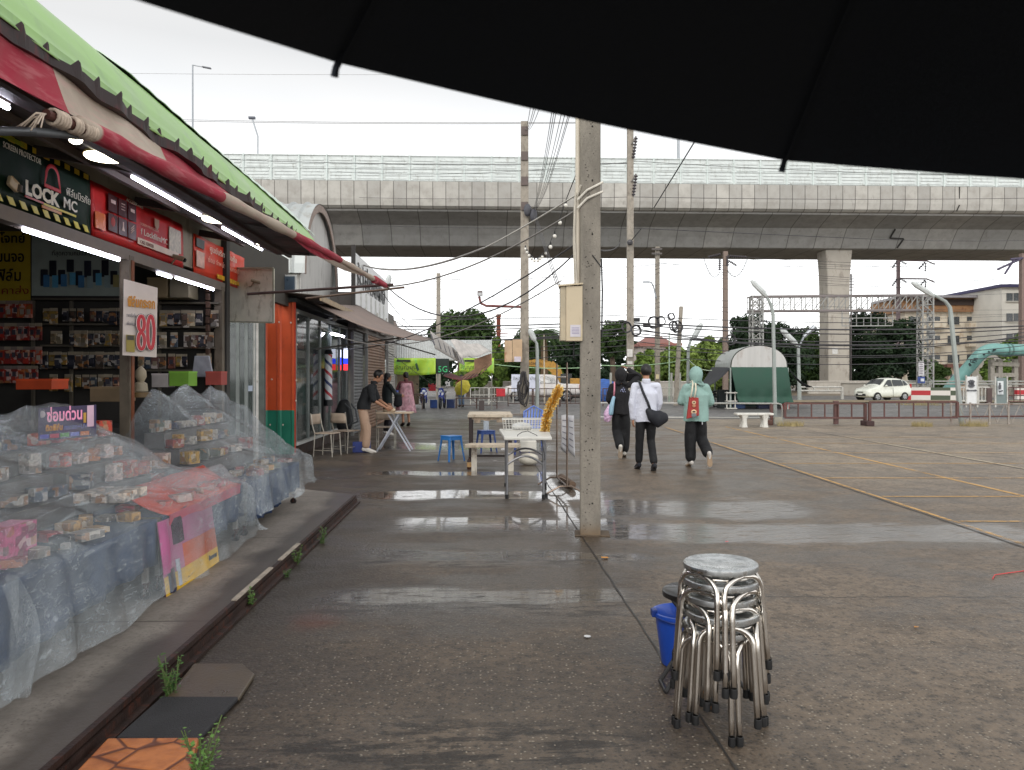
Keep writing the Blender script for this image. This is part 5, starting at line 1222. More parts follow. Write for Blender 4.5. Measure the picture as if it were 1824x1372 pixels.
mb = MB(); e1, e2 = W(822, 640, 24), W(876, 628, 26); mb.grid(lambda u, v: e1.lerp(e2, u)+V((-.35*v, .2*v, .62*v*(1-u*.6)+.04*math.sin(u*9))), 10, 5); mb.build('valance_end', M((188, 182, 176), .8, var=.2), aw2, smooth='all', solid=.008)
for (s_, e_) in (((562, 622, 15.4), (790, 592, 20)), ((700, 610, 19), (775, 632, 20.5))): tag(MB().tube([W(*s_), W(*e_)], .018, 8).build('awning_arm', M((112, 112, 110), .4, .6)), 'thin grey awning arm crossing in front of the %s' % ('glass front' if s_[0] < 600 else 'far grey stall'), 'awning arm')
# fan, sign lamp, neon, pole, shutters
fn = T('wall_fan', 'small white fan under the eave of the barber shop', 'fan', W(596, 568, 17.2)); p = W(596, 568, 17.2)
MB().tube([p, p+V((0, 0, .28))], .02, 8).build('rod', ALW, fn)
for k in range(3): a_ = k*2.09+.4; MB().bar(p, p+V((math.cos(a_)*.30, math.sin(a_)*.30, .0)), .09, .01).build('blade', ALW, fn)
MB().sph(p, .06, 10).build('motor', ALW, fn, smooth=1)
tube_light(W(590, 594, 17.8), W(612, 600, 18.3), 'lit tube over the barber shop door', .03)
bp = T('barber_pole', 'red white and blue spiral barber pole mounted between glass bays', 'barber pole', W(585, 712, 17.3)); c0 = W(585, 712, 17.3)
bm, t_, b_, ob_, ps_ = base_mat('spiral_stripes'); x, y, z = sep(t_, ob_); an = y._m('ARCTAN2', x)*(1/6.2832); k = (an+z*2.2).fract()
col = cmix(t_, k.sm(.16, .18), S((190, 52, 64)), S((214, 216, 220))); col = cmix(t_, k.sm(.49, .51), col, S((40, 56, 110))); col = cmix(t_, k.sm(.66, .68), col, S((214, 216, 220))); lnk(t_, col, b_.inputs['Base Color']); b_.inputs['Roughness'].default_value = .25
mb = MB(); mb.lathe([(0, 0), (.085, 0), (.085, 1.02), (0, 1.02)], c0, 20); o = mb.build('spiral_cylinder', bm, bp, smooth=1)
MB().lathe([(0, -.14), (.10, -.14), (.10, 0), (0, 0)], c0, 16).build('base_cap', M((22, 24, 28), .4), bp); MB().lathe([(0, 1.02), (.1, 1.02), (.07, 1.12), (0, 1.12)], c0, 16).build('top_cap', M((30, 32, 36), .4), bp); MB().box(c0+V((-.12, .02, -.1)), (.06, .2, 1.6)).build('back_board', M((24, 24, 26), .5), bp)
ns_ = T('neon_sign', 'small lit sign in white blue and red bands by the barber shop door', 'sign', W(611, 660, 19.3)); c0 = W(604, 660, 19.3)
for (x_, z0, z1, cc) in ((0, .32, .52, (230, 236, 255)), (0, .14, .32, (40, 60, 250)), (0, 0, .14, (240, 40, 60)), (.17, .3, .56, (230, 236, 255)), (.17, .16, .3, (40, 60, 250)), (.17, 0, .16, (240, 50, 60))):
    MB().box(c0+V((x_, -.03*(x_ > 0), (z0+z1)/2)), (.10, .03, z1-z0-.01)).build('lit_band', M(cc, .4, emis=2.0, var=0), ns_)
def shutter(y0, y1, x, z1, col, lab):
    t = T('roller_shutter', lab, 'shutter', (x, (y0+y1)/2, 0)); mb = MB(); z = .02
    prof = []
    while z < z1: prof += [(0, z), (.022, z+.03), (.022, z+.06), (0, z+.088)]; z += .09
    for (a, z0), (b, z1_) in zip(prof, prof[1:]): mb.face([(x+a, y0, z0), (x+a, y1, z0), (x+b, y1, z1_), (x+b, y0, z1_)])
    mb.build('slats', M(col, .5, .3, var=.15, scale=3, stain=tuple(int(v*.7) for v in col)), t, solid=.004)
    MB().box((x+.02, y0, z1/2), (.08, .08, z1)).build('guide_rail', M((150, 150, 148), .5, .4), t); return t
shutter(20.5, 22.2, -3.62, 2.75, (120, 122, 124), 'grey roller shutter next to the barber shop'); shutter(22.4, 26.4, -3.55, 2.8, (136, 104, 84), 'brown roller shutter farther along the row')
shutter(26.6, 28.5, -3.5, 2.7, (170, 166, 160), 'pale roller shutter at the end of the row')
mb = MB(); mb.box((-4.6, 24.5, 3.3), (2.2, 8.2, 1.0)); tag(mb.build('shop_row_fascia', M((104, 98, 94), .7, var=.25, scale=1.5, stain=(70, 62, 56))), 'grey fascia wall above the roller shutters', 'wall')
for i, (y_, z_) in enumerate(((21.2, 2.95), (23.4, 3.0), (25.5, 3.0))):
    t = T('tarp_roll', 'rolled white tarp tied above the shutters, %s along the row' % ('nearest', 'middle', 'farthest')[i], 'tarp', (-3.4, y_, z_), 'tarp rolls above the shutters'); MB().tube([(-3.36, y_-.9, z_), (-3.36, y_+.9, z_+.02)], .10, 10).build('roll', M((170, 166, 160), .8, var=.2), t, smooth=1); MB().tube([(-3.36, y_, z_+.1), (-3.36, y_, z_+.5)], .03, 6).build('tie', M((200, 198, 190), .7), t)
for i, k in enumerate((0, .9, 1.8, 2.7, 3.6, 4.5)):
    mb = MB(); mb.box((-3.46, 21+k, 3.45), (.05, .10, .9)); tag(mb.build('signal_strut', M((196, 196, 192), .5)), 'white upright strut on the fascia, %s from the barber shop' % ordn(i), 'strut', 'white struts on the fascia')
# barrel roofed halls
GALV = M((176, 180, 178), .45, .25, var=.12, scale=1.2, stain=(150, 146, 138), st=(1, 1, .3))
def hall(yc, r, zs, x0, x1, lab, ribs=True, el=1.0):
    t = T('arched_hall', lab, 'hall', ((x0+x1)/2, yc, 0))
    mb = MB(); n = 28
    def cs(k, rr): a = math.pi*k/n; return (yc+math.cos(a)*rr, zs+math.sin(a)*rr*el)
    N = int(abs(x1-x0)/.32)
    for i in range(N):
        xa, xb = x0+(x1-x0)*i/N, x0+(x1-x0)*(i+1)/N; xm = xa+(xb-xa)*.7
        for k in range(n):
            for (u0, u1, ra, rb) in ((xa, xm, r, r), (xm, (xm+xb)/2, r, r+.05), ((xm+xb)/2, xb, r+.05, r)):
                (ya, za), (yb, zb) = cs(k, ra), cs(k+1, ra); (yc_, zc), (yd, zd) = cs(k, rb), cs(k+1, rb); mb.face([(u0, ya, za), (u0, yb, zb), (u1, yd, zd), (u1, yc_, zc)])
    mb.build('arched_roof', GALV, t, smooth=1)
    mb = MB(); pts = [(x0-.12, *cs(k, r*.93)) for k in range(n+1)]+[(x0-.12, yc-r*.93, 0), (x0-.12, yc+r*.93, 0)]
    mb.prism([pts[i] for i in list(range(n+1))]+[pts[n+1], pts[n+2]], (-.05, 0, 0)); mb.build('gable_wall', M((190, 188, 184), .5, .1, var=.1, st=(1, 4, .15), scale=2, stain=(150, 146, 142)), t)
    mb = MB()
    for k in range(n): (ya, za), (yb, zb) = cs(k, r-.02), cs(k+1, r-.02); (yc2, zc2), (yd2, zd2) = cs(k, r*.90), cs(k+1, r*.90); mb.face([(x0-.02, ya, za), (x0-.02, yb, zb), (x0-.02, yd2, zd2), (x0-.02, yc2, zc2)])
    mb.build('arch_band', M((150, 132, 122), .6, stain=(110, 96, 88)), t, solid=.03)
    mb = MB(); mb.box(((x0+x1)/2, yc, zs/2), (abs(x1-x0)-.3, 2*r*.95, zs)); mb.build('side_walls', M((150, 148, 142), .7, var=.2), t)
    return t
hall(19.0, 1.9, 3.85, -4.05, -13, 'grey arched metal hall rising behind the phone shop roof end')
hall(30, 3.2, 2.3, -4.3, -12, 'second arched hall farther down the row of shops', el=.75); hall(38, 3.2, 2.0, -4.6, -12, 'third arched hall at the far end of the row', el=.72)
mb = MB(); a, b = VX(628, 535, -3.3), VX(690, 545, -3.3); t = T('roof_billboard', 'white billboard with dark lettering on the roof beyond the arched hall', 'billboard', (-3.3, (a.y+b.y)/2, a.z))
y0, y1 = VXy(628, -3.5), VXy(690, -3.5); z0 = VX(628, 540, -3.5).z; z1 = VX(628, 447, -3.5).z
mb.box((-3.5, (y0+y1)/2, (z0+z1)/2), (.06, y1-y0, z1-z0)); mb.build('panel', M((222, 222, 222), .5, var=.05), t)
BLT = M((40, 40, 42), .5)
text('เปลี่ยนยาง', .5, BLT, V((-3.46, y0+.4, z1-.75)), UY, UZ, t, width=(y1-y0)*.8, bold=.01); text('ร้านตัดผม', .55, BLT, V((-3.46, y0+.4, z0+.5)), UY, UZ, t, width=(y1-y0)*.8, bold=.01)
MB().box((-3.48, y0, (z0+z1)/2), (.10, .10, z1-z0+.3)).build('post', M((50, 46, 44), .6), t)
pl_ = T('led_board', 'framed blue grey board on the wall above the orange corrugated wall', 'board', W(505, 520, 14.4)); MB().obox(W(507, 506, 14.4), _r*.19, V((0, .02, 0)), UZ*.14).build('screen', M((70, 84, 98), .35), pl_); MB().obox(W(507, 506, 14.43), _r*.22, V((0, .02, 0)), UZ*.17).build('frame', M((196, 196, 192), .5), pl_)
# chairs
CHF = M((178, 172, 160), .4, .5); CHP = M((182, 164, 146), .55)
def chair_proto():
    t = T('folding_chair', '', 'chair', (0, 0, 0))
    for s in (-.19, .19):
        MB().tube([(s, .20, 0), (s, .17, .44), (s, .22, .6), (s, .26, .84)], .012, 8).build('leg', CHF, t, smooth=1)
        MB().tube([(s, -.20, 0), (s, -.17, .43)], .012, 8).build('leg', CHF, t, smooth=1); MB().tube([(s, -.2, .12), (s, .19, .12)], .008, 6).build('stretcher', CHF, t)
    MB().box((0, 0, .45), (.40, .38, .025), bev=.01).build('seat', CHP, t); mb = MB(); mb.grid(lambda u, v: V((-.2+.4*u, .25-.03*math.sin(math.pi*u)*-1, .62+.2*v)), 8, 3); mb.build('backrest', CHP, t, solid=.014, smooth='all'); return t
cp = chair_proto(); cp.location = G(583, 812); cp.rotation_euler = (0, 0, R(75)); cp['label'] = 'folding chair nearest the corner of the glass front, empty'; cp['group'] = 'folding chairs outside the barber shop'
dup(cp, G(617, 806), R(150), 'folding chair with the black backpack leaning on it', 'folding chairs outside the barber shop'); dup(cp, G(688, 797), R(182), 'folding chair behind the cross legged table')
# backpack
bk = T('backpack', 'black backpack hanging against the chair by the glass front', 'backpack', G(606, 806)+V((0, 0, .42))); p = G(612, 800)
mb = MB(); ell_tube(mb, [p+V((0, .1, .48)), p+V((-.03, .1, .75)), p+V((0, .1, .98))], [(.17, .13), (.19, .14), (.13, .1)]); k = remesh(mb, .02, 3); k.build('bag_body', M((26, 27, 30), .6, bmp=.2), bk, smooth='all')
for s in (-1, 1): MB().tube([p+V((s*.07+.1, -.02, .98)), p+V((s*.05+.22, -.05, .85)), p+V((s*.05+.26, -.04, .6)), p+V((.1, -.02, .5))], .016, 6, flat=2).build('strap', M((70, 72, 76), .6), bk, smooth=1)
# cross-legged table
tp = T('folding_table', 'narrow pale table on crossed white legs in front of the leaning man', 'table', G(703, 803)); c0 = G(703, 803)
ux, uy = _r, _f; zt = .80
MB().obox(c0+V((0, 0, zt))+uy*.1, ux*.37, uy*.24, V((0, 0, .014))).build('tabletop', M((206, 184, 158), .5), tp, bev=.004)
LGW = M((186, 190, 200), .5)
for s in (-1, 1):
    MB().bar(c0-ux*.36+uy*(.1+.18*s), c0+ux*.12+uy*(.1+.18*s)+V((0, 0, zt)), .035, .03).build('cross_leg', LGW, tp); MB().bar(c0+ux*.34+uy*(.11+.18*s), c0-ux*.14+uy*(.11+.18*s)+V((0, 0, zt)), .035, .03).build('cross_leg', LGW, tp)
mb = MB(); mb.sph(c0+V((-.1, .06, zt+.05))-ux*.02, .1, 14, (1.3, .9, .55)); 
for v in mb.b.verts: v.co += V((1, 1, 1))*.02*mn.noise(v.co*14)
tag(mb.build('cloth_bundle', M((196, 176, 150), .8, var=.2, scale=20), smooth='all'), 'beige cloth bundle on the cross legged table under his hands', 'bundle')
mb = MB(); mb.box(c0+V((.12, .08, zt+.025)), (.2, .12, .02), bev=.004); tag(mb.build('phone_case', M((210, 204, 196), .5)), 'flat pale pad lying at the right of the cloth bundle', 'pad')
mb = MB(); ps = [(0, 0), (.22, 0), (.26, .22), (.0, .2)]; mb.box(G(640, 808)+V((0, .3, .11)), (.34, .24, .22), bev=.01); tag(mb.build('crate', M((52, 66, 130), .6)), 'blue plastic crate on the ground behind the chair legs', 'crate')

# ---- people in the row ----
BLKC = M((24, 26, 30), .8, var=.2, bmp=.2); KHA = M((176, 146, 124), .75, var=.1, bmp=.2); WSH = (M((214, 208, 200), .5), M((196, 190, 180), .6))
man = person('person', 'man in black shirt and beige trousers bending over the cross legged table', G(655, 806), R(-90), 1.0, dict(pelvis=(0, -.08, .93), waist=(0, -.05, 1.06), chest=(0, .03, 1.26), neck=(0, .12, 1.42), head=(0, .22, 1.565),
    shL=(-.18, .08, 1.36), elL=(-.21, .17, 1.09), wrL=(-.12, .40, .95), shR=(.18, .08, 1.36), elR=(.21, .15, 1.08), wrR=(.12, .38, .93), hpL=(-.09, -.1, .91), hpR=(.09, -.1, .91), knL=(-.10, -.07, .48), knR=(.10, .0, .48), anL=(-.10, -.13, .08), anR=(.11, -.02, .08), toL=(-.11, .03, .03), toR=(.12, .15, .03)),
    top=BLKC, trousers=KHA, shoes=WSH, flare=1.25, loose=1.12, sleeves=.48, tilt=-.45, curl=.9)
gal = person('person', 'person in dark clothes half hidden behind the bending man', G(690, 776), R(-60), .97, dict(elR=(.2, .15, 1.15), wrR=(.12, .35, 1.1)), top=M((36, 44, 44), .8), trousers=M((44, 40, 46), .8), shoes=WSH, hair='long')
pkd = M((188, 140, 150), .75, var=.45, scale=9, stain=(214, 186, 190)); MAR = M((104, 56, 60), .8, var=.3)
wom = person('person', 'woman in a long pink dress holding a dark bag with her back turned', G(723, 759), R(25), 1.0, dict(elL=(-.26, .05, 1.18), wrL=(-.2, .22, 1.2)), top=MAR, trousers=None, shoes=(M((40, 34, 34), .5), M((30, 28, 28), .6)), hair='bun', loose=1.05, skirt=(1.36, .42, .17, .33, pkd))
hb = T('handbag', 'black bag hanging at the side of the woman in pink', 'handbag', pw(wom, (-.28, -.05, .7))); mb = MB(); ell_tube(mb, [pw(wom, (-.28, -.08, .68)), pw(wom, (-.27, -.08, .98))], [(.15, .08), (.11, .06)]); mb.build('bag_body', BLKC, hb, smooth='all'); MB().tube([pw(wom, (-.28, -.08, .98)), pw(wom, (-.22, -.05, 1.3)), pw(wom, (-.14, 0, 1.42))], .012, 6).build('strap', BLKC, hb)

# ================= FAR STALL =================
st = T('market_stall', 'market stall with a grey corrugated metal screen roof at the end of the row', 'stall', GD(790, 37))
def dp(px, py, d): return W(px, py, d)
mb = MB(); xs = [706+i*2.1 for i in range(82)]
for i, px in enumerate(xs[:-1]):
    h0, h1 = (.0, .06)[i % 2], (.06, .0)[i % 2]; a0, a1 = dp(px, 641, 37.2), dp(xs[i+1], 641, 37.2); b0, b1 = dp(px, 606, 38), dp(xs[i+1], 606, 38)
    for q, h in ((a0, h0), (b0, h0), (a1, h1), (b1, h1)): q.y -= h
    mb.face([a0, a1, b1, b0])
mb.build('corrugated_roof', M((186, 188, 186), .5, .2, var=.1, stain=(150, 150, 148)), st, solid=.01)
for px in (706, 780, 876): MB().bar(GD(px, 36.9), GD(px, 36.9, dp(0, 641, 37).z), .05).build('post', M((130, 128, 120), .5, .3), st)
MB().bar(dp(704, 642, 36.9), dp(877, 642, 36.9), .06).build('beam', M((120, 118, 110), .5, .3), st)
LIME = M((158, 190, 56), .45, var=.25, scale=2, stain=(120, 190, 90))
def lime(px0, px1, ys_, lab, words):
    t = T('hanging_banner', lab, 'banner', dp((px0+px1)/2, 670, 36.8), 'lime green banners on the stall'); mb = MB()
    mb.grid(lambda u, v: dp(px0+(px1-px0)*u, 638+ys_(u)*v*1., 36.75+.12*math.sin(u*9+v*2)), 24, 6); mb.build('cloth', LIME, t, smooth='all', solid=.004)
    for s, a, yb, e, sz in words: q0, q1 = dp(a, yb, 36.55), dp(e, yb, 36.55); text(s, sz, M((34, 50, 30), .5), q0, _r, UZ, t, width=(q1-q0).length)
    q = dp(px0+18, 643, 36.6); MB().obox(q+_r*.1, _r*.33, V((0, .006, 0)), UZ*.05).build('black_bar', M((26, 30, 24), .5), t)
    for a, sz in ((px0+38, .11),): MB().obox(dp(a+8, 654, 36.56), (_r*.05+UZ*.02), V((0, .006, 0)), UZ*.17-_r*.05).build('bottle_picture', M((40, 70, 44), .4), t)
    return t
lime(697, 776, lambda u: 28+3*math.sin(u*3.1), 'lime green banner with Thai lettering hanging left under the stall roof', [('สัญญาณ', 703, 658, 741, .19), ('ทรงพลังทั่วไทย', 706, 665.5, 742, .10)])
lime(818, 880, lambda u: 25+8*max(0, u-.8)*5*.3, 'lime green banner with Thai lettering hanging right under the stall roof', [('สัญญาณ', 820, 657, 848, .18), ('ที่ชัด ทั่วไทย', 820, 664, 850, .10)])
t = T('banner_panel', 'black and green banner with a 5G mark between the lime banners', 'banner', dp(795, 668, 36.9)); mb = MB(); mb.grid(lambda u, v: dp(774+26*u, 639+27*v, 36.85), 4, 3); mb.build('cloth', M((28, 40, 34), .5, var=.3), t, solid=.004); q0, q1 = dp(780, 663, 36.7), dp(796, 663, 36.7); text('5G', .3, M((70, 190, 120), .5), q0, _r, UZ, t, width=(q1-q0).length)
mb = MB(); mb.obox(dp(785, 680, 39.5), _r*2.5, V((0, .05, 0)), UZ*.02+V((0, 0, .0))); 
tag(MB().prism([GD(704, 38.6, .2), GD(746, 38.6, .2), GD(746, 38.6, 1.75), GD(704, 38.6, 1.75)], (0, .06, 0)).build('stall_back_board', M((150, 134, 112), .8, var=.25)), 'tan board wall at the back left of the stall', 'board')
um2 = T('red_parasol', 'dark red folded parasol cloth sagging under the right banner', 'parasol', dp(825, 672, 38)); mb = MB(); mb.grid(lambda u, v: dp(790+62*u, 668+(7*math.sin(math.pi*u)+2)*v-3*math.sin(u*9)*(1-v), 38-1.2*v), 20, 5); mb.build('canopy', M((96, 40, 44), .7, var=.3), um2, smooth='all', solid=.01); MB().tube([dp(822, 670, 38.4), GD(822, 38.4)], .03, 6).build('pole', M((120, 116, 110), .5), um2)
# motorbikes
def motorbike():
    t = T('motorcycle', '', 'motorcycle', (0, 0, 0)); RB = M((24, 24, 26), .6); SL = M((120, 124, 130), .35, .7)
    for y_, nm in ((-.62, 'front_wheel'), (.62, 'rear_wheel')):
        mb = MB(); mb.tube([(0, y_+math.cos(a*math.pi/12)*.27, .28+math.sin(a*math.pi/12)*.27) for a in range(24)], .04, 8, closed=True); wl = mb.build(nm, RB, t, smooth='all')
        mb = MB()
        for a in range(8): mb.bar((0, y_, .28), (0, y_+math.cos(a*.785)*.25, .28+math.sin(a*.785)*.25), .012)
        mb.build('spokes', SL, wl)
    for s in (-.08, .08): MB().tube([(s, -.62, .28), (s, -.45, .78)], .02, 8).build('fork', SL, t, smooth=1)
    MB().prism([(-.11, -.62, .56), (.11, -.62, .56), (.07, -.78, .50), (-.07, -.78, .50)], (0, .08, .05)).build('mudguard', M((44, 56, 120), .3, coat=.6), t)
    mb = MB(); ell_tube(mb, [(0, -.5, .60), (0, -.47, .78), (0, -.42, .95)], [(.16, .08), (.19, .1), (.13, .09)]); mb.build('front_fairing', M((48, 62, 140), .25, coat=.8), t, smooth='all')
    MB().sph((0, -.56, .86), .085, 12, (1.1, .5, .8)).build('headlight', M((214, 222, 236), .15), t, smooth=1)
    for s in (-1, 1):
        MB().obox(V((s*.10, -.575, .74)), V((.05, 0, .02)), V((0, .01, 0)), V((s*.01, 0, .07))).build('white_decal', M((214, 216, 226), .3), t); h = MB(); h.tube([(s*.04, -.42, .98), (s*.2, -.36, 1.02), (s*.33, -.30, 1.0)], .016, 8); h.build('handlebar', SL, t, smooth=1)
        MB().tube([(s*.26, -.36, 1.02), (s*.30, -.38, 1.18)], .008, 6).build('mirror_stalk', RB, t); MB().sph((s*.32, -.385, 1.21), .05, 8, (1.1, .3, .7)).build('mirror', RB, t, smooth=1)
        mb = MB(); ell_tube(mb, [(s*.12, -.42, .66), (s*.14, -.34, .45), (s*.12, -.25, .3)], [(.03, .08), (.04, .1), (.03, .07)]); mb.build('leg_shield', M((48, 62, 140), .3, coat=.6), t, smooth='all')
    mb = MB(); ell_tube(mb, [(0, -.2, .5), (0, .2, .5), (0, .6, .66)], [(.12, .12), (.14, .14), (.1, .08)]); mb.build('body_shell', M((34, 36, 48), .4), t, smooth='all'); mb = MB(); ell_tube(mb, [(0, -.05, .74), (0, .25, .76), (0, .62, .82)], [(.10, .05), (.13, .05), (.12, .05)]); mb.build('seat', RB, t, smooth='all'); return t
mbk = motorbike(); mbk.location = GD(755, 38.2); mbk.rotation_euler = (0, 0, R(4)); mbk['label'] = 'blue and white motorcycle parked facing us, left of the pair under the banners'; mbk['group'] = 'motorcycles parked at the stall'
dup(mbk, GD(788, 38.2), R(-6), 'blue motorcycle parked facing us, right of the pair under the banners'); dup(mbk, GD(703, 34), R(30), 'motorcycle mostly hidden behind the woman in pink'); dup(mbk, GD(1243, 40), R(-70), 'motorcycle parked beside the left flap of the green tent')
dup(mbk, GD(1262, 39.5), R(-50), 'second motorcycle tucked under the black flap of the tent')
def sbox(lab, px, py, d, w_, h, dep, col, nm='crate', cat='crate'):
    p = GD(px, d); p.z = max(0, W(px, py, d).z-h); t = T(nm, lab, cat, p); mb = MB(); mb.box(p+V((0, 0, h/2)), (w_, dep, h), bev=.01); mb.build('body', M(col, .5), t); mb = MB(); mb.box(p+V((0, 0, h)), (w_*1.06, dep*1.06, .03)); mb.build('rim', M(tuple(min(255, v+20) for v in col), .5), t); return t
sbox('blue crate on the ground between the two motorcycles', 774, 713, 38.6, .42, .38, .35, (44, 80, 150)); sbox('red box strapped behind the left motorcycle', 770, 684, 39.2, .36, .36, .3, (196, 40, 50), 'delivery_box', 'box')
sbox('blue chest right of the motorcycles', 803, 712, 38.8, .4, .42, .4, (40, 60, 110), 'cool_box', 'cool box')
# customer with yellow umbrella
cu = person('person', 'person in jeans hidden behind a yellow umbrella near the stall', GD(822, 40), R(20), .98, dict(elL=(-.24, .1, 1.15), wrL=(-.2, .3, 1.25)), top=M((120, 44, 44), .8), trousers=M((96, 116, 140), .8), shoes=(BLKC, BLKC))
yu = T('yellow_umbrella', 'yellow umbrella held tilted by the person in jeans', 'umbrella', dp(822, 690, 39.3)); c0 = dp(823, 690, 39.3); rt = Matrix.Rotation(R(62), 3, 'X') @ Matrix.Rotation(R(-24), 3, 'Y')
MB().lathe([(0, .2), (.15, .18), (.33, .08), (.46, -.04)], c0, 8, rt).build('canopy', M((206, 190, 60), .6, var=.1), yu, solid=.004); MB().tube([c0+rt @ V((0, 0, .24)), c0+rt @ V((0, 0, -.5))], .012, 6).build('shaft', BLKC, yu)
# long steel tables and frames
FRM = M((84, 66, 60), .5, .4)
def frame_table(px0, px1, d, z, lab, legs, top=True, dep=.6, col=FRM, brace=True):
    t = T('steel_table', lab, 'table frame', GD((px0+px1)/2, d)); a, b = GD(px0, d, z), GD(px1, d, z)
    (MB().obox((a+b)/2+_f*dep/2, (b-a)/2, _f*dep/2, V((0, 0, .02))) if top else MB().bar(a, b, .03)).build('top' if top else 'top_rail', col, t)
    for i in range(legs+1):
        p = a.lerp(b, i/legs)
        for k in (0, dep):
            q = p+_f*k; MB().bar(V((q.x, q.y, 0)), q, .04).build('leg', col, t)
        if brace and 0 < i: MB().bar(V((p.x, p.y, z*.55)), p-(b-a).normalized()*.3, .025).build('brace', col, t)
    MB().bar(V((a.x, a.y, z*.35)), V((b.x, b.y, z*.35)), .03).build('lower_rail', col, t); return t
frame_table(812, 885, 37.5, .52, 'long low steel table frame right of the yellow umbrella', 2); frame_table(722, 752, 37.0, .72, 'dark steel table behind the woman in pink', 1)
def rail(name, px0, px1, d0, d1, zs, n, lab, col, th=.035, cat='railing', loop=False, group=None, bars=(0, 1)):
    a, b = GD(px0, d0), GD(px1, d1); t = T(name, lab, cat, (a+b)/2, group)
    for z in zs: MB().tube([a+V((0, 0, z)), b+V((0, 0, z))], th/2, 8).build('rail', col, t, smooth=1)
    for i in range(n+1):
        p = a.lerp(b, i/n); MB().bar(p+V((0, 0, 0 if i in (0, n) else min(zs))), p+V((0, 0, max(zs))), th*(1.2 if i in (0, n) else .6)).build('post' if i in (0, n) else 'upright', col, t)
    return t
WPT = M((186, 184, 176), .5, var=.15, stain=(130, 110, 92)); BRN = M((92, 62, 58), .55, .2, var=.25, stain=(120, 80, 60)); GPT = M((150, 148, 146), .5, .2, var=.2, stain=(110, 92, 80))
for i, (a, b, d, c_, lb) in enumerate(((838, 870, 43, WPT, 'white pipe barrier frame left of the signboard truck'), (872, 906, 44, WPT, 'white pipe barrier in front of the pickup bonnet'), (905, 948, 41, FRM, 'dark steel barrier by the second utility pole'), (950, 996, 40, FRM, 'dark steel barrier in front of the pickup'), (998, 1034, 41, FRM, 'dark steel barrier left of the big concrete pole'), (1074, 1100, 41, FRM, 'dark barrier left of the hooded pair'), (1172, 1206, 43, WPT, 'white barrier frame between white shirt and teal hoodie'), (1200, 1232, 42, WPT, 'white barrier behind the teal hoodie'))):
    rail('barrier', a, b, d, d, (.15, .55, .95), 4, lb, c_, .045, 'barrier')
sbox('red sign box hanging on the white barrier', 892, 693, 43.5, .5, .42, .05, (190, 40, 50), 'warning_box', 'sign')
sbox('small dark metal stool frame standing alone by the steel tables', 858, 715, 36, .25, .45, .25, (70, 60, 58), 'stool_frame', 'stool')
# ================= STACK OF STEEL STOOLS =================
STL, t_, b_, ob_, ps_ = base_mat('stainless_steel'); b_.inputs['Base Color'].default_value = (*S((214, 208, 200)), 1); b_.inputs['Metallic'].default_value = 1
n_ = nnoise(t_, nmap(t_, ps_, (1, 1, .2)), 30, 4); lnk(t_, n_.sm(.3, .7, .12, .26), b_.inputs['Roughness']); bump(t_, b_, n_, .04)
SEAT, t_, b_, ob_, ps_ = base_mat('stamped_steel'); b_.inputs['Metallic'].default_value = 1; n_ = nnoise(t_, ps_, 20, 4); v_ = nvor(t_, ps_, 240)
lnk(t_, cmix(t_, n_.sm(.4, .7), S((206, 208, 208)), S((160, 162, 162))), b_.inputs['Base Color']); lnk(t_, n_.sm(.3, .7, .18, .45), b_.inputs['Roughness'])
x, y, z = sep(t_, ob_); rr = (x*x+y*y)._m('SQRT'); ring = (rr-.118).abs().sm(.010, .004); bump(t_, b_, ring*E(t_, v_.outputs['Distance'])+n_*.2, .5, .004)
CAP = M((20, 20, 21), .6)
def steel_stool():
    t = T('steel_stool', '', 'stool', (0, 0, 0)); H = .45
    MB().lathe([(0, .446), (.13, .447), (.145, .450), (.156, .450), (.162, .445), (.163, .436), (.162, .424), (.156, .420), (.150, .424)], (0, 0, 0), 48).build('seat', SEAT, t, smooth=1)
    MB().tube([(math.cos(a*math.pi/18)*.135, math.sin(a*math.pi/18)*.135, .40) for a in range(36)], .007, 8, closed=True).build('brace_ring', STL, t, smooth='all')
    for q in range(4):
        a0 = math.pi/4+q*math.pi/2; a1 = a0+math.pi/2; dl = .085
        def foot(a, z, r): return V((math.cos(a)*r, math.sin(a)*r, z))
        f0, f1 = a0+dl, a1-dl; m = (a0+a1)/2; pts = []
        rf, rt = .200, .170
        for z in (0, .1, .2, .3, .345): pts.append(foot(f0, z, rf+(rt-rf)*z/.38))
        for k in range(1, 7):                  # bend over the shoulder and in under the seat
            u = k/6; an = f0+(m-f0)*(u**1.6)*.72; pts.append(V((math.cos(an), math.sin(an), 0))*(rt*(1-.20*u))+V((0, 0, .352+.058*math.sin(u*math.pi/2))))
        mid = [V((math.cos(m), math.sin(m), 0))*(.128)+V((0, 0, .412))]
        def mirror(p): # reflect across the plane through angle m
            c, s = math.cos(2*m), math.sin(2*m); return V((p.x*c+p.y*s, p.x*s-p.y*c, p.z))
        allp_ = pts+mid+[mirror(p) for p in reversed(pts)]
        lg = MB().tube(allp_, .0125, 12).build('leg_loop', STL, t, smooth='all')
        for p in (pts[0], mirror(pts[0])): MB().lathe([(0, -.004), (.0155, -.004), (.0165, .002), (.0155, .034), (.0125, .036)], p, 14).build('foot_cap', CAP, lg, smooth=1)
    return t
sp_ = G(1283, 1292); sp_.z = 0
ss = steel_stool(); cfg = [(R(45-90+2), 'lowest'), (R(45-90+35), 'second from the bottom'), (R(45-90-26), 'middle'), (R(45-90-6), 'second from the top'), (R(45-90-17), 'top')]
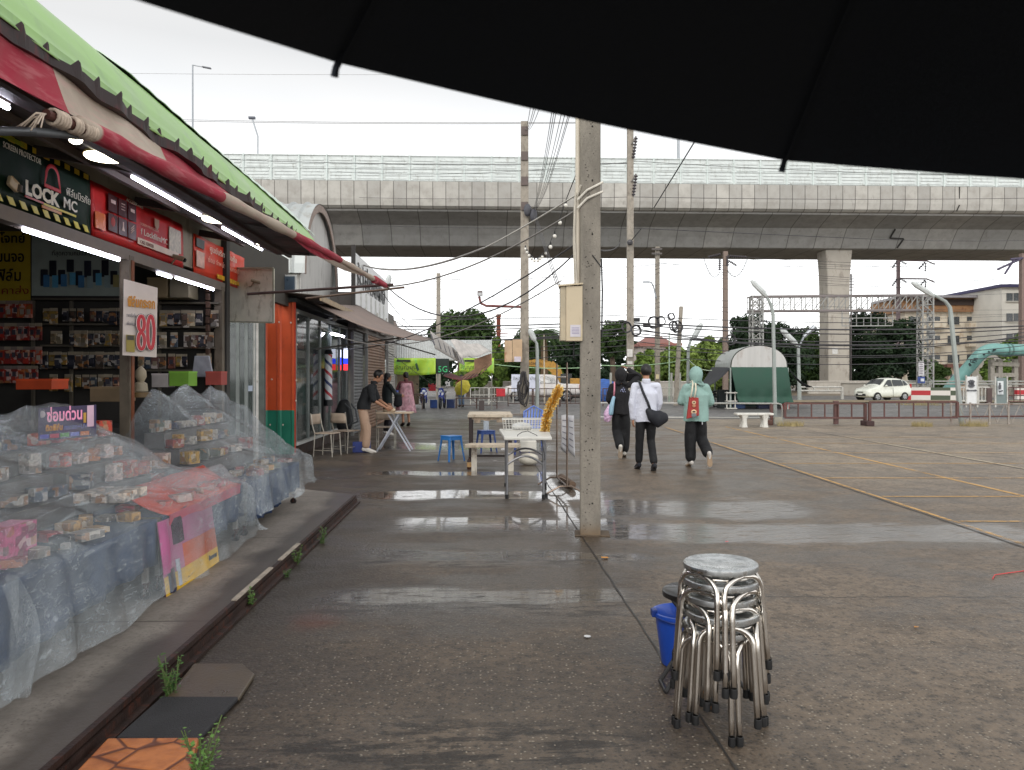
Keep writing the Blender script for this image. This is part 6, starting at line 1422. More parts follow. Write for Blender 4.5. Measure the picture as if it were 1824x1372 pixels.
for i, (rz, nm) in enumerate(cfg):
    lab = '%s steel stool of the nested stack beside the blue bucket' % nm
    loc = sp_+V((.006*math.sin(i*2), .006*math.cos(i*3), .0685*i+.004)); tl_ = .012*math.sin(i*1.7+.4)
    if i == 0: ss.location = loc; ss.rotation_euler = (0, 0, rz); ss['label'] = lab; ss['group'] = 'nested steel stools'; o = ss
    else: o = dup(ss, loc, rz, lab)
    o.rotation_euler[0] = tl_ if i else 0
# wet drops on the top seat
# black folding stool behind
p = GD(1238, 4.0); t = T('folding_stool', 'black round topped folding stool hidden behind the steel stools', 'stool', p)
MB().lathe([(0, .45), (.15, .45), (.168, .44), (.168, .415), (.15, .41), (0, .41)], p, 30).build('seat', M((26, 25, 26), .35, coat=.3), t, smooth=1)
for s in (-1, 1):
    MB().tube([p+_r*(.13*s)+_f*.05+V((0, 0, .41)), p-_r*(.20*s)-_f*.10*s+V((0, 0, .012))], .011, 8).build('leg', M((30, 28, 28), .45), t, smooth=1); MB().tube([p+_r*(.13*s)-_f*.08+V((0, 0, .41)), p-_r*(.20*s)-_f*.24+V((0, 0, .012))], .011, 8).build('leg', M((30, 28, 28), .45), t, smooth=1)
MB().tube([p-_r*.2-_f*.24+V((0, 0, .012)), p-_r*.2-_f*.10+V((0, 0, .012))], .011, 8).build('foot_bar', M((30, 28, 28), .45), t)
# blue bucket
p = GD(1212, 4.16); BLB = M((26, 72, 170), .35, coat=.2, var=.08); t = T('bucket', 'blue plastic bucket behind the steel stool stack', 'bucket', p)
MB().lathe([(0, .004), (.098, .004), (.102, .01), (.135, .262), (.150, .262), (.152, .285), (.140, .287), (.136, .28), (.100, .02), (0, .018)], p, 36).build('bucket_body', BLB, t, smooth=1)
MB().tube([p+V((math.cos(a*math.pi/14+R(170))*.152, math.sin(a*math.pi/14+R(170))*.152, .28-.02*math.sin(a*math.pi/14))) for a in range(15)], .005, 8).build('handle', M((22, 50, 120), .4), t, smooth=1)
MB().box(p+V((-.148, -.02, .285)), (.03, .05, .04), bev=.006).build('handle_lug', M((22, 50, 120), .4), t)

# litter
def litter(nm, lab, px, py, s, col, n=7, h=.006):
    p = G(px, py); random.seed(px); mb = MB(); pts = []
    for i in range(n): a = i*6.283/n; r = s*random.uniform(.5, 1.1); pts.append(V((p.x+math.cos(a)*r, p.y+math.sin(a)*r*.8, .009+random.uniform(0, h))))
    mb.face(pts); bmesh.ops.triangulate(mb.b, faces=mb.b.faces); return tag(mb.build(nm, M(col, .6, var=.2), solid=.002), lab, 'litter')
litter('paper_scrap', 'red paper scrap on the wet ground right of the pole', 1295, 967, .03, (206, 60, 70), 4); litter('dry_leaf', 'orange dry leaf near the foot of the concrete pole', 1078, 995, .04, (206, 140, 50)); litter('dry_leaf', 'small orange leaf on the ground right of the stools', 1632, 1120, .018, (190, 130, 60))
litter('dry_leaf', 'brown leaf under the steel stools', 1246, 1255, .03, (160, 108, 56)); litter('dry_leaf', 'smaller brown leaf beside the first under the stools', 1268, 1266, .022, (150, 100, 50)); litter('white_splash', 'white splash mark on the ground left of the long joint', 1047, 1136, .028, (200, 200, 200), 9, .001)
litter('paper_scrap', 'tiny white scrap by the far end of the kerb', 586, 928, .02, (196, 186, 176)); litter('paper_scrap', 'white scrap on the ground before the parked chairs', 585, 852, .015, (210, 206, 200)); litter('paper_plate', 'white lid lying under the bench', 881, 822, .06, (206, 200, 196), 10, .002)
pts = [G(1768, 1033), G(1772, 1026), G(1800, 1022), G(1830, 1018), G(1860, 1021)]; tag(MB().tube([q+V((0, 0, .008)) for q in pts], .004, 6).build('red_string', M((190, 60, 60), .6), smooth=1), 'red string lying on the ground at the right edge', 'string')
random.seed(31); mb = MB()
for i in range(220):
    d = 2.75+random.random()**1.5*5; p = GD(random.uniform(330, 1824), d)
    if p.x < -1.5: continue
    mb.sph(p+V((0, 0, .001)), random.uniform(.002, .0055), 6, (1, .8, .6))
stuff(mb.build('gravel', M((136, 127, 114), .7, var=.4, scale=30), loc=(0, 0, 0)))

# ================= FURNITURE BY THE POLE =================
def plastic_stool(col, lab, p, rz, h=.46):
    t = T('plastic_stool', lab, 'stool', (0, 0, 0), 'blue plastic stools'); m = M(col, .35, var=.08)
    MB().box((0, 0, h-.012), (.30, .30, .024), bev=.012).build('seat', m, t); 
    for sx in (-1, 1):
        for sy in (-1, 1):
            mb = MB(); mb.tube([(sx*.125, sy*.125, h-.02), (sx*.135, sy*.135, h*.7), (sx*.175, sy*.175, .0)], [(.034, .022), (.026, .018), (.018, .013)], 8, side=(sx, -sy, 0)); mb.build('leg', m, t, smooth=1)
    for sx in (-1, 1): MB().box((sx*.137, 0, h-.05), (.012, .24, .06)).build('apron', m, t); MB().box((0, sx*.137, h-.05), (.24, .012, .06)).build('apron', m, t)
    t.location = p; t.rotation_euler = (0, 0, rz); return t
plastic_stool((34, 108, 176), 'bright blue plastic stool standing alone left of the broken table', G(804, 821), R(38), .47)
plastic_stool((34, 62, 120), 'dark blue plastic stool behind the broken table', G(866, 806), R(20), .46); plastic_stool((36, 58, 128), 'dark blue plastic stool under the white folding table', G(922, 808), R(30), .46)
CONC = M((196, 182, 162), .85, var=.2, scale=6, bmp=.4, stain=(150, 132, 112)); DKP = M((50, 40, 38), .6, .2)
t = T('broken_table', 'broken edged cream table on dark steel legs with a bench before it', 'table', G(875, 832)); z = .87
a0, a1 = GD(833, 13.0), GD(913, 13.0); b0, b1 = GD(836, 14.1), GD(909, 14.1)
mb = MB(); top = [a0.lerp(a1, k/14)+_f*(-.02+.03*mn.noise(V((k*1.7, 0, 0)))) for k in range(15)]; pts = [V((q.x, q.y, z)) for q in top]+[V((b1.x, b1.y, z)), V((b0.x, b0.y, z))]
mb.prism(pts, (0, 0, .05)); mb.build('tabletop', CONC, t, bev=.006)
mb = MB(); random.seed(5)
for k in range(14):
    q = a0.lerp(a1, (k+.5)/14); hh = .035+.05*abs(mn.noise(V((k*.9, 4, 0)))); hh += .05 if k in (2, 3, 9, 10, 11) else 0; mb.obox(V((q.x, q.y, z-hh/2))+_f*.03, (a1-a0)/29, _f*.02, V((0, 0, hh/2)))
k_ = mb.build('crumbling_edge', M((150, 134, 116), .9, var=.4, scale=14, bmp=.6), t)
for (q, nm) in ((a0.lerp(a1, .06), 1), (a0.lerp(a1, .94), 1), (b0.lerp(b1, .06), 1), (b0.lerp(b1, .94), 1)): MB().bar(V((q.x, q.y, 0)), V((q.x, q.y, z)), .05).build('leg', DKP, t)
MB().bar(a0.lerp(a1, .06)+V((0, 0, .22)), a0.lerp(a1, .94)+V((0, 0, .22)), .03).build('stretcher', DKP, t)
t = T('bench', 'cream slab bench in front of the broken table', 'bench', G(880, 834)); z = .40; a0, a1 = GD(829, 12.5), GD(921, 12.5)
mb = MB(); mb.prism([a0+V((0, 0, z)), a1+V((0, 0, z)), a1+_r*.06+_f*.14+V((0, 0, z)), a1+_f*.32+V((0, 0, z)), a0+_r*.08+_f*.32+V((0, 0, z)), a0-_r*.02+_f*.1+V((0, 0, z))], (0, 0, .055)); mb.build('seat', CONC, t, bev=.008)
for q in (a0.lerp(a1, .16), a0.lerp(a1, .88)): MB().bar(q+_f*.16, q+_f*.16+V((0, 0, z)), .06, .09).build('leg', M((206, 198, 184), .8, stain=(110, 90, 74)), t)
def bottle(nm, lab, p, r, h, mat, capm):
    t = T(nm, lab, 'bottle', p); MB().lathe([(0, 0), (r, 0), (r, h*.6), (r*.9, h*.68), (r*.38, h*.82), (r*.35, h*.94), (0, h*.94)], p, 16).build('bottle_body', mat, t, smooth=1); MB().lathe([(0, h*.93), (r*.42, h*.93), (r*.42, h), (0, h)], p, 12).build('cap', capm, t); return t
bo = bottle('glass_bottle', 'small brown glass bottle with a tan label on the ground by the bench leg', G(836, 836), .04, .22, M((60, 30, 20), .15), M((30, 28, 26), .4)); MB().lathe([(.041, .04), (.041, .12)], G(836, 836), 14).build('bottle_label', M((190, 150, 100), .6), bo)
CLR = M((196, 206, 216), .1, alpha=.4, var=.1, name='clear_pet'); p = G(866, 806); p.z = .46; bottle('water_bottle', 'clear water bottle in a bag standing on the dark blue stool', p+V((.0, 0, 0)), .06, .3, CLR, M((206, 210, 214), .4))
# white folding table
t = T('plastic_table', 'white plastic folding table on grey steel legs with basket on top', 'table', G(935, 886)); f0, f1 = GD(903, 9.83), GD(968, 9.83); k0, k1 = GD(901, 10.9), GD(971, 10.9); z = .76
WPL = M((206, 204, 196), .4, var=.06)
c0, c1, c2_, c3 = GD(898, 9.62), GD(983, 9.62), GD(976, 11.1), GD(889, 11.1)
mb = MB(); mb.prism([V((q.x, q.y, z)) for q in (c0, c1, c2_, c3)], (0, 0, .045)); mb.build('tabletop', WPL, t, bev=.012)
GST = M((128, 128, 130), .35, .6)
for a, b in ((f0, f1), (k0, k1)):
    for q in (a, b): MB().tube([V((q.x, q.y, .03)), V((q.x, q.y, z))], .016, 10).build('leg', GST, t, smooth=1); MB().lathe([(0, 0), (.022, 0), (.022, .05), (0, .05)], V((q.x, q.y, 0)), 12).build('foot_cap', CAP, t)
    MB().tube([V((q.x, q.y, .43+.11*math.sin(math.pi*i/10))) for i in range(11) for q in (a.lerp(b, i/10),)], .014, 8).build('arched_brace', GST, t, smooth=1)
bs = T('wire_basket', 'white plastic grid basket standing on the folding table', 'basket', G(935, 886)+V((0, .9, z+.045)))
c0 = GD(897, 10.7, z+.045); ux = _r; Wb, Db, Hb = .56, .34, .15; TP = 1.06
def bx_(u, v, w_): k = 1+(TP-1)*w_; return c0+ux*(Wb/2+(u-.5)*Wb*k)+_f*(Db/2+(v-.5)*Db*k)+V((0, 0, .004+Hb*w_))
for nm, f in (('basket_side', lambda u, w_: bx_(u, 0, w_)), ('basket_side', lambda u, w_: bx_(u, 1, w_)), ('basket_side', lambda u, w_: bx_(0, u, w_)), ('basket_side', lambda u, w_: bx_(1, u, w_))):
    mb = MB()
    for i in range(15): mb.bar(f(i/14, 0), f(i/14, 1), .005)
    for w_ in (0, .33, .66, 1): mb.bar(f(0, w_), f(1, w_), .006 if w_ < 1 else .014)
    mb.build(nm, WPL, bs)
MB().obox(bx_(.5, .5, 0), ux*Wb*.5, _f*Db*.5, V((0, 0, .003))).build('basket_floor', WPL, bs); 
tag(MB().sph(bx_(.45, .4, .3), .12, 14, (1.2, 1, .5)).build('white_bowl', M((214, 214, 212), .4), smooth=1), 'white rounded bundle inside the grid basket', 'bundle')
# tinsel garland on a leaning board
ln = T('leaning_board', 'narrow white board leaning behind the folding table', 'board', GD(980, 10.9, z)); MB().bar(W(970, 768, 10.9), W(996, 694, 11.0), .05, .02).build('plank', WPL, ln)
tg = T('tinsel_garland', 'shiny gold tinsel garland hanging beside the folding table', 'garland', W(975, 772, 10.6)); TIN = M((236, 190, 84), .35, .55, var=.4, scale=90); TI2 = M((246, 224, 160), .4, .3, var=.3, scale=60)
random.seed(8)
for mt, n in ((TIN, 1500), (TI2, 600)):
    mb = MB(); P = [W(971, 772, 10.55), W(973, 745, 10.5), W(982, 722, 10.5), W(990, 705, 10.55), W(996, 692, 10.6)]
    for i in range(n):
        f = random.random()*4; k = min(3, int(f)); c = P[k].lerp(P[k+1], f-k); d = V([random.gauss(0, 1) for _ in range(3)]).normalized(); l = random.uniform(.04, .085); e = d.orthogonal().normalized()*.006; mb.face([c+d*.01-e, c+d*.01+e, c+d*l+e*1.2, c+d*l-e*1.2])
    mb.build('tinsel' if mt is TIN else 'tinsel_highlights', mt, tg, rec=False)
# coiled wire and plug leads on the folding table
tag(MB().tube([W(921, 788, 9.6), W(922, 775, 9.7), W(930, 770, 9.8), (W(940, 768, 9.8)), W(955, 775, 9.75), W(965, 785, 9.65), W(968, 800, 9.7), W(971, 818, 9.8), W(963, 824, 9.9)], .005, 6).build('power_lead', M((60, 58, 58), .5), smooth='all'), 'grey power lead looping over the white folding table', 'cable')
# garment rack with notices
rk = T('garment_rack', 'tall chrome garment rack with paper notices beside the concrete pole', 'rack', G(1010, 880)); CHR = M((128, 112, 100), .3, .8)
r0, r1 = GD(1010, 10.0), GD(992, 10.9)
for q, zt_ in ((r0, 1.62), (r1, 1.62)):
    MB().tube([V((q.x, q.y, .12)), V((q.x, q.y, zt_))], .012, 8).build('upright', CHR, rk, smooth=1)
    MB().tube([q-_r*.27+V((0, 0, .03)), q-_r*.2+V((0, 0, .07)), q-_r*.09+V((0, 0, .13)), q+_r*.06+V((0, 0, .13)), q+_r*.22+V((0, 0, .04))], .012, 8).build('foot', CHR, rk, smooth=1)
MB().tube([V((r0.x, r0.y, 1.55)), V((r1.x, r1.y, 1.55))], .012, 8).build('hanging_rail', CHR, rk, smooth=1); MB().tube([V((r0.x, r0.y, .13)), V((r1.x, r1.y, .13))], .012, 8).build('base_rail', CHR, rk, smooth=1)
MB().lathe([(0, 0), (.022, 0), (.022, .04), (0, .04)], r0-_r*.27, 10).build('caster', CAP, rk)
for q in (r0, r1): MB().tube([V((q.x, q.y, 1.62)), V((q.x, q.y, 1.74))], .010, 8).build('upright_tip', CHR, rk)
PAP = M((206, 206, 210), .6, var=.1, scale=20)
def notice(lab, px0, px1, yt, yb, d, sk, txt=True):
    t = T('paper_notice', lab, 'notice', W((px0+px1)/2, yb, d)); a, b, c, e = W(px0, yt+sk, d), W(px1, yt, d-.25), W(px1+2, yb, d-.25), W(px0-1, yb-12, d); mb = MB(); mb.grid(lambda u, v: a.lerp(b, u).lerp(e.lerp(c, u), v)+_f*.01*math.sin(u*5+v*7), 6, 8); mb.build('sheet', PAP, t, smooth='all', solid=.002)
    for i in range(5): q0, q1 = a.lerp(e, .15+.16*i).lerp(b.lerp(c, .15+.16*i), .2)-_f*.012, a.lerp(e, .15+.16*i).lerp(b.lerp(c, .15+.16*i), .8)-_f*.012; MB().bar(q0, q1, .004, .012).build('text_line', M((120, 120, 130), .6), t)
notice('white paper notice clipped to the garment rack, nearer the table', 1000, 1010, 738, 812, 10.4, 2); notice('white paper notice with a torn edge on the garment rack, nearer the pole', 1012, 1022, 740, 815, 10.2, 0)
tag(MB().tube([G(1000, 857)+V((0, 0, .05)), G(1020, 872)+V((0, 0, .06))], [.06, .05], 10).build('log', M((104, 84, 68), .8, var=.3, stain=(60, 48, 40)), smooth=1), 'short brown log lying at the foot of the garment rack', 'log')
p = GD(942, 13.6); mb = MB(); mb.sph(p+V((0, 0, .1)), .18, 16, (1.0, .7, .62))
for v in mb.b.verts: v.co.z = max(.004, v.co.z); v.co += V((1, 1, 0))*.02*mn.noise(v.co*12)
tag(mb.build('white_sack', M((200, 194, 180), .6, var=.2, scale=10), smooth='all'), 'white sack on the ground under the folding table', 'sack')
mb = MB(); mb.box(GD(940, 13.7, .33), (.30, .26, .2), bev=.02); tag(mb.build('foam_box', M((206, 202, 192), .6)), 'cream foam box on top of the white sack', 'box')
# blue chair and side table beyond
t = T('plastic_chair', 'pale blue plastic chair with slatted back beside the second pole', 'chair', GD(950, 17)); p = GD(950, 17); LB = M((96, 124, 196), .4)
mb = MB()
for i in range(6): a = (i-2.5)*.062; mb.bar(p+_r*(a)+V((0, .22, .46)), p+_r*(a*1.1+.03)+V((0, .30, .86-.03*abs(i-2.5))), .035, .014)
mb.build('back_slats', LB, t); MB().tube([p-_r*.2+V((0, .22, .46)), p-_r*.19+V((0, .28, .78)), p+_r*.02+V((0, .31, .9)), p+_r*.22+V((0, .28, .8)), p+_r*.21+V((0, .22, .46))], .02, 8).build('back_frame', LB, t, smooth=1)
MB().box(p+V((0, 0, .44)), (.42, .42, .03), bev=.02).build('seat', LB, t)
for sx in (-1, 1):
    for sy in (-1, 1): MB().tube([p+V((sx*.17, sy*.17, .43)), p+V((sx*.21, sy*.21, 0))], .02, 8).build('leg', LB, t)
t = T('side_table', 'small dark topped side table by the second utility pole', 'table', GD(922, 17.5)); p = GD(922, 17.5); MB().box(p+V((0, 0, .70)), (.42, .4, .03)).build('tabletop', M((110, 100, 90), .5), t)
for s in (-.14, .12): MB().bar(p+V((s, 0, 0)), p+V((s*1.1, 0, .69)), .03).build('leg', DKP, t)

# ================= UTILITY POLES =================
POLE = M((150, 142, 130), .85, var=.22, scale=5, bmp=.5, bscale=50, stain=(112, 102, 92), name='cast_concrete')
def bigpole_mat():
    mm, t, b, ob, pos = base_mat('pitted_concrete'); n = nnoise(t, nmap(t, pos, (1, 1, .35)), 5, 6, .7); f = nnoise(t, pos, 45, 4); v = nvor(t, nmap(t, pos, (1, 1, 1)), 42); vr = sep(t, v.outputs['Color'])[1]; x, y, z = sep(t, pos)
    c = cmix(t, n.sm(.3, .72), S((108, 102, 93)), S((138, 131, 120))); c = cmix(t, E(t, v.outputs['Distance']).sm(.34, .22)*vr.sm(.86, .9), c, S((52, 47, 42))); c = cmix(t, z.sm(.16, .0)*.7, c, S((112, 88, 58))); c = cmix(t, f.sm(.5, .72)*.35, c, S((96, 90, 82)))
    lnk(t, c, b.inputs['Base Color']); b.inputs['Roughness'].default_value = .8; bump(t, b, f*.5+n+E(t, v.outputs['Distance']).sm(.1, .34)*.4, .4, .012); return mm
pc = GD(1051, 7.6); bpz = T('utility_pole', 'big pitted concrete pole in the middle with cables and a cream box', 'utility pole', pc)
rz = R(-4)
MB().box(pc+V((0, 0, 3.2)), (.20, .20, 6.4), rz=-YAW+rz, bev=.012).build('shaft', bigpole_mat(), bpz); hs = pc-_f*.1005
for i in range(9):
    z = 2.42+.525*(i-5)+0; MB().lathe([(0, 0), (.008, 0), (.008, .004), (0, .004)], V((hs.x, hs.y, z))+_r*(.012-.0*i)-_f*.003, 10, Matrix.Rotation(R(90), 3, 'X')).build('bolt_hole', M((14, 13, 12), .9), bpz)
mb = MB(); mb.box(pc+V((.02, 0, .006)), (.34, .27, .012), rz=-YAW+rz, bev=.004); mb.build('footing_patch', M((88, 74, 58), .8, var=.3, stain=(70, 56, 44)), bpz)
cd_ = MB().tube([pc-_r*.125-_f*.03+V((0, 0, 2.44)), pc-_r*.12-_f*.03+V((0, 0, 4.6))], .026, 12).build('conduit', M((196, 186, 170), .5, var=.1), bpz, smooth=1)
MB().tube([pc-_r*.145+V((0, 0, 2.45)), pc-_r*.16+V((0, 0, 2.9)), pc-_r*.15+V((0, 0, 3.25)), pc-_r*.10-_f*.11+V((0, 0, 3.42))], .011, 8).build('white_cable', M((200, 192, 178), .5), bpz, smooth=1); MB().tube([pc-_r*.135-_f*.07+V((0, 0, 2.42)), pc-_r*.15-_f*.07+V((0, 0, 2.7)), pc-_r*.165-_f*.08+V((0, 0, 3.0)), pc-_r*.15-_f*.08+V((0, 0, 3.36))], .009, 8).build('white_cable', M((190, 182, 168), .5), bpz, smooth=1)
for k, (z0, zz2) in enumerate(((3.28, 3.47), (3.20, 3.36))): MB().tube([pc-_r*.13-_f*.09+V((0, 0, z0)), pc-_r*.04-_f*.115+V((0, 0, z0+.09)), pc+_r*.115-_f*.105+V((0, 0, zz2-.02+.02*k))], .012, 8).build('tie_cable', M((206, 200, 188), .5), bpz, smooth=1)
MB().tube([pc+_r*.012-_f*.108+V((0, 0, 2.74)), pc+_r*.10-_f*.106+V((0, 0, 2.62)), pc+_r*.11-_f*.1+V((0, 0, 2.44))], .006, 6).build('black_wire', CAP, bpz); MB().tube([pc+_r*.112+V((0, 0, 2.72)), pc+_r*.122+V((0, 0, 2.4)), pc+_r*.115+V((0, 0, 1.95))], .008, 6).build('black_wire', CAP, bpz)
bxp = T('meter_box', 'cream steel meter box with a sticker mounted on the big concrete pole', 'meter box', pc-_r*.24+V((0, 0, 1.9))); CB = M((192, 176, 148), .45, var=.08, scale=2, stain=(170, 154, 124))
c0 = pc-_r*.165-_f*.02; 
MB().obox(V((c0.x, c0.y, 2.17))+_r*-.0, _r*.08, _f*.10, V((0, 0, .268))).build('cabinet', CB, bxp, bev=.004); q = V((c0.x, c0.y, 2.17))-_r*.108
MB().obox(q, _r*.026, _f*.09, V((0, 0, .262))).build('cabinet_back', M((176, 162, 136), .45), bxp); MB().prism([q-_r*.05-_f*.12+V((0, 0, .262)), c0*1+_r*.082-_f*.12+V((0, 0, 2.452)), c0+_r*.082+_f*.1+V((0, 0, 2.452)), q-_r*.03+_f*.1+V((0, 0, .262))], (0, 0, .014)).build('rain_lid', CB, bxp)
s0 = V((c0.x, c0.y, 2.0))-_f*.104+_r*.01; MB().obox(s0, _r*.05, _f*.002, V((0, 0, .058))).build('sticker', M((206, 200, 206), .5), bxp)
for i in range(5): MB().obox(s0+V((0, 0, .03-.014*i))-_f*.003, _r*.036, _f*.001, V((0, 0, .002))).build('sticker_line', M((130, 120, 160), .5), bxp)
MB().tube([c0-_r*.0+V((0, -.02, 1.9)), c0+V((.0, -.02, 1.74)), c0+_r*.05+V((0, 0, 1.7))], .008, 6).build('cable_loop', CAP, bxp)

def upole(px, pyb, d, ytop, wd, lab, lean=0, mat=POLE, name='utility_pole', holes=True, base=None):
    p = GD(px, d); zt = W(px, ytop, d).z if ytop is not None else 14; t = T(name, lab, 'utility pole', p)
    tp = p+_r*lean+V((0, 0, zt)); mb = MB(); s = wd*d/F; mb.tube([p, tp], [(s*.75, s*.75), (s*.62, s*.62)], 4, side=_r*1+_f*.95); mb.build('shaft', mat, t); return t, p, tp, s
t2, p2_, tp2, s2_ = upole(934.5, 740, 30.8, 218, 15, 'concrete pole with rusty meter box and cable coil, left of the big pole')
for i in range(4): MB().obox(p2_+V((0, 0, tp2.z-.4-1.0*i))-_f*s2_*.45, _r*.14, _f*.06, V((0, 0, .17))).build('cable_bracket', M((96, 84, 80), .7), t2)
c0 = W(933.5, 378, 30.4)
for s in (-1, 1): MB().sph(c0+_r*(.16+.12*s+.1)*1.0+V((0, .1, -.1*s)), .2, 10, (.8, .7, 1.3)).build('cable_clump', M((74, 74, 80), .7), t2, smooth=1)
mbx = T('meter_box', 'tan meter box with a rust streak on the second utility pole', 'meter box', W(914, 645, 30.5)); RU = M((186, 158, 126), .55, var=.1); q = W(905.5, 626, 30.4)
mb = MB(); mb.obox(q, _r*.15, _f*.16, V((0, 0, .42))); mb.build('door', M((188, 160, 130), .6, var=.25, scale=1.6, stain=(150, 84, 44)), mbx); mb = MB(); mb.obox(W(921.5, 625, 30.4), _r*.19, _f*.16, V((0, 0, .44))); mb.build('cabinet', RU, mbx); MB().obox(W(922, 640, 30.1), _r*.13, _f*.01, V((0, 0, .10))).build('round_sticker', M((206, 196, 206), .5), mbx)
MB().tube([W(902, 548, 30.6), W(927, 546, 30.6)], .05, 6)
rl = T('floodlight', 'red bracket arm with a floodlight on the second utility pole', 'floodlight', W(927, 546, 30.5)); MB().tube([W(928, 547, 30.5), W(866, 545, 30.5), W(856, 540, 30.5), W(853.5, 528, 30.5)], .05, 8).build('bracket_arm', M((112, 60, 56), .5), rl, smooth=1); MB().obox(W(855, 523, 30.5), _r*.10, _f*.12, V((0, 0, .09))).build('floodlight_head', M((90, 76, 72), .5), rl); MB().obox(W(855, 524, 30.36), _r*.075, _f*.01, V((0, 0, .06))).build('floodlight_glass', M((180, 180, 180), .2), rl)
co = T('cable_coil', 'bundle of black cable loops hung on the second utility pole', 'cable coil', W(934, 662, 30.3)); random.seed(12)
for i in range(8): mb = MB(); x0 = random.uniform(-3, 3); w_ = random.uniform(5, 11); h_ = random.uniform(20, 34); c_x = 933+x0; mb.tube([W(c_x+w_*math.cos(a*math.pi/10+1.57)*(.55+.45*math.sin(-(a*math.pi/10+1.57))*-1 if False else 1)*(.5 if math.sin(a*math.pi/10+1.57) > .3 else 1), 662+h_-h_*math.sin(a*math.pi/10+1.57), 30.1+.04*i) for a in range(20)], .022, 6, closed=True); mb.build('cable_loop', M((58, 54, 54), .6), co, smooth='all')
t3, p3_, tp3, s3_ = upole(1122.5, 725, 40, 100, 11.5, 'tall concrete pole with ribbed insulators right of the big pole')
def insul(par, a, b, n, r=.12, c=(64, 58, 62)):
    a, b = V(a), V(b); mb = MB(); pts = []; rs = []
    for i in range(n*4+1): f = i/(n*4); pts.append(a.lerp(b, f)); rs.append(r if i % 4 in (1, 2) else r*.35)
    mb.tube(pts, rs, 8); return mb.build('insulator', M(c, .4), par, smooth=1)
for y_ in (245, 312): insul(t3, W(1133, y_, 39.8), W(1128, y_+38, 39.8), 7, .10); MB().tube([W(1125, y_+12, 39.8), W(1133, y_-2, 39.8)], .04, 6).build('bracket', M((110, 106, 100), .5), t3)
MB().sph(W(1122, 432, 39.6), .16, 10).build('cable_clamp', M((70, 68, 70), .5), t3)
MB().obox(W(1122, 629, 39.6), _r*.14, _f*.01, UZ*.2).build('number_plate', M((200, 196, 190), .5), t3); MB().obox(W(1122, 646, 39.6), _r*.13, _f*.01, UZ*.07).build('number_plate', M((200, 196, 190), .5), t3); q = W(1122, 659, 39.55); MB().bar(q-_r*.14-V((0, 0, .13)), q+_r*.14+V((0, 0, .13)), .03).build('cross_mark', M((200, 196, 190), .5), t3); MB().bar(q+_r*.14-V((0, 0, .13)), q-_r*.14+V((0, 0, .13)), .03).build('cross_mark', M((200, 196, 190), .5), t3)
t4, p4_, tp4, s4_ = upole(1171, 720, 43, 440, 8, 'concrete pole with a thin lamp arm behind the white shirt walker')
for y_ in (444, 452): MB().obox(W(1170, y_, 42.8), _r*.28, _f*.05, V((0, 0, .05))).build('crossarm', M((90, 84, 80), .6), t4)
MB().tube([W(1169, 532, 42.8), W(1164, 510, 42.8), W(1160, 503, 42.8), W(1152, 502, 42.8)], .04, 6).build('lamp_arm', LG, t4, smooth=1); MB().obox(W(1151, 502.5, 42.8), _r*.18, _f*.08, UZ*.04).build('lamp_head', LG, t4); MB().obox(W(1171, 671, 42.7), _r*.09, _f*.01, UZ*.13).build('number_plate', M((206, 190, 150), .5), t4)
t5, p5_, tp5, s5_ = upole(1203, 718, 42, 546, 7, 'leaning short concrete pole with coils left of the teal hoodie', lean=.32)
t6, p6_, tp6, s6_ = upole(1292, 718, 60, 448, 8.5, 'dark high voltage pole under the viaduct left of the tent', mat=M((124, 108, 98), .8, var=.15))
insul(t6, W(1262, 458, 59.8), W(1284, 453, 59.8), 8, .11); insul(t6, W(1296, 456, 59.8), W(1330, 458, 59.8), 9, .1); insul(t6, W(1282, 462, 59.8), W(1282, 482, 59.8), 6, .12); insul(t6, W(1296, 456, 59.8), W(1296, 474, 59.8), 5, .12); insul(t6, W(1298, 465, 59.8), W(1312, 473, 59.8), 5, .1)
for k, (a, b, s) in enumerate((((1253, 458), (1283, 484), .9), ((1332, 459), (1296, 482), .9))): MB().tube(sag(W(*a, 59.8), W(*b, 59.8), s, 10), .025, 5).build('jumper_wire', CAP, t6)
t7, p7_, tp7, s7_ = upole(781, 700, 45, 487, 7.5, 'plain concrete pole standing behind the stall roof')
t8, p8_, tp8, s8_ = upole(1600, 705, 98, 440, 5.5, 'distant transmission pole with three crossarms seen under the viaduct', mat=M((140, 122, 124), .8))
for y_ in (464, 496, 529):
    MB().tube([W(1602, y_, 97.5), W(1651, y_+1, 97.5), W(1665, y_+7, 97.5)], .09, 6).build('crossarm', M((110, 92, 96), .6), t8)
    insul(t8, W(1598, y_+1, 97.5), W(1589, y_+14, 97.5), 4, .14); insul(t8, W(1604, y_+1, 97.5), W(1615, y_+7, 97.5), 4, .12); insul(t8, W(1648, y_+3, 97.5), W(1636, y_+16, 97.5), 4, .14); insul(t8, W(1649, y_+5, 97.5), W(1648, y_+20, 97.5), 4, .12)
t9, p9_, tp9, s9_ = upole(1822, 700, 62, 452, 10, 'brown high voltage pole at the right edge of the view', mat=M((122, 104, 96), .8))
for a, b in (((1817, 462), (1777, 480)), ((1806, 463), (1790, 488)), ((1822, 460), (1800, 462))): MB().tube([W(*a, 61.8), W(*b, 61.8)], .09, 6).build('strut_insulator', M((70, 62, 84), .5), t9)
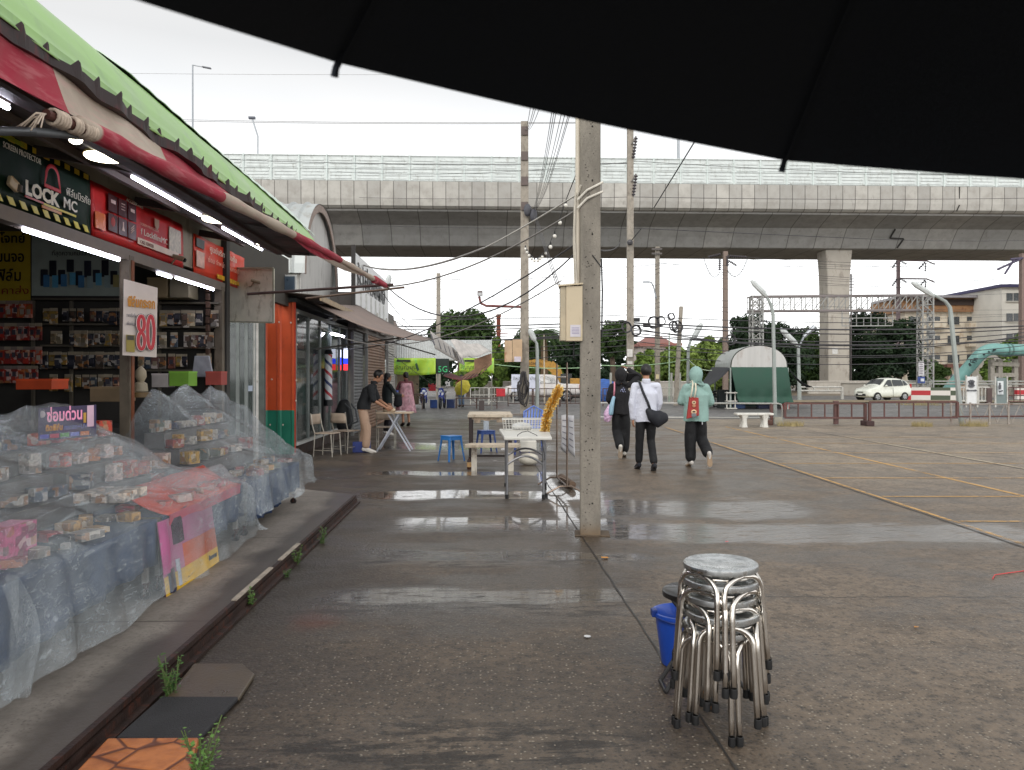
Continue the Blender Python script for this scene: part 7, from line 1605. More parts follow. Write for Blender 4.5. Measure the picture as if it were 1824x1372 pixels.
# lamps
def lot_lamp(pts, head, d, lab, th=.07, nm='street_lamp', col=M((150, 156, 152), .5, .3, var=.1)):
    t = T(nm, lab, 'street lamp', GD(pts[0][0], d)); P = [GD(pts[0][0], d)]+[W(x, y, d) for x, y in pts[1:]]; mb = MB(); mb.tube(P, [th*(1.15-.6*i/len(P)) for i in range(len(P))], 8); mb.build('pole', col, t, smooth=1)
    a, b = W(*head[0], d), W(*head[1], d); mb = MB(); ell_tube(mb, [a, a.lerp(b, .5), b], [(.07*d/27, .04), (.11*d/27, .06), (.06*d/27, .04)], side=_f*1+_r*.0, n=10) if False else mb.tube([a, a.lerp(b, .2), a.lerp(b, .8), b], [.05*d/27, .10*d/27, .10*d/27, .05*d/27], 8); mb.build('lamp_head', M((190, 194, 192), .5), t, smooth=1); return t
lot_lamp([(1381, 757), (1377, 560), (1373, 542), (1366, 530)], ((1366, 528), (1338, 500)), 25.5, 'grey lot lamp with a long head left of the tent front post', .06)
lot_lamp([(1713, 757), (1694, 565), (1692, 548), (1684, 537), (1662, 525)], ((1664, 528), (1624, 503)), 25.5, 'leaning grey lamp post with a long head by the right fence', .072)
lot_lamp([(1424, 712), (1422, 618)], ((1421, 616), (1390, 585)), 50, 'double headed lamp behind the right tent flap', .12); q = T('lamp_arm', 'right hand lamp head of the double lamp behind the tent', 'street lamp', W(1424, 618, 50)); MB().tube([W(1423, 618, 50), W(1432, 600, 50)], .06, 6).build('arm', LG, q); MB().tube([W(1432, 600, 50), W(1451, 582, 50)], [.12, .16], 8).build('lamp_head', LG, q)
lot_lamp([(957, 740), (957, 625), (956, 612), (953, 607)], ((953, 608), (943, 586)), 30.5, 'slim white lamp post between the second pole and the pickup', .07); MB()
lot_lamp([(683, 700), (682, 540), (683, 532), (687, 520)], ((687, 520), (694, 490)), 29, 'white lamp head on a bent stem above the shop row', .045)
lot_lamp([(1225, 716), (1226, 620), (1232, 602)], ((1234, 605), (1250, 576)), 44, 'grey lamp post right behind the teal hoodie', .09); tag(MB().tube([GD(970, 46), W(969, 595, 46)], [.05, .035], 6).build('flag_pole', M((196, 182, 160), .5)), 'thin cream pole left of the pickup cab', 'pole'); tag(MB().tube([GD(1192, 46), W(1192, 590, 46)], [.04, .03], 6).build('flag_pole', M((170, 190, 170), .5)), 'thin pale pole between the white shirt and teal walkers', 'pole')
for px, lb in ((1088, 'left of the hooded walker'), (1196, 'right of the white shirt walker'), (1211, 'behind the teal hoodie')): tag(MB().tube([GD(px, 47), W(px, 664, 47)], .07, 6).build('bollard', M((170, 170, 160), .6)), 'short pale roadside post %s' % lb, 'bollard')

# ================= WIRES =================
WB = M((62, 60, 62), .6, var=0); WGc = M((128, 124, 120), .6, var=0)
WC = {}
def wire(a, b, s=0, r=.012, lab='thin black overhead cable crossing under the viaduct', grp='overhead cables', m=WB, n=14):
    if grp: WC[lab] = WC.get(lab, 0)+1; side = ' left' if a[0]+b[0] < 1900 else ' right'; lab = '%s, %s one on the%s' % (lab, ordn(WC[lab]-1) if WC[lab] < 15 else 'lower '+ordn(WC[lab]-15), side)
    return tag(MB().tube(sag(W(*a), W(*b), s, n), r, 4).build('overhead_cable', m, smooth='all'), lab, 'cable', grp)
L1 = 'black cable in the bundle behind the walkers'; L2 = 'thin line under the viaduct'
random.seed(14)
for (y0, y1, r, s) in ((585, 572, .04, .25), (588, 577, .03, .35), (598, 583, .025, .5), (603, 592, .025, .5), (609, 598, .03, .3), (617, 606, .02, .6), (628, 616, .02, .4), (640, 622, .02, .5), (594, 588, .03, .8), (573, 563, .02, .2)):
    wire((560, y0-8, 58), (1124, y0-8+(y1-y0)*.4, 42), s, r, L1, 'distribution cables'); wire((1122, y0-10, 40), (1840, y1+8, 44), s*1.2, r, L1, 'distribution cables')
for (y0, y1, s, d) in ((470, 472, .3, 58), (476, 474, .8, 58), (485, 470, .6, 55), (494, 480, .4, 60), (502, 488, .6, 55), (520, 508, .5, 60), (536, 530, .3, 60), (545, 541, .4, 62), (558, 549, .5, 62)):
    wire((600, y0+4, d+4), (1172, y1, 42), s, .010, L2, 'thin lines under the viaduct'); wire((1171, y1-2, 42), (1840, y0+random.uniform(-8, 24), 66), s, .010, L2, 'thin lines under the viaduct')
for (y0, y1) in ((456, 462), (459, 470), (466, 478), (478, 496)): wire((1300, y0, 60), (1840, y1, 74), .5, .016, L2, 'thin lines under the viaduct')
for (x0, y0, x1, y1) in ((1255, 470, 1340, 545), (1268, 468, 1352, 545), (1280, 466, 1366, 545), (1290, 462, 1378, 545)): wire((x0, y0, 70), (x1, y1, 60), .1, .008, 'faint thin wire slanting down to the gantry tower', 'faint slanting wires', WGc)
wire((-60, 126, 120), (960, 132, 100), .3, .02, 'faint high wire crossing the open sky', 'high sky wires', WGc)
for k in (0, 3): wire((-60, 200+k, 90), (1140, 217+k*.5, 70), .5, .025, 'long high wire across the sky above the noise barrier', 'high sky wires', WGc)
wire((380, 283, 60), (1130, 291, 40), .2, .02, 'thin wire against the noise barrier', 'wires before the viaduct'); wire((600, 306, 60), (1130, 288, 40), .4, .012, 'thin wire against the noise barrier', 'wires before the viaduct'); wire((1128, 287, 40), (1840, 312, 50), .2, .014, 'thin wire against the noise barrier', 'wires before the viaduct')
wire((1127, 351, 40), (1840, 353, 48), .1, .014, 'thin wire against the concrete parapet', 'wires before the viaduct'); wire((640, 352, 55), (1127, 351, 40), .1, .012, 'thin wire against the concrete parapet', 'wires before the viaduct')
wire((600, 400, 55), (1140, 407, 40), .1, .012, 'thin wire against the box girder', 'wires before the viaduct'); wire((1138, 407, 40), (1530, 425, 48), .0, .02, 'thin wire against the box girder', 'wires before the viaduct'); wire((1530, 425, 48), (1840, 428, 50), .1, .014, 'thin wire against the box girder', 'wires before the viaduct')
wire((1165, 370, 36), (1250, 232, 26), .0, .028, 'thick stay cable slanting up to the umbrella edge'); wire((1122, 432, 40), (1142, 408, 38), 0, .03, 'short stay cable at the insulator pole')
for (xt, xb, d0) in ((947, 936, 31), (954, 938, 31), (958, 940, 31), (966, 942, 31)): wire((xt, 178, 16), (xb, 232, 30.8), .1, .008, 'cable fanning up from the top of the second utility pole', 'cables fanning up from the second pole')
for (xt, xb) in ((986, 950), (990, 951), (994, 952), (1005, 953), (1012, 954), (1019, 955), (1022, 956)): wire((xt, 180, 12), (xb, 372, 30.6), .25, .006, 'cable running up overhead from second pole clamps', 'cables fanning up from the second pole')
for k in range(3): wire((950+k*2, 378, 30.6), (990+k*4, 505+k*3, 8), .05, .005, 'slack cable dropping from the second pole to the cream box', 'cables dropping to the cream box')
wire((690, 511, 10.9), (1030, 372, 7.7), .16, .010, 'pale cable from the big pole to the far end of the awning tube', None, WGc); wire((1030, 432, 7.8), (560, 610, 22), .55, .010, 'dark cable sagging from the big pole down to the shop row', None)
wire((690, 512, 10.8), (1036, 440, 7.7), .55, .009, 'dark cable sagging low between awning tube and big pole', None); wire((1030, 345, 7.55), (862, 442, 12), .02, .010, 'double white cable from the pole tie to the left', None, M((206, 202, 194), .5)); wire((862, 442, 12), (640, 470, 22), .25, .02, 'grey cable sagging on toward the arched hall', None, WGc)
wire((560, 577, 14), (1000, 500, 7.5), .5, .007, 'thin grey wire sagging across the shop row to the cream box', None, WGc)
for (a, b, s) in (((580, 576, 15.5), (680, 586, 22), .06), ((700, 570, 20), (850, 640, 28), .1), ((680, 520, 16), (760, 600, 24), .15)): wire(a, b, s, .010, 'loose thin wire strung along the shop row eaves', 'loose wires on the shop row')
wire((1066, 446, 7.6), (1104, 432, 30), .1, .01, 'black service wire leaving the big pole to the right', None); wire((878, 649, 37), (1060, 654, 36), .12, .018, 'pale green rope sagging from the stall toward the lot poles', None, M((170, 206, 160), .6)); wire((1072, 651, 36), (1226, 640, 44), .15, .02, 'pale green rope sagging behind the walkers', None, M((170, 206, 160), .6)); wire((1226, 640, 44), (1268, 660, 39), .2, .02, 'pale rope from lamp post down to the tent', None, M((190, 206, 180), .6))
wire((660, 604, 24), (790, 700, 37), .0, .012, 'guy wire slanting down by the stall', None); wire((806, 700, 30), (826, 806, 14), .0, .004, 'very thin line running down to the bright blue stool', None, WGc); wire((1060, 700, 30), (906, 700, 40), .0, .004, 'thin line behind the garment rack', None, WGc)
# coils on the poles
random.seed(19)
for (px, py, r, d, lb) in ((1133, 588, 9, 39.5, 'on the insulator pole'), (1117, 584, 9, 39.4, 'left side of the insulator pole'), (1165, 575, 10, 42.4, 'on the lamp arm pole'), (1178, 572, 8, 42.4, 'right of the lamp arm pole'), (1196, 564, 6, 42, 'hanging between two poles'), (1199, 580, 8, 41.8, 'left of the short leaning pole'), (1206, 582, 10, 41.8, 'on the short leaning pole'), (1302, 606, 9, 56, 'low on the high voltage pole')):
    t = T('cable_coil', 'round black cable coil %s' % lb, 'cable coil', W(px, py+r, d), 'round cable coils on the far poles')
    for k in range(3): rr = r*(1-.08*k)*d/F; c = W(px+random.uniform(-1, 1), py+random.uniform(-1, 1), d+.03*k); MB().tube([c+_r*math.cos(a*math.pi/10)*rr+UZ*math.sin(a*math.pi/10)*rr*1.05+_f*.1*math.sin(a) for a in range(20)], .028, 6, closed=True).build('coil_loop', WB, t, smooth='all')
for (px, py, d, lb) in ((1151, 580, 42, 'square cable box hanging left of the lamp arm pole'), (1134, 570, 40, 'small cable splice box right of the insulator pole')): tag(MB().obox(W(px, py, d), _r*.16, _f*.1, UZ*.1).build('splice_box', CAP), lb, 'splice box')
# festoon lights
fs = [(1027, 318, 8.0, 1.3), (1008, 366, 9.5, 1.2), (997.6, 397, 11, 1.15), (988, 421, 12.5, 1.1), (980.6, 440, 13.5, 1.05), (972.5, 451.5, 15, 1), (966, 458, 16, 1), (962, 461.5, 17, 1), (958, 464.8, 18, 1), (952, 465, 19, 1), (947, 461.5, 20.5, 1), (942.5, 455.5, 22, 1), (938.6, 449.8, 24, 1), (936, 443.6, 26, 1)]
pts = [W(x, y-9 if d < 14 else y-5, d) for x, y, d, k in fs]; tag(MB().tube([W(1032, 290, 7.6)]+pts, .006, 5).build('festoon_cable', WB, smooth='all'), 'black festoon cable looping from the big pole to the second pole', 'cable'); BLBm = M((220, 216, 206), .25, var=.03)
for i, (x, y, d, k) in enumerate(fs):
    q = W(x, y, d); r = (3.4 if d < 14 else 2.5)*d/F; t = T('festoon_bulb', 'unlit white festoon bulb, %s from the big pole' % ordn(i), 'bulb', q, 'festoon bulbs by the big pole'); MB().sph(q, r, 12, (1, 1, 1.15)).build('bulb_glass', BLBm, t, smooth=1); MB().tube([q+UZ*r*.9, q+UZ*r*2.5], [r*.6, r*.4], 8).build('socket', CAP, t, smooth=1)
# ================= GREEN TENT =================
tn = T('market_tent', 'barrel roofed tent closed with a green tarpaulin and black side flaps', 'tent', GD(1352, 38))
d0, d1 = 37.0, 42.5
def tpx(px, py, d=d0): return W(px, py, d)
cA = GD(1352, d0); cB = GD(1318, d1); zs = tpx(0, 655).z; ztop = tpx(0, 615).z; hw = 51*d0/F
NR = 20
def arch(k, c, s=1.): a = math.pi*k/NR; return V((c.x, c.y, zs))+_r*(-math.cos(a)*hw*s)+UZ*(math.sin(a)**.8*(ztop-zs)*s)
mb = MB(); NS = 22
for i in range(NS):
    u0, u1 = i/NS, (i+1)/NS; ca, cb = cA.lerp(cB, u0), cA.lerp(cB, u1)
    for k in range(NR):
        rb = 1.012 if i % 2 else 1.0; mb.face([arch(k, ca, 1), arch(k, cb, rb), arch(k+1, cb, rb), arch(k+1, ca, 1)])
mb.build('barrel_roof', M((168, 172, 168), .5, .2, var=.12, stain=(120, 120, 116)), tn, smooth='all')
mb = MB(); pts = [arch(k, cA-_f*.02, .965) for k in range(NR+1)]; mb.prism(pts, _f*.04); mb.build('gable_panel', M((182, 180, 176), .6, var=.12, scale=1, st=(4, 4, .2), stain=(160, 150, 142)), tn)
GT = M((40, 74, 60), .75, var=.12, scale=2, bmp=.2)
mb = MB()
def gf(u, v):
    z = zs+.02-(zs-.30)*v; x = -hw*.98+2*hw*.98*u; x += (.34*v**1.6*(1-u) + .22*v**1.3*u)+.0
    if v > .8: z += .04*math.sin(u*30)*(v-.8)*5
    return V((cA.x, cA.y, z))+_r*x-_f*(.05+.35*math.sin(math.pi*v)*.4+.08*math.sin(u*22+v*5)*max(0, v-.6)*2+.25*(v > .85)*(v-.85)*6)
mb.grid(gf, 44, 20); mb.build('green_tarpaulin', GT, tn, smooth='all', solid=.02)
FRP = M((150, 158, 152), .5, .3)
for c in (cA, cB):
    for s in (-1, 1): MB().bar(c+_r*hw*s, V((c.x, c.y, zs))+_r*hw*s, .07).build('post', FRP, tn)
BFL = M((40, 42, 46), .8, var=.2)
mb = MB(); a, b = tpx(1302, 655, 37), tpx(1268, 654, d1); c, e = tpx(1262, 688, 36.5), tpx(1243, 690, 41); mb.grid(lambda u, v: a.lerp(b, u).lerp(c.lerp(e, u), v)+V((0, 0, -.1*math.sin(math.pi*v))), 8, 8); mb.build('side_flap', BFL, tn, smooth='all', solid=.02)
mb = MB(); a, b = tpx(1404, 655, 37), tpx(1404, 655, d1); c, e = tpx(1447, 689, 37), tpx(1437, 690, 41); mb.grid(lambda u, v: a.lerp(b, u).lerp(c.lerp(e, u), v)+V((0, 0, -.18*math.sin(math.pi*v))), 8, 8); mb.build('side_flap', BFL, tn, smooth='all', solid=.02)
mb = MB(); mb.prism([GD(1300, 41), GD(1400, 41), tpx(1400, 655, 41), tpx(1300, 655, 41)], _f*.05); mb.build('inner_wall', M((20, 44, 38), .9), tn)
sbox('red plastic bucket under the right side of the green tent', 1398, 717, 37.4, .32, .38, .32, (206, 66, 64), 'plastic_bin', 'bin'); sbox('blue bin peeking under the tarpaulin left edge', 1317, 720, 38, .5, .3, .3, (50, 80, 130), 'plastic_bin', 'bin'); sbox('dark blue bin under the middle of the tarpaulin', 1360, 720, 38, .6, .3, .3, (30, 40, 80), 'plastic_bin', 'bin')
sbox('dark round bin standing inside the open left side of the tent', 1288, 700, 38.6, .5, .9, .5, (36, 44, 44), 'waste_bin', 'bin')
t = T('shelf_stand', 'white wire shelf stand at the left post of the tent', 'stand', GD(1302, 37)); p = GD(1302, 37)
for z in (.05, .4, .8): MB().box(p+V((0, 0, z)), (.5, .35, .05)).build('shelf', WPT, t)
for s in (-1, 1): MB().bar(p+_r*.2*s, p+_r*.2*s+V((0, 0, .85)), .05).build('upright', WPT, t)
# bench before the tent
t = T('concrete_bench', 'white concrete bench with splayed legs before the low fence', 'bench', GD(1346, 23.7)); z = .37; a, b = GD(1313, 23.7), GD(1379, 23.7); WC_ = M((206, 204, 196), .7, var=.1, scale=4, stain=(160, 156, 148))
mb = MB(); mb.prism([a+UZ*z, b+UZ*z, b+_f*.38+UZ*z, a+_f*.38+UZ*z], UZ*.07); mb.build('seat', WC_, t, bev=.02)
for f in (.22, .78): 
    for k in (0, .24): q = a.lerp(b, f)+_f*(.06+k); MB().tube([q, q+UZ*.12, q+UZ*.26, q+UZ*z], [(.10, .07), (.07, .06), (.075, .06), (.12, .08)], 8, side=_r).build('leg', WC_, t, smooth=1)
# ---- low fences ----
rail('railing', 1060, 1230, 25.6, 25.3, (.22, .69), 1, 'pale low pipe railing behind the walkers', M((176, 174, 168), .5, .2, var=.15), .05)
GP = M((156, 156, 150), .5, .3, var=.15); a, b = GD(1232, 25.4), GD(1393, 25); t = T('railing', 'pale looped pipe railing ending behind the white bench', 'railing', (a+b)/2)
MB().tube([a+UZ*.69, b-_r*.12+UZ*.69, b-_r*.03+UZ*.66, b+UZ*.56, b], .03, 10).build('loop_rail', GP, t, smooth=1); MB().tube([a+UZ*.22, b+UZ*.22], .02, 8).build('lower_rail', GP, t); MB().bar(a, a+UZ*.7, .05).build('post', GP, t); MB().bar(GD(1374, 25.05), GD(1374, 25.05, .7), .09).build('brown_post', BRN, t)
MB().box(GD(1386, 24.9)+UZ*.14, (.26, .05, .24)).build('end_plate', M((150, 146, 132), .7), t); MB().box(GD(1370, 24.9)+UZ*.08, (.18, .2, .16), bev=.02).build('base_block', M((86, 60, 50), .8), t)
def gate(px0, px1, d0_, d1_, z0, z1, n, lab, wheels=(0, 1)):
    a, b = GD(px0, d0_), GD(px1, d1_); t = T('sliding_gate', lab, 'gate', (a+b)/2, 'brown sliding gates')
    for z in (z0, z1): MB().bar(a+UZ*z, b+UZ*z, .06).build('rail', BRN, t)
    for i in range(n+1): p = a.lerp(b, i/n); MB().bar(p+UZ*z0, p+UZ*z1, .075 if i in (0, n) else .035).build('end_post' if i in (0, n) else 'bar', BRN, t)
    for w_ in wheels: p = a.lerp(b, w_); MB().box(p+UZ*.08, (.26, .14, .16), bev=.02).build('roller', M((60, 40, 38), .7), t); MB().bar(p, p+UZ*z1, .08).build('roller_post', BRN, t)
    return t
gate(1398, 1541, 24.9, 24.7, .24, .70, 6, 'brown sliding gate section right of the white bench', (1,)); gate(1549, 1705, 24.4, 24.6, .26, .76, 6, 'brown sliding gate section in front of the white car', (0,)); sbox('thick brown gate stop post in the middle of the left gate', 1489, 715, 24.85, .14, .74, .1, (86, 56, 52), 'gate_post', 'post')
a, b = GD(1694, 25.1), GD(1830, 25.4); t = T('lattice_fence', 'low grey pipe fence with crossed bracing at the right edge', 'fence', (a+b)/2); LP = M((150, 142, 134), .5, .3, var=.2, stain=(110, 80, 66))
for z in (.26, .66): MB().tube([a+UZ*z, b+UZ*z], .028, 8).build('rail', LP if z > .5 else BRN, t)
for i in range(5): p = a.lerp(b, i/4); MB().tube([p, p+UZ*.72], .035, 8).build('post', LP, t)
for i in range(10): p, q = a.lerp(b, i/10), a.lerp(b, (i+1)/10); (MB().tube([p+UZ*.06, q+UZ*.64], .014, 6) if i % 2 == 0 else MB().tube([p+UZ*.64, q+UZ*.06], .014, 6)).build('brace', LP, t)
DRY = M((150, 136, 96), .9, var=.3)
for px, d, s, lb in ((1408, 24.4, .28, 'dry grass tuft at the end of the looped railing'), (1642, 24.2, .22, 'dry grass tuft under the right gate section'), (1735, 24.3, .3, 'dry grass tuft at the foot of the leaning lamp'), (1640, 42.5, .9, 'grassy verge patch at the foot of the right lattice tower')):
    mb = MB(); random.seed(px); p = GD(px, d)
    for i in range(260):
        a = random.uniform(0, 6.28); r = random.random()**.6*s; q = p+V((math.cos(a)*r*1.5, math.sin(a)*r, 0)); h = random.uniform(.05, .17)*(1+s); k = V((random.gauss(0, .05), random.gauss(0, .05), h)); mb.face([q-V((.008, 0, 0)), q+V((.008, 0, 0)), q+k])
    tag(mb.build('grass_tuft', DRY, rec=False), lb, 'grass tuft')

# ================= WHITE HATCHBACK =================
CARP = M((214, 216, 204), .25, coat=.8, var=.03); WIN = M((30, 36, 38), .08, var=.2, scale=2, spec=.9); TYR = M((26, 26, 27), .7); RIM = M((170, 172, 174), .3, .8)
def carbody(t, L, Wd, secs, paint, nm='body'):
    """secs: list of (y, z_bottom, z_belt, z_top, halfwidth_belt, halfwidth_top); front at -y"""
    mb = MB(); rings = []
    for (y, zb, zl, zt_, hb, ht) in secs:
        P = [(-hb*.92, zb), (-hb, zb+.10), (-hb, (zb+zl)/2), (-hb*.975, zl), (-ht, zt_-.05 if zt_ > zl+.1 else zt_), (-ht*.8, zt_), (0, zt_+.015), (ht*.8, zt_), (ht, zt_-.05 if zt_ > zl+.1 else zt_), (hb*.975, zl), (hb, (zb+zl)/2), (hb, zb+.10), (hb*.92, zb)]
        rings.append([mb.b.verts.new((x, y, z)) for x, z in P])
    for A, B in zip(rings, rings[1:]):
        for j in range(len(A)): mb.b.faces.new((A[j], B[j], B[(j+1) % len(A)], A[(j+1) % len(A)]))
    mb.b.faces.new(rings[0]); mb.b.faces.new(list(reversed(rings[-1])))
    return mb.build(nm, paint, t, smooth=1, sub=1)
def wheel(t, x, y, r, w_=.18):
    mb = MB(); mb.lathe([(r*.62, -w_/2), (r*.95, -w_/2), (r, -w_*.35), (r, w_*.35), (r*.95, w_/2), (r*.62, w_/2)], (x, y, r), 24, Matrix.Rotation(R(90), 3, 'Y')); wl = mb.build('tyre', TYR, t, smooth=1); s = 1 if x > 0 else -1
    mb = MB()
    for k in range(7): a = k*.898; mb.bar((x+s*w_*.42, y, r), (x+s*w_*.42, y+math.cos(a)*r*.6, r+math.sin(a)*r*.6), .055, .02, up=(1, 0, 0))
    mb.tube([(x+s*w_*.4, y+math.cos(a*.3927)*r*.62, r+math.sin(a*.3927)*r*.62) for a in range(16)], .018, 6, closed=True); mb.build('rim', RIM, wl)
    MB().lathe([(0, -.0), (r*1.12, 0), (r*1.12, .02), (0, .02)], (x-s*(w_*.35), y, r), 20, Matrix.Rotation(R(90), 3, 'Y')).build('wheel_arch', M((18, 18, 19), .8), t)
car = T('parked_car', 'small white hatchback driving left on the road behind the gate', 'car', (0, 0, 0))
secs = [(-1.72, .34, .60, .64, .58, .40), (-1.62, .22, .66, .74, .72, .60), (-1.35, .20, .74, .86, .79, .68), (-.95, .20, .80, .97, .81, .68), (-.72, .20, .86, 1.06, .82, .66), (-.30, .20, .92, 1.40, .82, .58), (.0, .20, .94, 1.49, .82, .57), (.55, .20, .96, 1.50, .82, .57), (1.15, .20, .98, 1.44, .81, .56), (1.50, .22, .98, 1.30, .79, .56), (1.70, .28, .92, 1.02, .74, .6), (1.76, .36, .78, .84, .66, .5)]
carbody(car, 3.5, 1.64, secs, CARP)
for s in (-1, 1):
    MB().prism([(s*.80, -.62, .96), (s*.80, .10, .97), (s*.665, .06, 1.38), (s*.655, -.18, 1.37)], (s*.012, 0, 0)).build('front_side_window', WIN, car); MB().prism([(s*.80, .17, .975), (s*.79, .98, 1.0), (s*.66, .92, 1.37), (s*.665, .14, 1.385)], (s*.012, 0, 0)).build('rear_side_window', WIN, car); MB().prism([(s*.785, 1.05, 1.01), (s*.765, 1.36, 1.06), (s*.67, 1.16, 1.30), (s*.665, .99, 1.34)], (s*.012, 0, 0)).build('quarter_window', WIN, car)
    for y in (-1.08, 1.08): wheel(car, s*.74, y, .29)
    mb = MB(); ell_tube(mb, [(s*.55, -1.56, .66), (s*.66, -1.42, .72), (s*.72, -1.2, .78)], [.06, .075, .04]); mb.build('headlight', M((206, 210, 196), .1, emis=.15), car, smooth='all'); mb = MB(); ell_tube(mb, [(s*.86, -.52, .98), (s*.98, -.54, 1.0)], [.05, .06]); mb.build('mirror', CARP, car, smooth='all')
    MB().box((s*.833, .02, .86), (.02, .18, .03)).build('door_handle', CARP, car); MB().prism([(s*.835, .13, .28), (s*.835, .145, .28), (s*.825, .135, .93), (s*.825, .12, .93)], (s*.006, 0, 0)).build('door_gap', TYR, car); mb = MB(); mb.box((s*.70, 1.66, .98), (.1, .1, .26), bev=.03); mb.build('tail_light', M((170, 30, 30), .2), car)
MB().prism([(-.62, -.74, 1.04), (.62, -.74, 1.04), (.53, -.31, 1.41), (-.53, -.31, 1.41)], (0, -.015, .015)).build('windscreen', WIN, car)
MB().box((0, -1.70, .40), (.86, .05, .14), bev=.02).build('lower_grille', M((22, 22, 24), .5), car); MB().box((0, -1.735, .58), (.5, .03, .05)).build('upper_grille', M((40, 40, 42), .4, .5), car); MB().box((0, -1.745, .45), (.34, .02, .11)).build('number_plate', M((216, 216, 210), .5), car)
car.location = GD(1571, 50.6); car.rotation_euler = (0, 0, R(-90+17)-YAW); car.name = 'car'

# ================= PICKUP, SIGNBOARD, EXCAVATOR =================
pk = T('pickup_truck', 'white double cab pickup parked behind the signboard and steel barriers', 'pickup', (0, 0, 0)); WP = M((206, 200, 196), .3, coat=.5, var=.04)
secs = [(-2.45, .50, .80, .86, .62, .5), (-2.35, .36, .86, .96, .82, .72), (-1.6, .34, .96, 1.10, .88, .76), (-1.15, .34, 1.02, 1.16, .89, .74), (-.5, .34, 1.10, 1.66, .89, .64), (-.2, .34, 1.12, 1.74, .89, .64), (.75, .34, 1.12, 1.72, .89, .64), (.98, .34, 1.12, 1.60, .89, .66), (1.06, .34, 1.12, 1.18, .89, .8), (1.2, .36, 1.08, 1.12, .89, .86), (2.5, .40, 1.08, 1.12, .89, .86), (2.58, .46, 1.0, 1.06, .86, .82)]
carbody(pk, 5, 1.8, secs, WP)
for s in (-1, 1):
    MB().prism([(s*.885, -.85, 1.16), (s*.885, .12, 1.18), (s*.72, .1, 1.62), (s*.72, -.42, 1.60)], (s*.014, 0, 0)).build('front_side_window', WIN, pk); MB().prism([(s*.885, .2, 1.18), (s*.885, .92, 1.19), (s*.73, .80, 1.60), (s*.72, .18, 1.62)], (s*.014, 0, 0)).build('rear_side_window', WIN, pk)
    for y in (-1.6, 1.6): wheel(pk, s*.80, y, .37, .22)
    MB().box((s*.82, 2.50, .92), (.16, .16, .34), bev=.02).build('tail_light', M((176, 36, 44), .25), pk)
MB().box((0, 2.66, .62), (.5, .03, .26)).build('rear_plate', M((206, 206, 200), .5), pk); MB().prism([(-.66, -1.1, 1.2), (.66, -1.1, 1.2), (.58, -.52, 1.62), (-.58, -.52, 1.62)], (0, -.015, .015)).build('windscreen', WIN, pk)
pk.location = GD(966, 50); pk.rotation_euler = (0, 0, R(-90-6)-YAW)
t = T('signboard', 'big white signboard with Thai lettering behind the second utility pole', 'signboard', GD(937, 44.5)); a, b = W(911, 698, 44.5), W(962, 697, 44.5); zt_ = W(0, 667, 44.5).z
MB().prism([a, b, V((b.x, b.y, zt_)), V((a.x, a.y, zt_))], _f*.08).build('board', M((206, 210, 224), .5, var=.05), t); MB().obox(a.lerp(b, .5)-UZ*.25, _r*.75, _f*.03, UZ*.03).build('lower_bar', M((170, 160, 150), .5), t)
o1, o2 = W(914, 677, 44.4), W(929, 677, 44.4); text('จำหน่าย', .18, BK, o1, _r, UZ, t, width=(o2-o1).length); o1, o2 = W(944, 677, 44.4), W(959, 677, 44.4); text('บำรุง', .18, BK, o1, _r, UZ, t, width=(o2-o1).length)
for px in (914, 959): MB().bar(GD(px, 44.6), W(px, 697, 44.6), .06).build('leg', WPT, t)
ex_ = T('excavator', 'yellow excavator with raised arm among the trees behind the pickup', 'excavator', GD(1025, 58)); YE = M((176, 130, 50), .5, var=.15, stain=(120, 92, 50)); d = 58
def arm_(pts, w0, w1, nm, dd=d, th=.25):
    mb = MB(); P = [W(x, y, dd) for x, y in pts]; n = len(P)
    for i in range(n-1): mb.bar(P[i], P[i+1], th, w0+(w1-w0)*i/max(1, n-2), up=UZ)
    return mb.build(nm, YE, ex_)
arm_([(938, 647), (962, 648), (981, 651)], .45, .55, 'boom_tip'); arm_([(979, 650), (990, 659), (996, 680), (998, 692)], .75, .8, 'boom'); arm_([(936, 645), (956, 641), (975, 644)], .12, .12, 'hydraulic_ram')
MB().obox(W(1032, 684, d), _r*.75, _f*.9, UZ*.42).build('counterweight', YE, ex_, bev=.05); MB().obox(W(1008, 680, d), _r*.42, _f*.5, UZ*.6).build('cab', M((40, 42, 40), .3), ex_, bev=.04); MB().obox(GD(1016, d, .4), _r*1.5, _f*1.3, UZ*.4).build('tracks', M((54, 50, 46), .8), ex_, bev=.1)
o1, o2 = W(941, 650, 57.8), W(968, 651, 57.8); text('KOMATSU', .22, BK, o1, (o2-o1), UZ, ex_, width=(o2-o1).length)

# ================= GANTRY =================
GS = M((150, 150, 146), .5, .4, var=.15, stain=(120, 100, 92)); GSD = M((122, 114, 112), .5, .3, var=.15)
def tower(px, d, zb, yt, w_, lab, nseg=12):
    t = T('lattice_tower', lab, 'lattice tower', GD(px, d)); zt_ = W(0, yt, d).z; c = GD(px, d); h = w_/2; cs = [c+_r*h*i+_f*h*j for i, j in ((-1, -1), (1, -1), (1, 1), (-1, 1))]
    for q in cs: MB().bar(q+UZ*zb, q+UZ*zt_, .09).build('chord', GS, t)
    for k in range(4):
        mb = MB(); a, b = cs[k], cs[(k+1) % 4]
        for i in range(nseg):
            z0 = zb+(zt_-zb)*i/nseg; z1 = zb+(zt_-zb)*(i+1)/nseg; p, q = (a, b) if i % 2 else (b, a); mb.bar(p+UZ*z0, q+UZ*z1, .05); mb.bar(a+UZ*z1, b+UZ*z1, .045)
        mb.build('lattice_face', GS, t)
    return t
tower(1347, 56, 0, 528, .75, 'steel lattice tower rising behind the green tent'); tower(1648, 55, 0, 528, .75, 'steel lattice tower standing right of the white car')
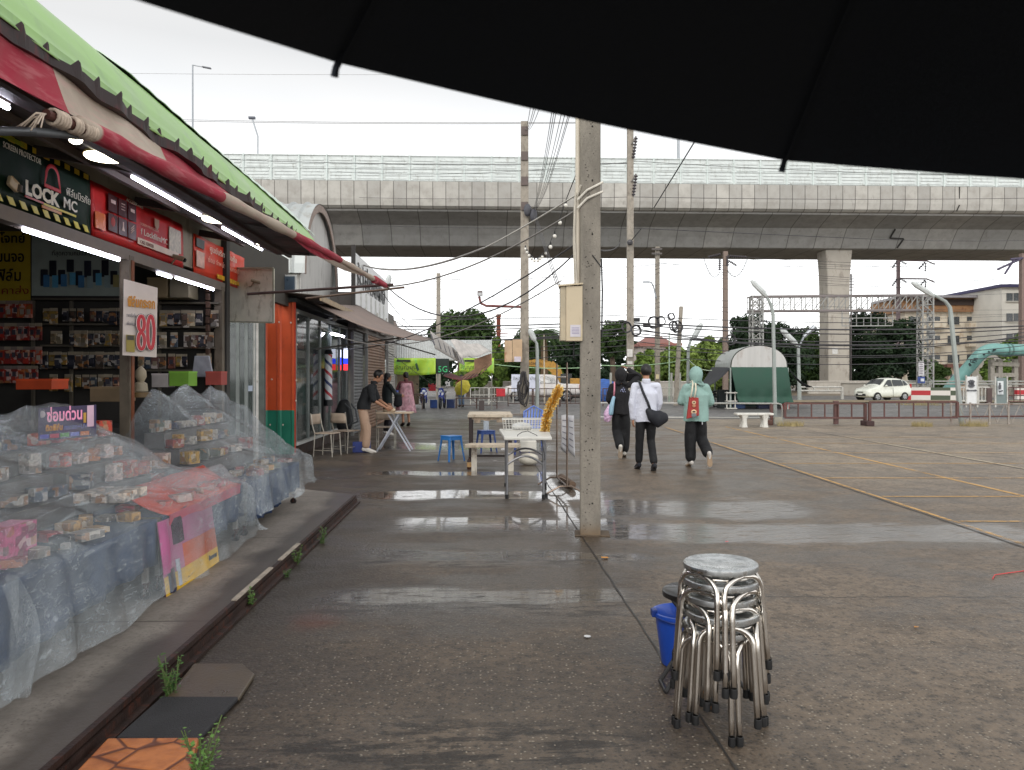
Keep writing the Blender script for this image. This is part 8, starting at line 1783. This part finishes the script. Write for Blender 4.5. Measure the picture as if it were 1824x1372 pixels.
t = T('gantry_truss', 'horizontal steel truss spanning between the two lattice towers under the viaduct', 'truss', GD(1495, 56)); a, b = GD(1337, 56), GD(1655, 55); z0, z1 = W(0, 554, 56).z, W(0, 528, 56).z
for dd in (0, .8):
    for z in (z0, z1): MB().bar(a+_f*dd+UZ*z, b+_f*dd+UZ*z, .12).build('chord', GSD, t)
    mb = MB(); n = 16
    for i in range(n):
        p, q = a.lerp(b, i/n)+_f*dd, a.lerp(b, (i+1)/n)+_f*dd; mb.bar(p+UZ*z0, p+UZ*z1, .05); (mb.bar(p+UZ*z0, q+UZ*z1, .05))
    mb.build('web_bracing', GS, t)
z2, z3 = W(0, 580, 55).z, W(0, 566, 55).z; a2, b2 = GD(1500, 55.5), GD(1590, 55.2)
for z in (z2, z3): MB().bar(a2+UZ*z, b2+UZ*z, .07).build('catwalk_rail', GS, t)
for i in range(8): p = a2.lerp(b2, i/7); MB().bar(p+UZ*z2, p+UZ*(z3 if i % 2 else z3+.35), .045).build('catwalk_post', GS, t)
MB().bar(a2+UZ*z2, a2+UZ*z0, .06).build('hanger', GS, t); MB().bar(b2+UZ*z2, b2+UZ*z0, .06).build('hanger', GS, t)
t = T('antenna_mast', 'thin antenna mast beside the viaduct pier', 'antenna', GD(1516, 90)); MB().tube([GD(1516, 90), W(1516, 488, 90)], .09, 6).build('mast', GSD, t)
for i in range(6): MB().bar(W(1511, 492+i*5, 90), W(1521, 492+i*5, 90), .08).build('antenna_element', GSD, t)
t = T('traffic_notice', 'white and blue notice boards on the right lattice tower', 'sign', W(1641, 672, 54.5)); MB().obox(W(1641, 657, 54.4), _r*.19, _f*.02, UZ*.5).build('white_board', M((200, 198, 200), .5), t); MB().obox(W(1641, 677, 54.4), _r*.26, _f*.02, UZ*.23).build('blue_board', M((50, 70, 130), .5), t)
MB().obox(W(1643, 677, 54.3), _r*.12, _f*.01, UZ*.1).build('arrow_mark', M((200, 204, 210), .5), t)
for i in range(5): MB().obox(W(1641, 649+i*4, 54.3), _r*.12, _f*.01, UZ*.025).build('text_line', M((120, 110, 120), .6), t)
MB().obox(W(1658, 594, 54), _r*.2, _f*.2, UZ*.16).build('traffic_camera', M((120, 120, 118), .5), t)

# ================= TEAL WATER PIPE =================
TP_ = M((112, 156, 150), .5, .1, var=.12, scale=1.5, stain=(140, 170, 160)); wp = T('water_pipe', 'huge teal water pipe with an elbow and graffiti crossing at the right', 'pipe', GD(1700, 57))
P = [(1686, 700, 58.5), (1700, 683, 58), (1728, 652, 57.4), (1744, 634, 57), (1757, 625, 57), (1772, 622, 57), (1790, 623.5, 57), (1850, 624, 57), (1960, 626, 57)]
rr = 10.6*57/F; sm_ = [W(*p) for p in P]; fine_ = []
for i in range(len(sm_)-1):
    p0, p1, p2, p3 = sm_[max(0, i-1)], sm_[i], sm_[i+1], sm_[min(len(sm_)-1, i+2)]
    for k in range(6): u = k/6; fine_.append(.5*((2*p1)+(p2-p0)*u+(2*p0-5*p1+4*p2-p3)*u*u+(3*p1-p0-3*p2+p3)*u**3))
fine_.append(sm_[-1]); MB().tube(fine_, rr, 24).build('pipe', TP_, wp, smooth='all')
for px in (1792, 1799): MB().tube([W(px-1.2, 624, 57), W(px+1.2, 624, 57)], rr*1.13, 24).build('flange', M((84, 118, 112), .5), wp, smooth=1)
random.seed(44)
for (x, y, s) in ((1732, 645, 1.), (1738, 641, .8), (1728, 650, .8), (1753, 632, .5), (1771, 624, .7), (1762, 627, .4)):
    mb = MB()
    c = W(x, y, 57-rr/F*0-.0); 
    dep = 57-rr-.06
    pts = [W(x+random.uniform(-5, 5)*s, y+random.uniform(-4, 4)*s, dep) for _ in range(7)]; mb.tube(pts, .035, 5); mb.build('graffiti_mark', M((40, 54, 56), .6), wp)
sp = T('pipe_support', 'grey concrete trestle under the teal pipe', 'support', GD(1785, 57.6)); CG = M((146, 140, 130), .85, var=.2, stain=(110, 104, 96))
for px in (1766, 1780): MB().bar(GD(px, 57.8), W(px, 640, 57.8), .32).build('column', CG, sp)
MB().bar(W(1764, 648, 57.8), W(1812, 650, 57.8), .5, .3).build('beam', CG, sp); MB().bar(GD(1808, 57.8), W(1808, 640, 57.8), .3).build('column', CG, sp); MB().bar(W(1764, 668, 57.8), W(1812, 668, 57.8), .3).build('beam', CG, sp)

# ================= ROADSIDE WALLS, BARRIERS, SIGNS =================
RW = M((172, 166, 156), .85, var=.12, scale=1, bmp=.2, stain=(140, 130, 118))
def wall(px0, px1, d0_, d1_, yt, lab, nm='roadside_wall', m=RW, th=.3, cap=True, ybase=None):
    a, b = GD(px0, d0_), GD(px1, d1_); z = W(0, yt, (d0_+d1_)/2).z; t = T(nm, lab, 'wall', (a+b)/2); MB().prism([a, b, b+UZ*z, a+UZ*z], _f*th).build('wall_body', m, t)
    if cap: MB().bar(a+UZ*(z+.04)+_f*th/2, b+UZ*(z+.04)+_f*th/2, th+.12, .09).build('coping', M((188, 182, 172), .8), t)
    return t
wall(840, 1236, 62, 62, 681, 'long pale low wall behind the pickup and the walkers'); wall(1440, 1560, 72, 72, 680, 'pale wall at the foot of the viaduct pier'); wall(1500, 1660, 66, 60, 683, 'cream low wall behind the white car')
gr2 = rail('guard_rail', 1425, 1500, 54, 54, (.6, .85), 3, 'white guard rail beside the viaduct pier', WPT, .12); rail('guard_rail', 1612, 1850, 56, 54, (1.05, 1.25), 6, 'grey guard rail under the teal pipe', GP, .1)
RWB, t_, b_, ob_, ps_ = base_mat('painted_blocks'); x, y, z = sep(t_, ob_); k = ((x*.9).floor()+(z*3.1).floor())*.5; lnk(t_, cmix(t_, k.fract().sm(.2, .3), cmix(t_, wn(t_, (x*.45).floor()).sm(.4, .6), S((170, 44, 50)), S((70, 84, 66))), S((206, 200, 192))), b_.inputs['Base Color']); b_.inputs['Roughness'].default_value = .7
mb = MB(); a, b = GD(1612, 52.5), GD(1704, 51.5); mb.prism([a, b, b+UZ*.85, a+UZ*.85], _f*.3); tag(mb.build('traffic_barrier', RWB), 'red and white painted concrete barrier right of the white car', 'barrier')
mb = MB(); a, b = GD(1812, 54), GD(1840, 54); mb.prism([a, b, b+UZ*.85, a+UZ*.85], _f*.3); tag(mb.build('traffic_barrier', RWB), 'short painted barrier at the right edge of the road', 'barrier')
for i, (a_, b_2) in enumerate(((1705, 1722), (1742, 1762))): rail('barrier', a_, b_2, 45, 45, (.15, .95), 3, 'white pipe barrier %s the white cross sign' % ('left of', 'right of')[i], WPT, .09, 'barrier')
rail('barrier', 1795, 1850, 44, 44, (.15, .5, .95), 5, 'dark pipe barrier behind the grey bottle sign', BRN, .06, 'barrier')
sbox('small dark post box by the bottle sign', 1761, 697, 45, .3, .9, .2, (84, 66, 62), 'post', 'post')
def standsign(px0, px1, y0, y1, d, col, lab, fn, col2=None):
    t = T('standing_sign', lab, 'sign', GD((px0+px1)/2, d)); a, b = W(px0, y1, d), W(px1, y1, d); zt_ = W(0, y0, d).z
    MB().prism([a, b, V((b.x, b.y, zt_)), V((a.x, a.y, zt_))], _f*.04).build('board', M(col, .5, var=.06), t)
    for q in (a, b): MB().bar(V((q.x, q.y, 0)), V((q.x, q.y, zt_+.06)), .06).build('leg', WPT, t)
    fn(t, lambda x, y: W(x, y, d-.06)); return t
DG = M((84, 84, 88), .6)
def s1(t, P):
    MB().bar(P(1727, 678), P(1734, 689), .06, .16).build('cross_mark', DG, t); MB().bar(P(1734, 678), P(1727, 689), .06, .16).build('cross_mark', DG, t); MB().bar(P(1722, 695.5), P(1740, 695.5), .03, .05).build('arrow_shaft', DG, t)
    for x, s in ((1722, 1), (1740, -1)): MB().prism([P(x, 695.5), P(x+s*3, 693.5), P(x+s*3, 697.5)], _f*.02).build('arrow_head', DG, t)
standsign(1721, 1741, 671, 721, 39.5, (212, 212, 210), 'white standing sign with a grey cross and double arrow', s1)
def s2_f(t, P):
    MB().prism([P(1777, 703), P(1787.5, 703), P(1787.5, 679), P(1777, 679)], _f*.03).build('white_panel', M((206, 210, 210), .5), t); Q = lambda x, y: W(x, y, 39.3); MB().bar(Q(1781, 694), Q(1781, 686), .06, .10).build('bottle_mark', DG, t); MB().bar(Q(1781, 686), Q(1781, 682), .06, .05).build('bottle_neck_mark', DG, t); MB().bar(Q(1780, 698), Q(1786, 696), .05, .06).build('hand_mark', DG, t)
standsign(1773, 1794, 673, 722, 39.5, (110, 122, 120), 'grey standing sign with a small white bottle panel', s2_f)
mb = MB(); mb.sph(GD(1075, 50)+UZ*.5, 1.0, 16, (1.1, 1, .95)); tag(mb.build('blue_tarp', M((50, 90, 160), .6, var=.5, scale=3, st=(1, 1, 6)), smooth='all'), 'blue striped tarp mound left of the hooded walker', 'tarp')

# ================= BUILDINGS =================
def bld(name, lab, px0, px1, d, yt, col, dep=14, floors=3, cols=4, roofc=(120, 110, 104), side=True, win=(70, 74, 76), wh=.42, stain=None, rh=.4, balcony=False):
    a, b = GD(px0, d), GD(px1, d); z = W(0, yt, d).z; t = T(name, lab, 'building', (a+b)/2); L = (b-a).length; wm = M(col, .8, var=.1, scale=.4, stain=stain)
    MB().prism([a, b, b+_f*dep, a+_f*dep], UZ*z).build('walls', wm, t); MB().prism([a-_r*.4-_f*.4, b+_r*.4-_f*.4, b+_r*.4+_f*dep, a-_r*.4+_f*dep], UZ*rh).mat(Matrix.Translation((0, 0, z))).build('roof', M(roofc, .7, var=.2), t)
    fh = z/floors
    for f in range(floors):
        for c in range(cols):
            q = a.lerp(b, (c+.5)/cols)-_f*.06+UZ*(fh*(f+.52)); hw_ = L/cols*.30; o = MB().obox(q, _r*hw_, _f*.03, UZ*fh*wh*.5).build('window', M(win, .25, var=.3), t); MB().obox(q-UZ*(fh*wh*.5+.08)-_f*.06, _r*(hw_+.12), _f*.1, UZ*.06).build('sill', M(tuple(int(v*.9) for v in col), .8), o); MB().obox(q-_f*.04, _r*.04, _f*.02, UZ*fh*wh*.5).build('glazing_bar', M((190, 186, 180), .6), o)
            if balcony and c % 2 == 1: MB().obox(q-UZ*(fh*wh*.5)-_f*.6, _r*(hw_+.3), _f*.5, UZ*.45).build('balcony', wm, t)
    return t
B1 = bld('apartment_block', 'cream apartment block with a rusty top floor behind the lattice tower', 1612, 1784, 112, 555, (206, 196, 178), floors=4, cols=5, roofc=(150, 146, 150), stain=(176, 150, 120), balcony=True)
a, b = GD(1608, 111.5), GD(1784, 111.5); z0, z1 = W(0, 556, 112).z, W(0, 532, 112).z
MB().prism([a, b, b+_f*10, a+_f*10], UZ*(z1-z0)).mat(Matrix.Translation((0, 0, z0))).build('top_floor', M((150, 112, 78), .8, var=.35, scale=.6, stain=(120, 76, 50)), B1); MB().obox(a.lerp(b, .62)+UZ*(z0+(z1-z0)*.70)-_f*.1, (b-a)*.36, _f*.05, UZ*(z1-z0)*.22).build('open_gallery', M((64, 52, 48), .8), B1)
MB().prism([a-_r*.8-_f*1, b+_r*.3-_f*1, b+_f*10, a+_f*10], UZ*.35).mat(Matrix.Translation((0, 0, z1))).build('tin_roof', M((150, 146, 150), .5), B1)
B2 = bld('white_building', 'white building with a blue sloping roof edge at the right edge', 1785, 1860, 105, 512, (214, 210, 200), floors=5, cols=2, roofc=(60, 56, 90), wh=.38); B3 = bld('red_roof_house', 'pale house with a red hipped roof far behind the lamp arm pole', 1143, 1210, 120, 616, (206, 196, 188), floors=2, cols=4, roofc=(150, 100, 90)); a, b = GD(1140, 119), GD(1212, 119); z0 = W(0, 617, 119).z
mb = MB(); r0, r1, r2, r3 = a+UZ*z0, b+UZ*z0, b+_f*12+UZ*z0, a+_f*12+UZ*z0; p0, p1 = a.lerp(b, .32)+_f*6+UZ*(z0+1.8), a.lerp(b, .72)+_f*6+UZ*(z0+1.8); mb.face([r0, r1, p1, p0]); mb.face([r1, r2, p1]); mb.face([r2, r3, p0, p1]); mb.face([r3, r0, p0]); mb.build('hipped_roof', M((140, 96, 88), .8, var=.2), B3)
bld('low_house', 'low house with a rusty awning beside the teal pipe trestle', 1690, 1730, 90, 655, (170, 150, 130), floors=1, cols=3, roofc=(110, 70, 60), dep=8)
ch = T('brick_chimney', 'red brick chimney standing left of the second utility pole', 'chimney', GD(888, 95)); MB().bar(GD(888, 95), W(888, 560, 95), .5).build('shaft', M((150, 84, 68), .8, var=.25), ch)
for y_ in (563, 590): MB().obox(W(888, y_, 95), _r*.32, _f*.32, UZ*.12).build('band', M((170, 110, 90), .8), ch)
for y_, x_ in ((594, 905),): MB().bar(W(868, y_, 90), W(x_, y_+1, 90), .12).build('side_bar', M((130, 70, 60), .8), ch)

# ================= TREES =================
def leafmat(c1, c2):
    mm, t, b, ob, pos = base_mat('foliage'); n = nnoise(t, pos, .55, 3); n2 = nnoise(t, pos, 3.5, 3); c = cmix(t, n.sm(.35, .65), S(c1), S(c2)); c = cmix(t, n2.sm(.4, .75)*.5, c, S(tuple(min(255, int(v*1.35)) for v in c2))); lnk(t, c, b.inputs['Base Color']); b.inputs['Roughness'].default_value = .6; b.inputs['Specular IOR Level'].default_value = .25
    tr = t.nodes.new('ShaderNodeBsdfTranslucent'); t.links.new(c, tr.inputs[0]); ms = t.nodes.new('ShaderNodeMixShader'); ms.inputs[0].default_value = .3; t.links.new(b.outputs[0], ms.inputs[1]); t.links.new(tr.outputs[0], ms.inputs[2]); t.links.new(ms.outputs[0], t.nodes['Material Output'].inputs[0]); return mm
LM = [leafmat((42, 58, 32), (72, 94, 48)), leafmat((66, 88, 38), (112, 134, 62)), leafmat((30, 44, 32), (50, 68, 44)), leafmat((84, 104, 48), (128, 146, 74))]
BARK = M((84, 70, 58), .9, var=.3, bmp=.4)
def tree(px0, px1, yt, yb, d, lab, sp=0, n=9000, seed=1, leaf=.27, clumps=34, flat=False, z0=None, nm='tree', cat='tree'):
    random.seed(seed); c = GD((px0+px1)/2, d); w_ = (px1-px0)*d/F/2; zt_ = W(0, yt, d).z; zb = max(.0, W(0, yb, d).z) if z0 is None else z0; t = T(nm, lab, cat, c, 'trees and bushes along the road')
    h = (zt_-zb)/2; zc = zb+h; mb = MB(); mb.tube([c, c+V((.1, 0, zc*.5)), c+V((0, .1, zc+h*.2))], [.22+h*.03, .16+h*.02, .08], 8)
    cl = []
    for i in range(clumps):
        while True:
            p = V([random.uniform(-1, 1) for _ in range(3)])
            if .15 < p.length < 1: break
        if flat: p.z = p.z*.6+.25
        q = c+_r*p.x*w_*.9+_f*p.y*w_*.7+UZ*(zc-c.z+p.z*h*.88); r = random.uniform(.24, .44)*min(w_, h*1.3); cl.append((q, r))
        if i % 3 == 0: mb.tube([c+V((0, 0, zc*random.uniform(.4, .9))), (c+UZ*zc).lerp(q, .5)+UZ*.2, q], [.09, .05, .02], 5)
    mb.build('trunk', BARK, t, smooth=1); lf = bmesh.new(); per = n//clumps
    for (q, r) in cl:
        for k in range(per):
            u = V((random.gauss(0, 1), random.gauss(0, 1), random.gauss(0, .75))).normalized()*r*random.random()**.35; p = q+u; nn_ = (u.normalized()+V([random.uniform(-.8, .8) for _ in range(3)])+UZ*.5).normalized(); e1 = nn_.orthogonal().normalized(); a = random.uniform(0, 6.28); e2 = nn_.cross(e1); s = leaf*random.uniform(.8, 2.0); f1 = (e1*math.cos(a)+e2*math.sin(a))*s; f2 = nn_.cross(f1)*.55
            lf.faces.new([lf.verts.new(x) for x in (p-f1*.5, p+f2*.5, p+f1*.5, p-f2*.5)])
    m_ = MB(); m_.b.free(); m_.b = lf; m_.build('crown', LM[sp], t, rec=False); return t
tree(757, 878, 546, 645, 62, 'broad dark tree behind the stall roof', 0, 11000, 1, flat=True)
tree(862, 905, 596, 690, 60, 'green bushy tree left of the second utility pole', 1, 6000, 2); tree(893, 975, 583, 690, 64, 'mid green tree behind the signboard', 0, 8000, 3); tree(985, 1045, 580, 690, 66, 'dark tree behind the cream box pole', 2, 7000, 4)
tree(880, 1000, 640, 694, 63.5, 'low green bush line behind the pickup', 1, 7000, 5, clumps=24, nm='bush', cat='bush')
tree(1058, 1122, 553, 680, 56, 'feathery dark tree right of the big concrete pole', 0, 8000, 6, flat=True, leaf=.18); tree(1125, 1180, 622, 696, 64, 'bright green bush behind the white shirt walker', 1, 6000, 7, nm='bush', cat='bush'); tree(1165, 1250, 618, 698, 66, 'light green bushes behind the teal hoodie', 3, 8000, 8, nm='bush', cat='bush')
tree(1226, 1300, 592, 700, 68, 'light yellow green tree left of the green tent', 3, 8000, 9); tree(1292, 1378, 556, 700, 74, 'dark tree behind the lattice tower and tent', 2, 9000, 10); tree(1348, 1440, 570, 705, 78, 'dark green tree right of the lattice tower', 2, 8000, 11); tree(1408, 1482, 578, 705, 86, 'mid green tree left of the viaduct pier', 0, 6000, 12)
tree(1496, 1590, 552, 702, 92, 'tall dark tree right of the viaduct pier', 2, 13000, 13, leaf=.3, clumps=40); tree(1552, 1650, 566, 704, 84, 'dark dense tree behind the white car', 2, 14000, 14, leaf=.28, clumps=44); tree(1648, 1690, 640, 704, 70, 'small green tree right of the tall lattice tower', 0, 4000, 15, clumps=18)
tree(1764, 1850, 588, 640, 80, 'leafy branches above the teal pipe at the right edge', 1, 4000, 16, clumps=18, leaf=.24); tree(1752, 1800, 638, 690, 66, 'green shrub beneath the teal pipe', 1, 3000, 17, clumps=14, nm='bush', cat='bush'); tree(1060, 1110, 650, 700, 62, 'low dark bush behind the blue tarp', 2, 4000, 18, clumps=16, nm='bush', cat='bush')
tree(1000, 1062, 612, 700, 70, 'dark bush mass behind the excavator', 2, 6000, 20, nm='bush', cat='bush'); tree(800, 870, 655, 694, 60, 'low green bush seen under the stall banners', 1, 4000, 21, clumps=16, nm='bush', cat='bush'); tree(690, 800, 650, 694, 62, 'shadowy bush behind the motorcycles', 2, 5000, 22, clumps=18, nm='bush', cat='bush')
tree(1440, 1500, 580, 706, 95, 'dark tree directly behind the viaduct pier', 2, 7000, 23); tree(1236, 1330, 600, 704, 82, 'dense dark green tree behind the left part of the tent', 0, 8000, 24); tree(1120, 1240, 640, 704, 76, 'low continuous dark hedge behind the walkers', 0, 7000, 25, nm='hedge', cat='hedge'); tree(1380, 1462, 610, 706, 88, 'low dark hedge between the tent and the pier', 2, 8000, 26, nm='hedge', cat='hedge')
# palm
pa = T('palm_tree', 'palm tree rising behind the pickup cab', 'palm tree', GD(968, 61)); c = GD(968, 61); zt_ = W(0, 592, 61).z; mb = MB(); mb.tube([c, c+V((.1, 0, zt_*.5)), c+UZ*zt_], [.36, .30, .26], 10); mb.build('trunk', M((104, 84, 64), .9, var=.3, bmp=.4), pa, smooth=1); random.seed(33); lf = MB()
for i in range(26):
    a = i*2.4; up = random.uniform(-.2, .9); P = []; 
    for k in range(9): u = k/8; P.append(c+UZ*zt_+V((math.cos(a), math.sin(a), 0))*2.1*u+UZ*(up*1.8*u-2.0*u*u))
    for k in range(8):
        dd_ = (P[k+1]-P[k]).normalized(); sd = dd_.cross(UZ).normalized()
        for s in (-1, 1):
            for m_ in range(3): q = P[k].lerp(P[k+1], m_/3); lf.face([q, q+dd_*.10, q+sd*s*.45*(1-k/10)-UZ*.22+dd_*.25])
lf.build('fronds', LM[0], pa, rec=False)
# distant tree line as one far mass
random.seed(50); lf = MB()
for i in range(32000):
    x = random.uniform(-150, 260); y = 130+random.uniform(0, 8); hmax = 7.6+2.5*mn.noise(V((x*.05, 0, 0)))+1.2*mn.noise(V((x*.3, 3, 0))); p = CW(x, y, random.random()**.8*hmax); u = V([random.gauss(0, 1) for _ in range(3)]).normalized(); e = u.orthogonal().normalized()*.55; f_ = u.cross(e).normalized()*.4; lf.face([p-e, p+f_, p+e, p-f_])
stuff(lf.build('far_tree_line', LM[2], loc=(0, 0, 0), rec=False))
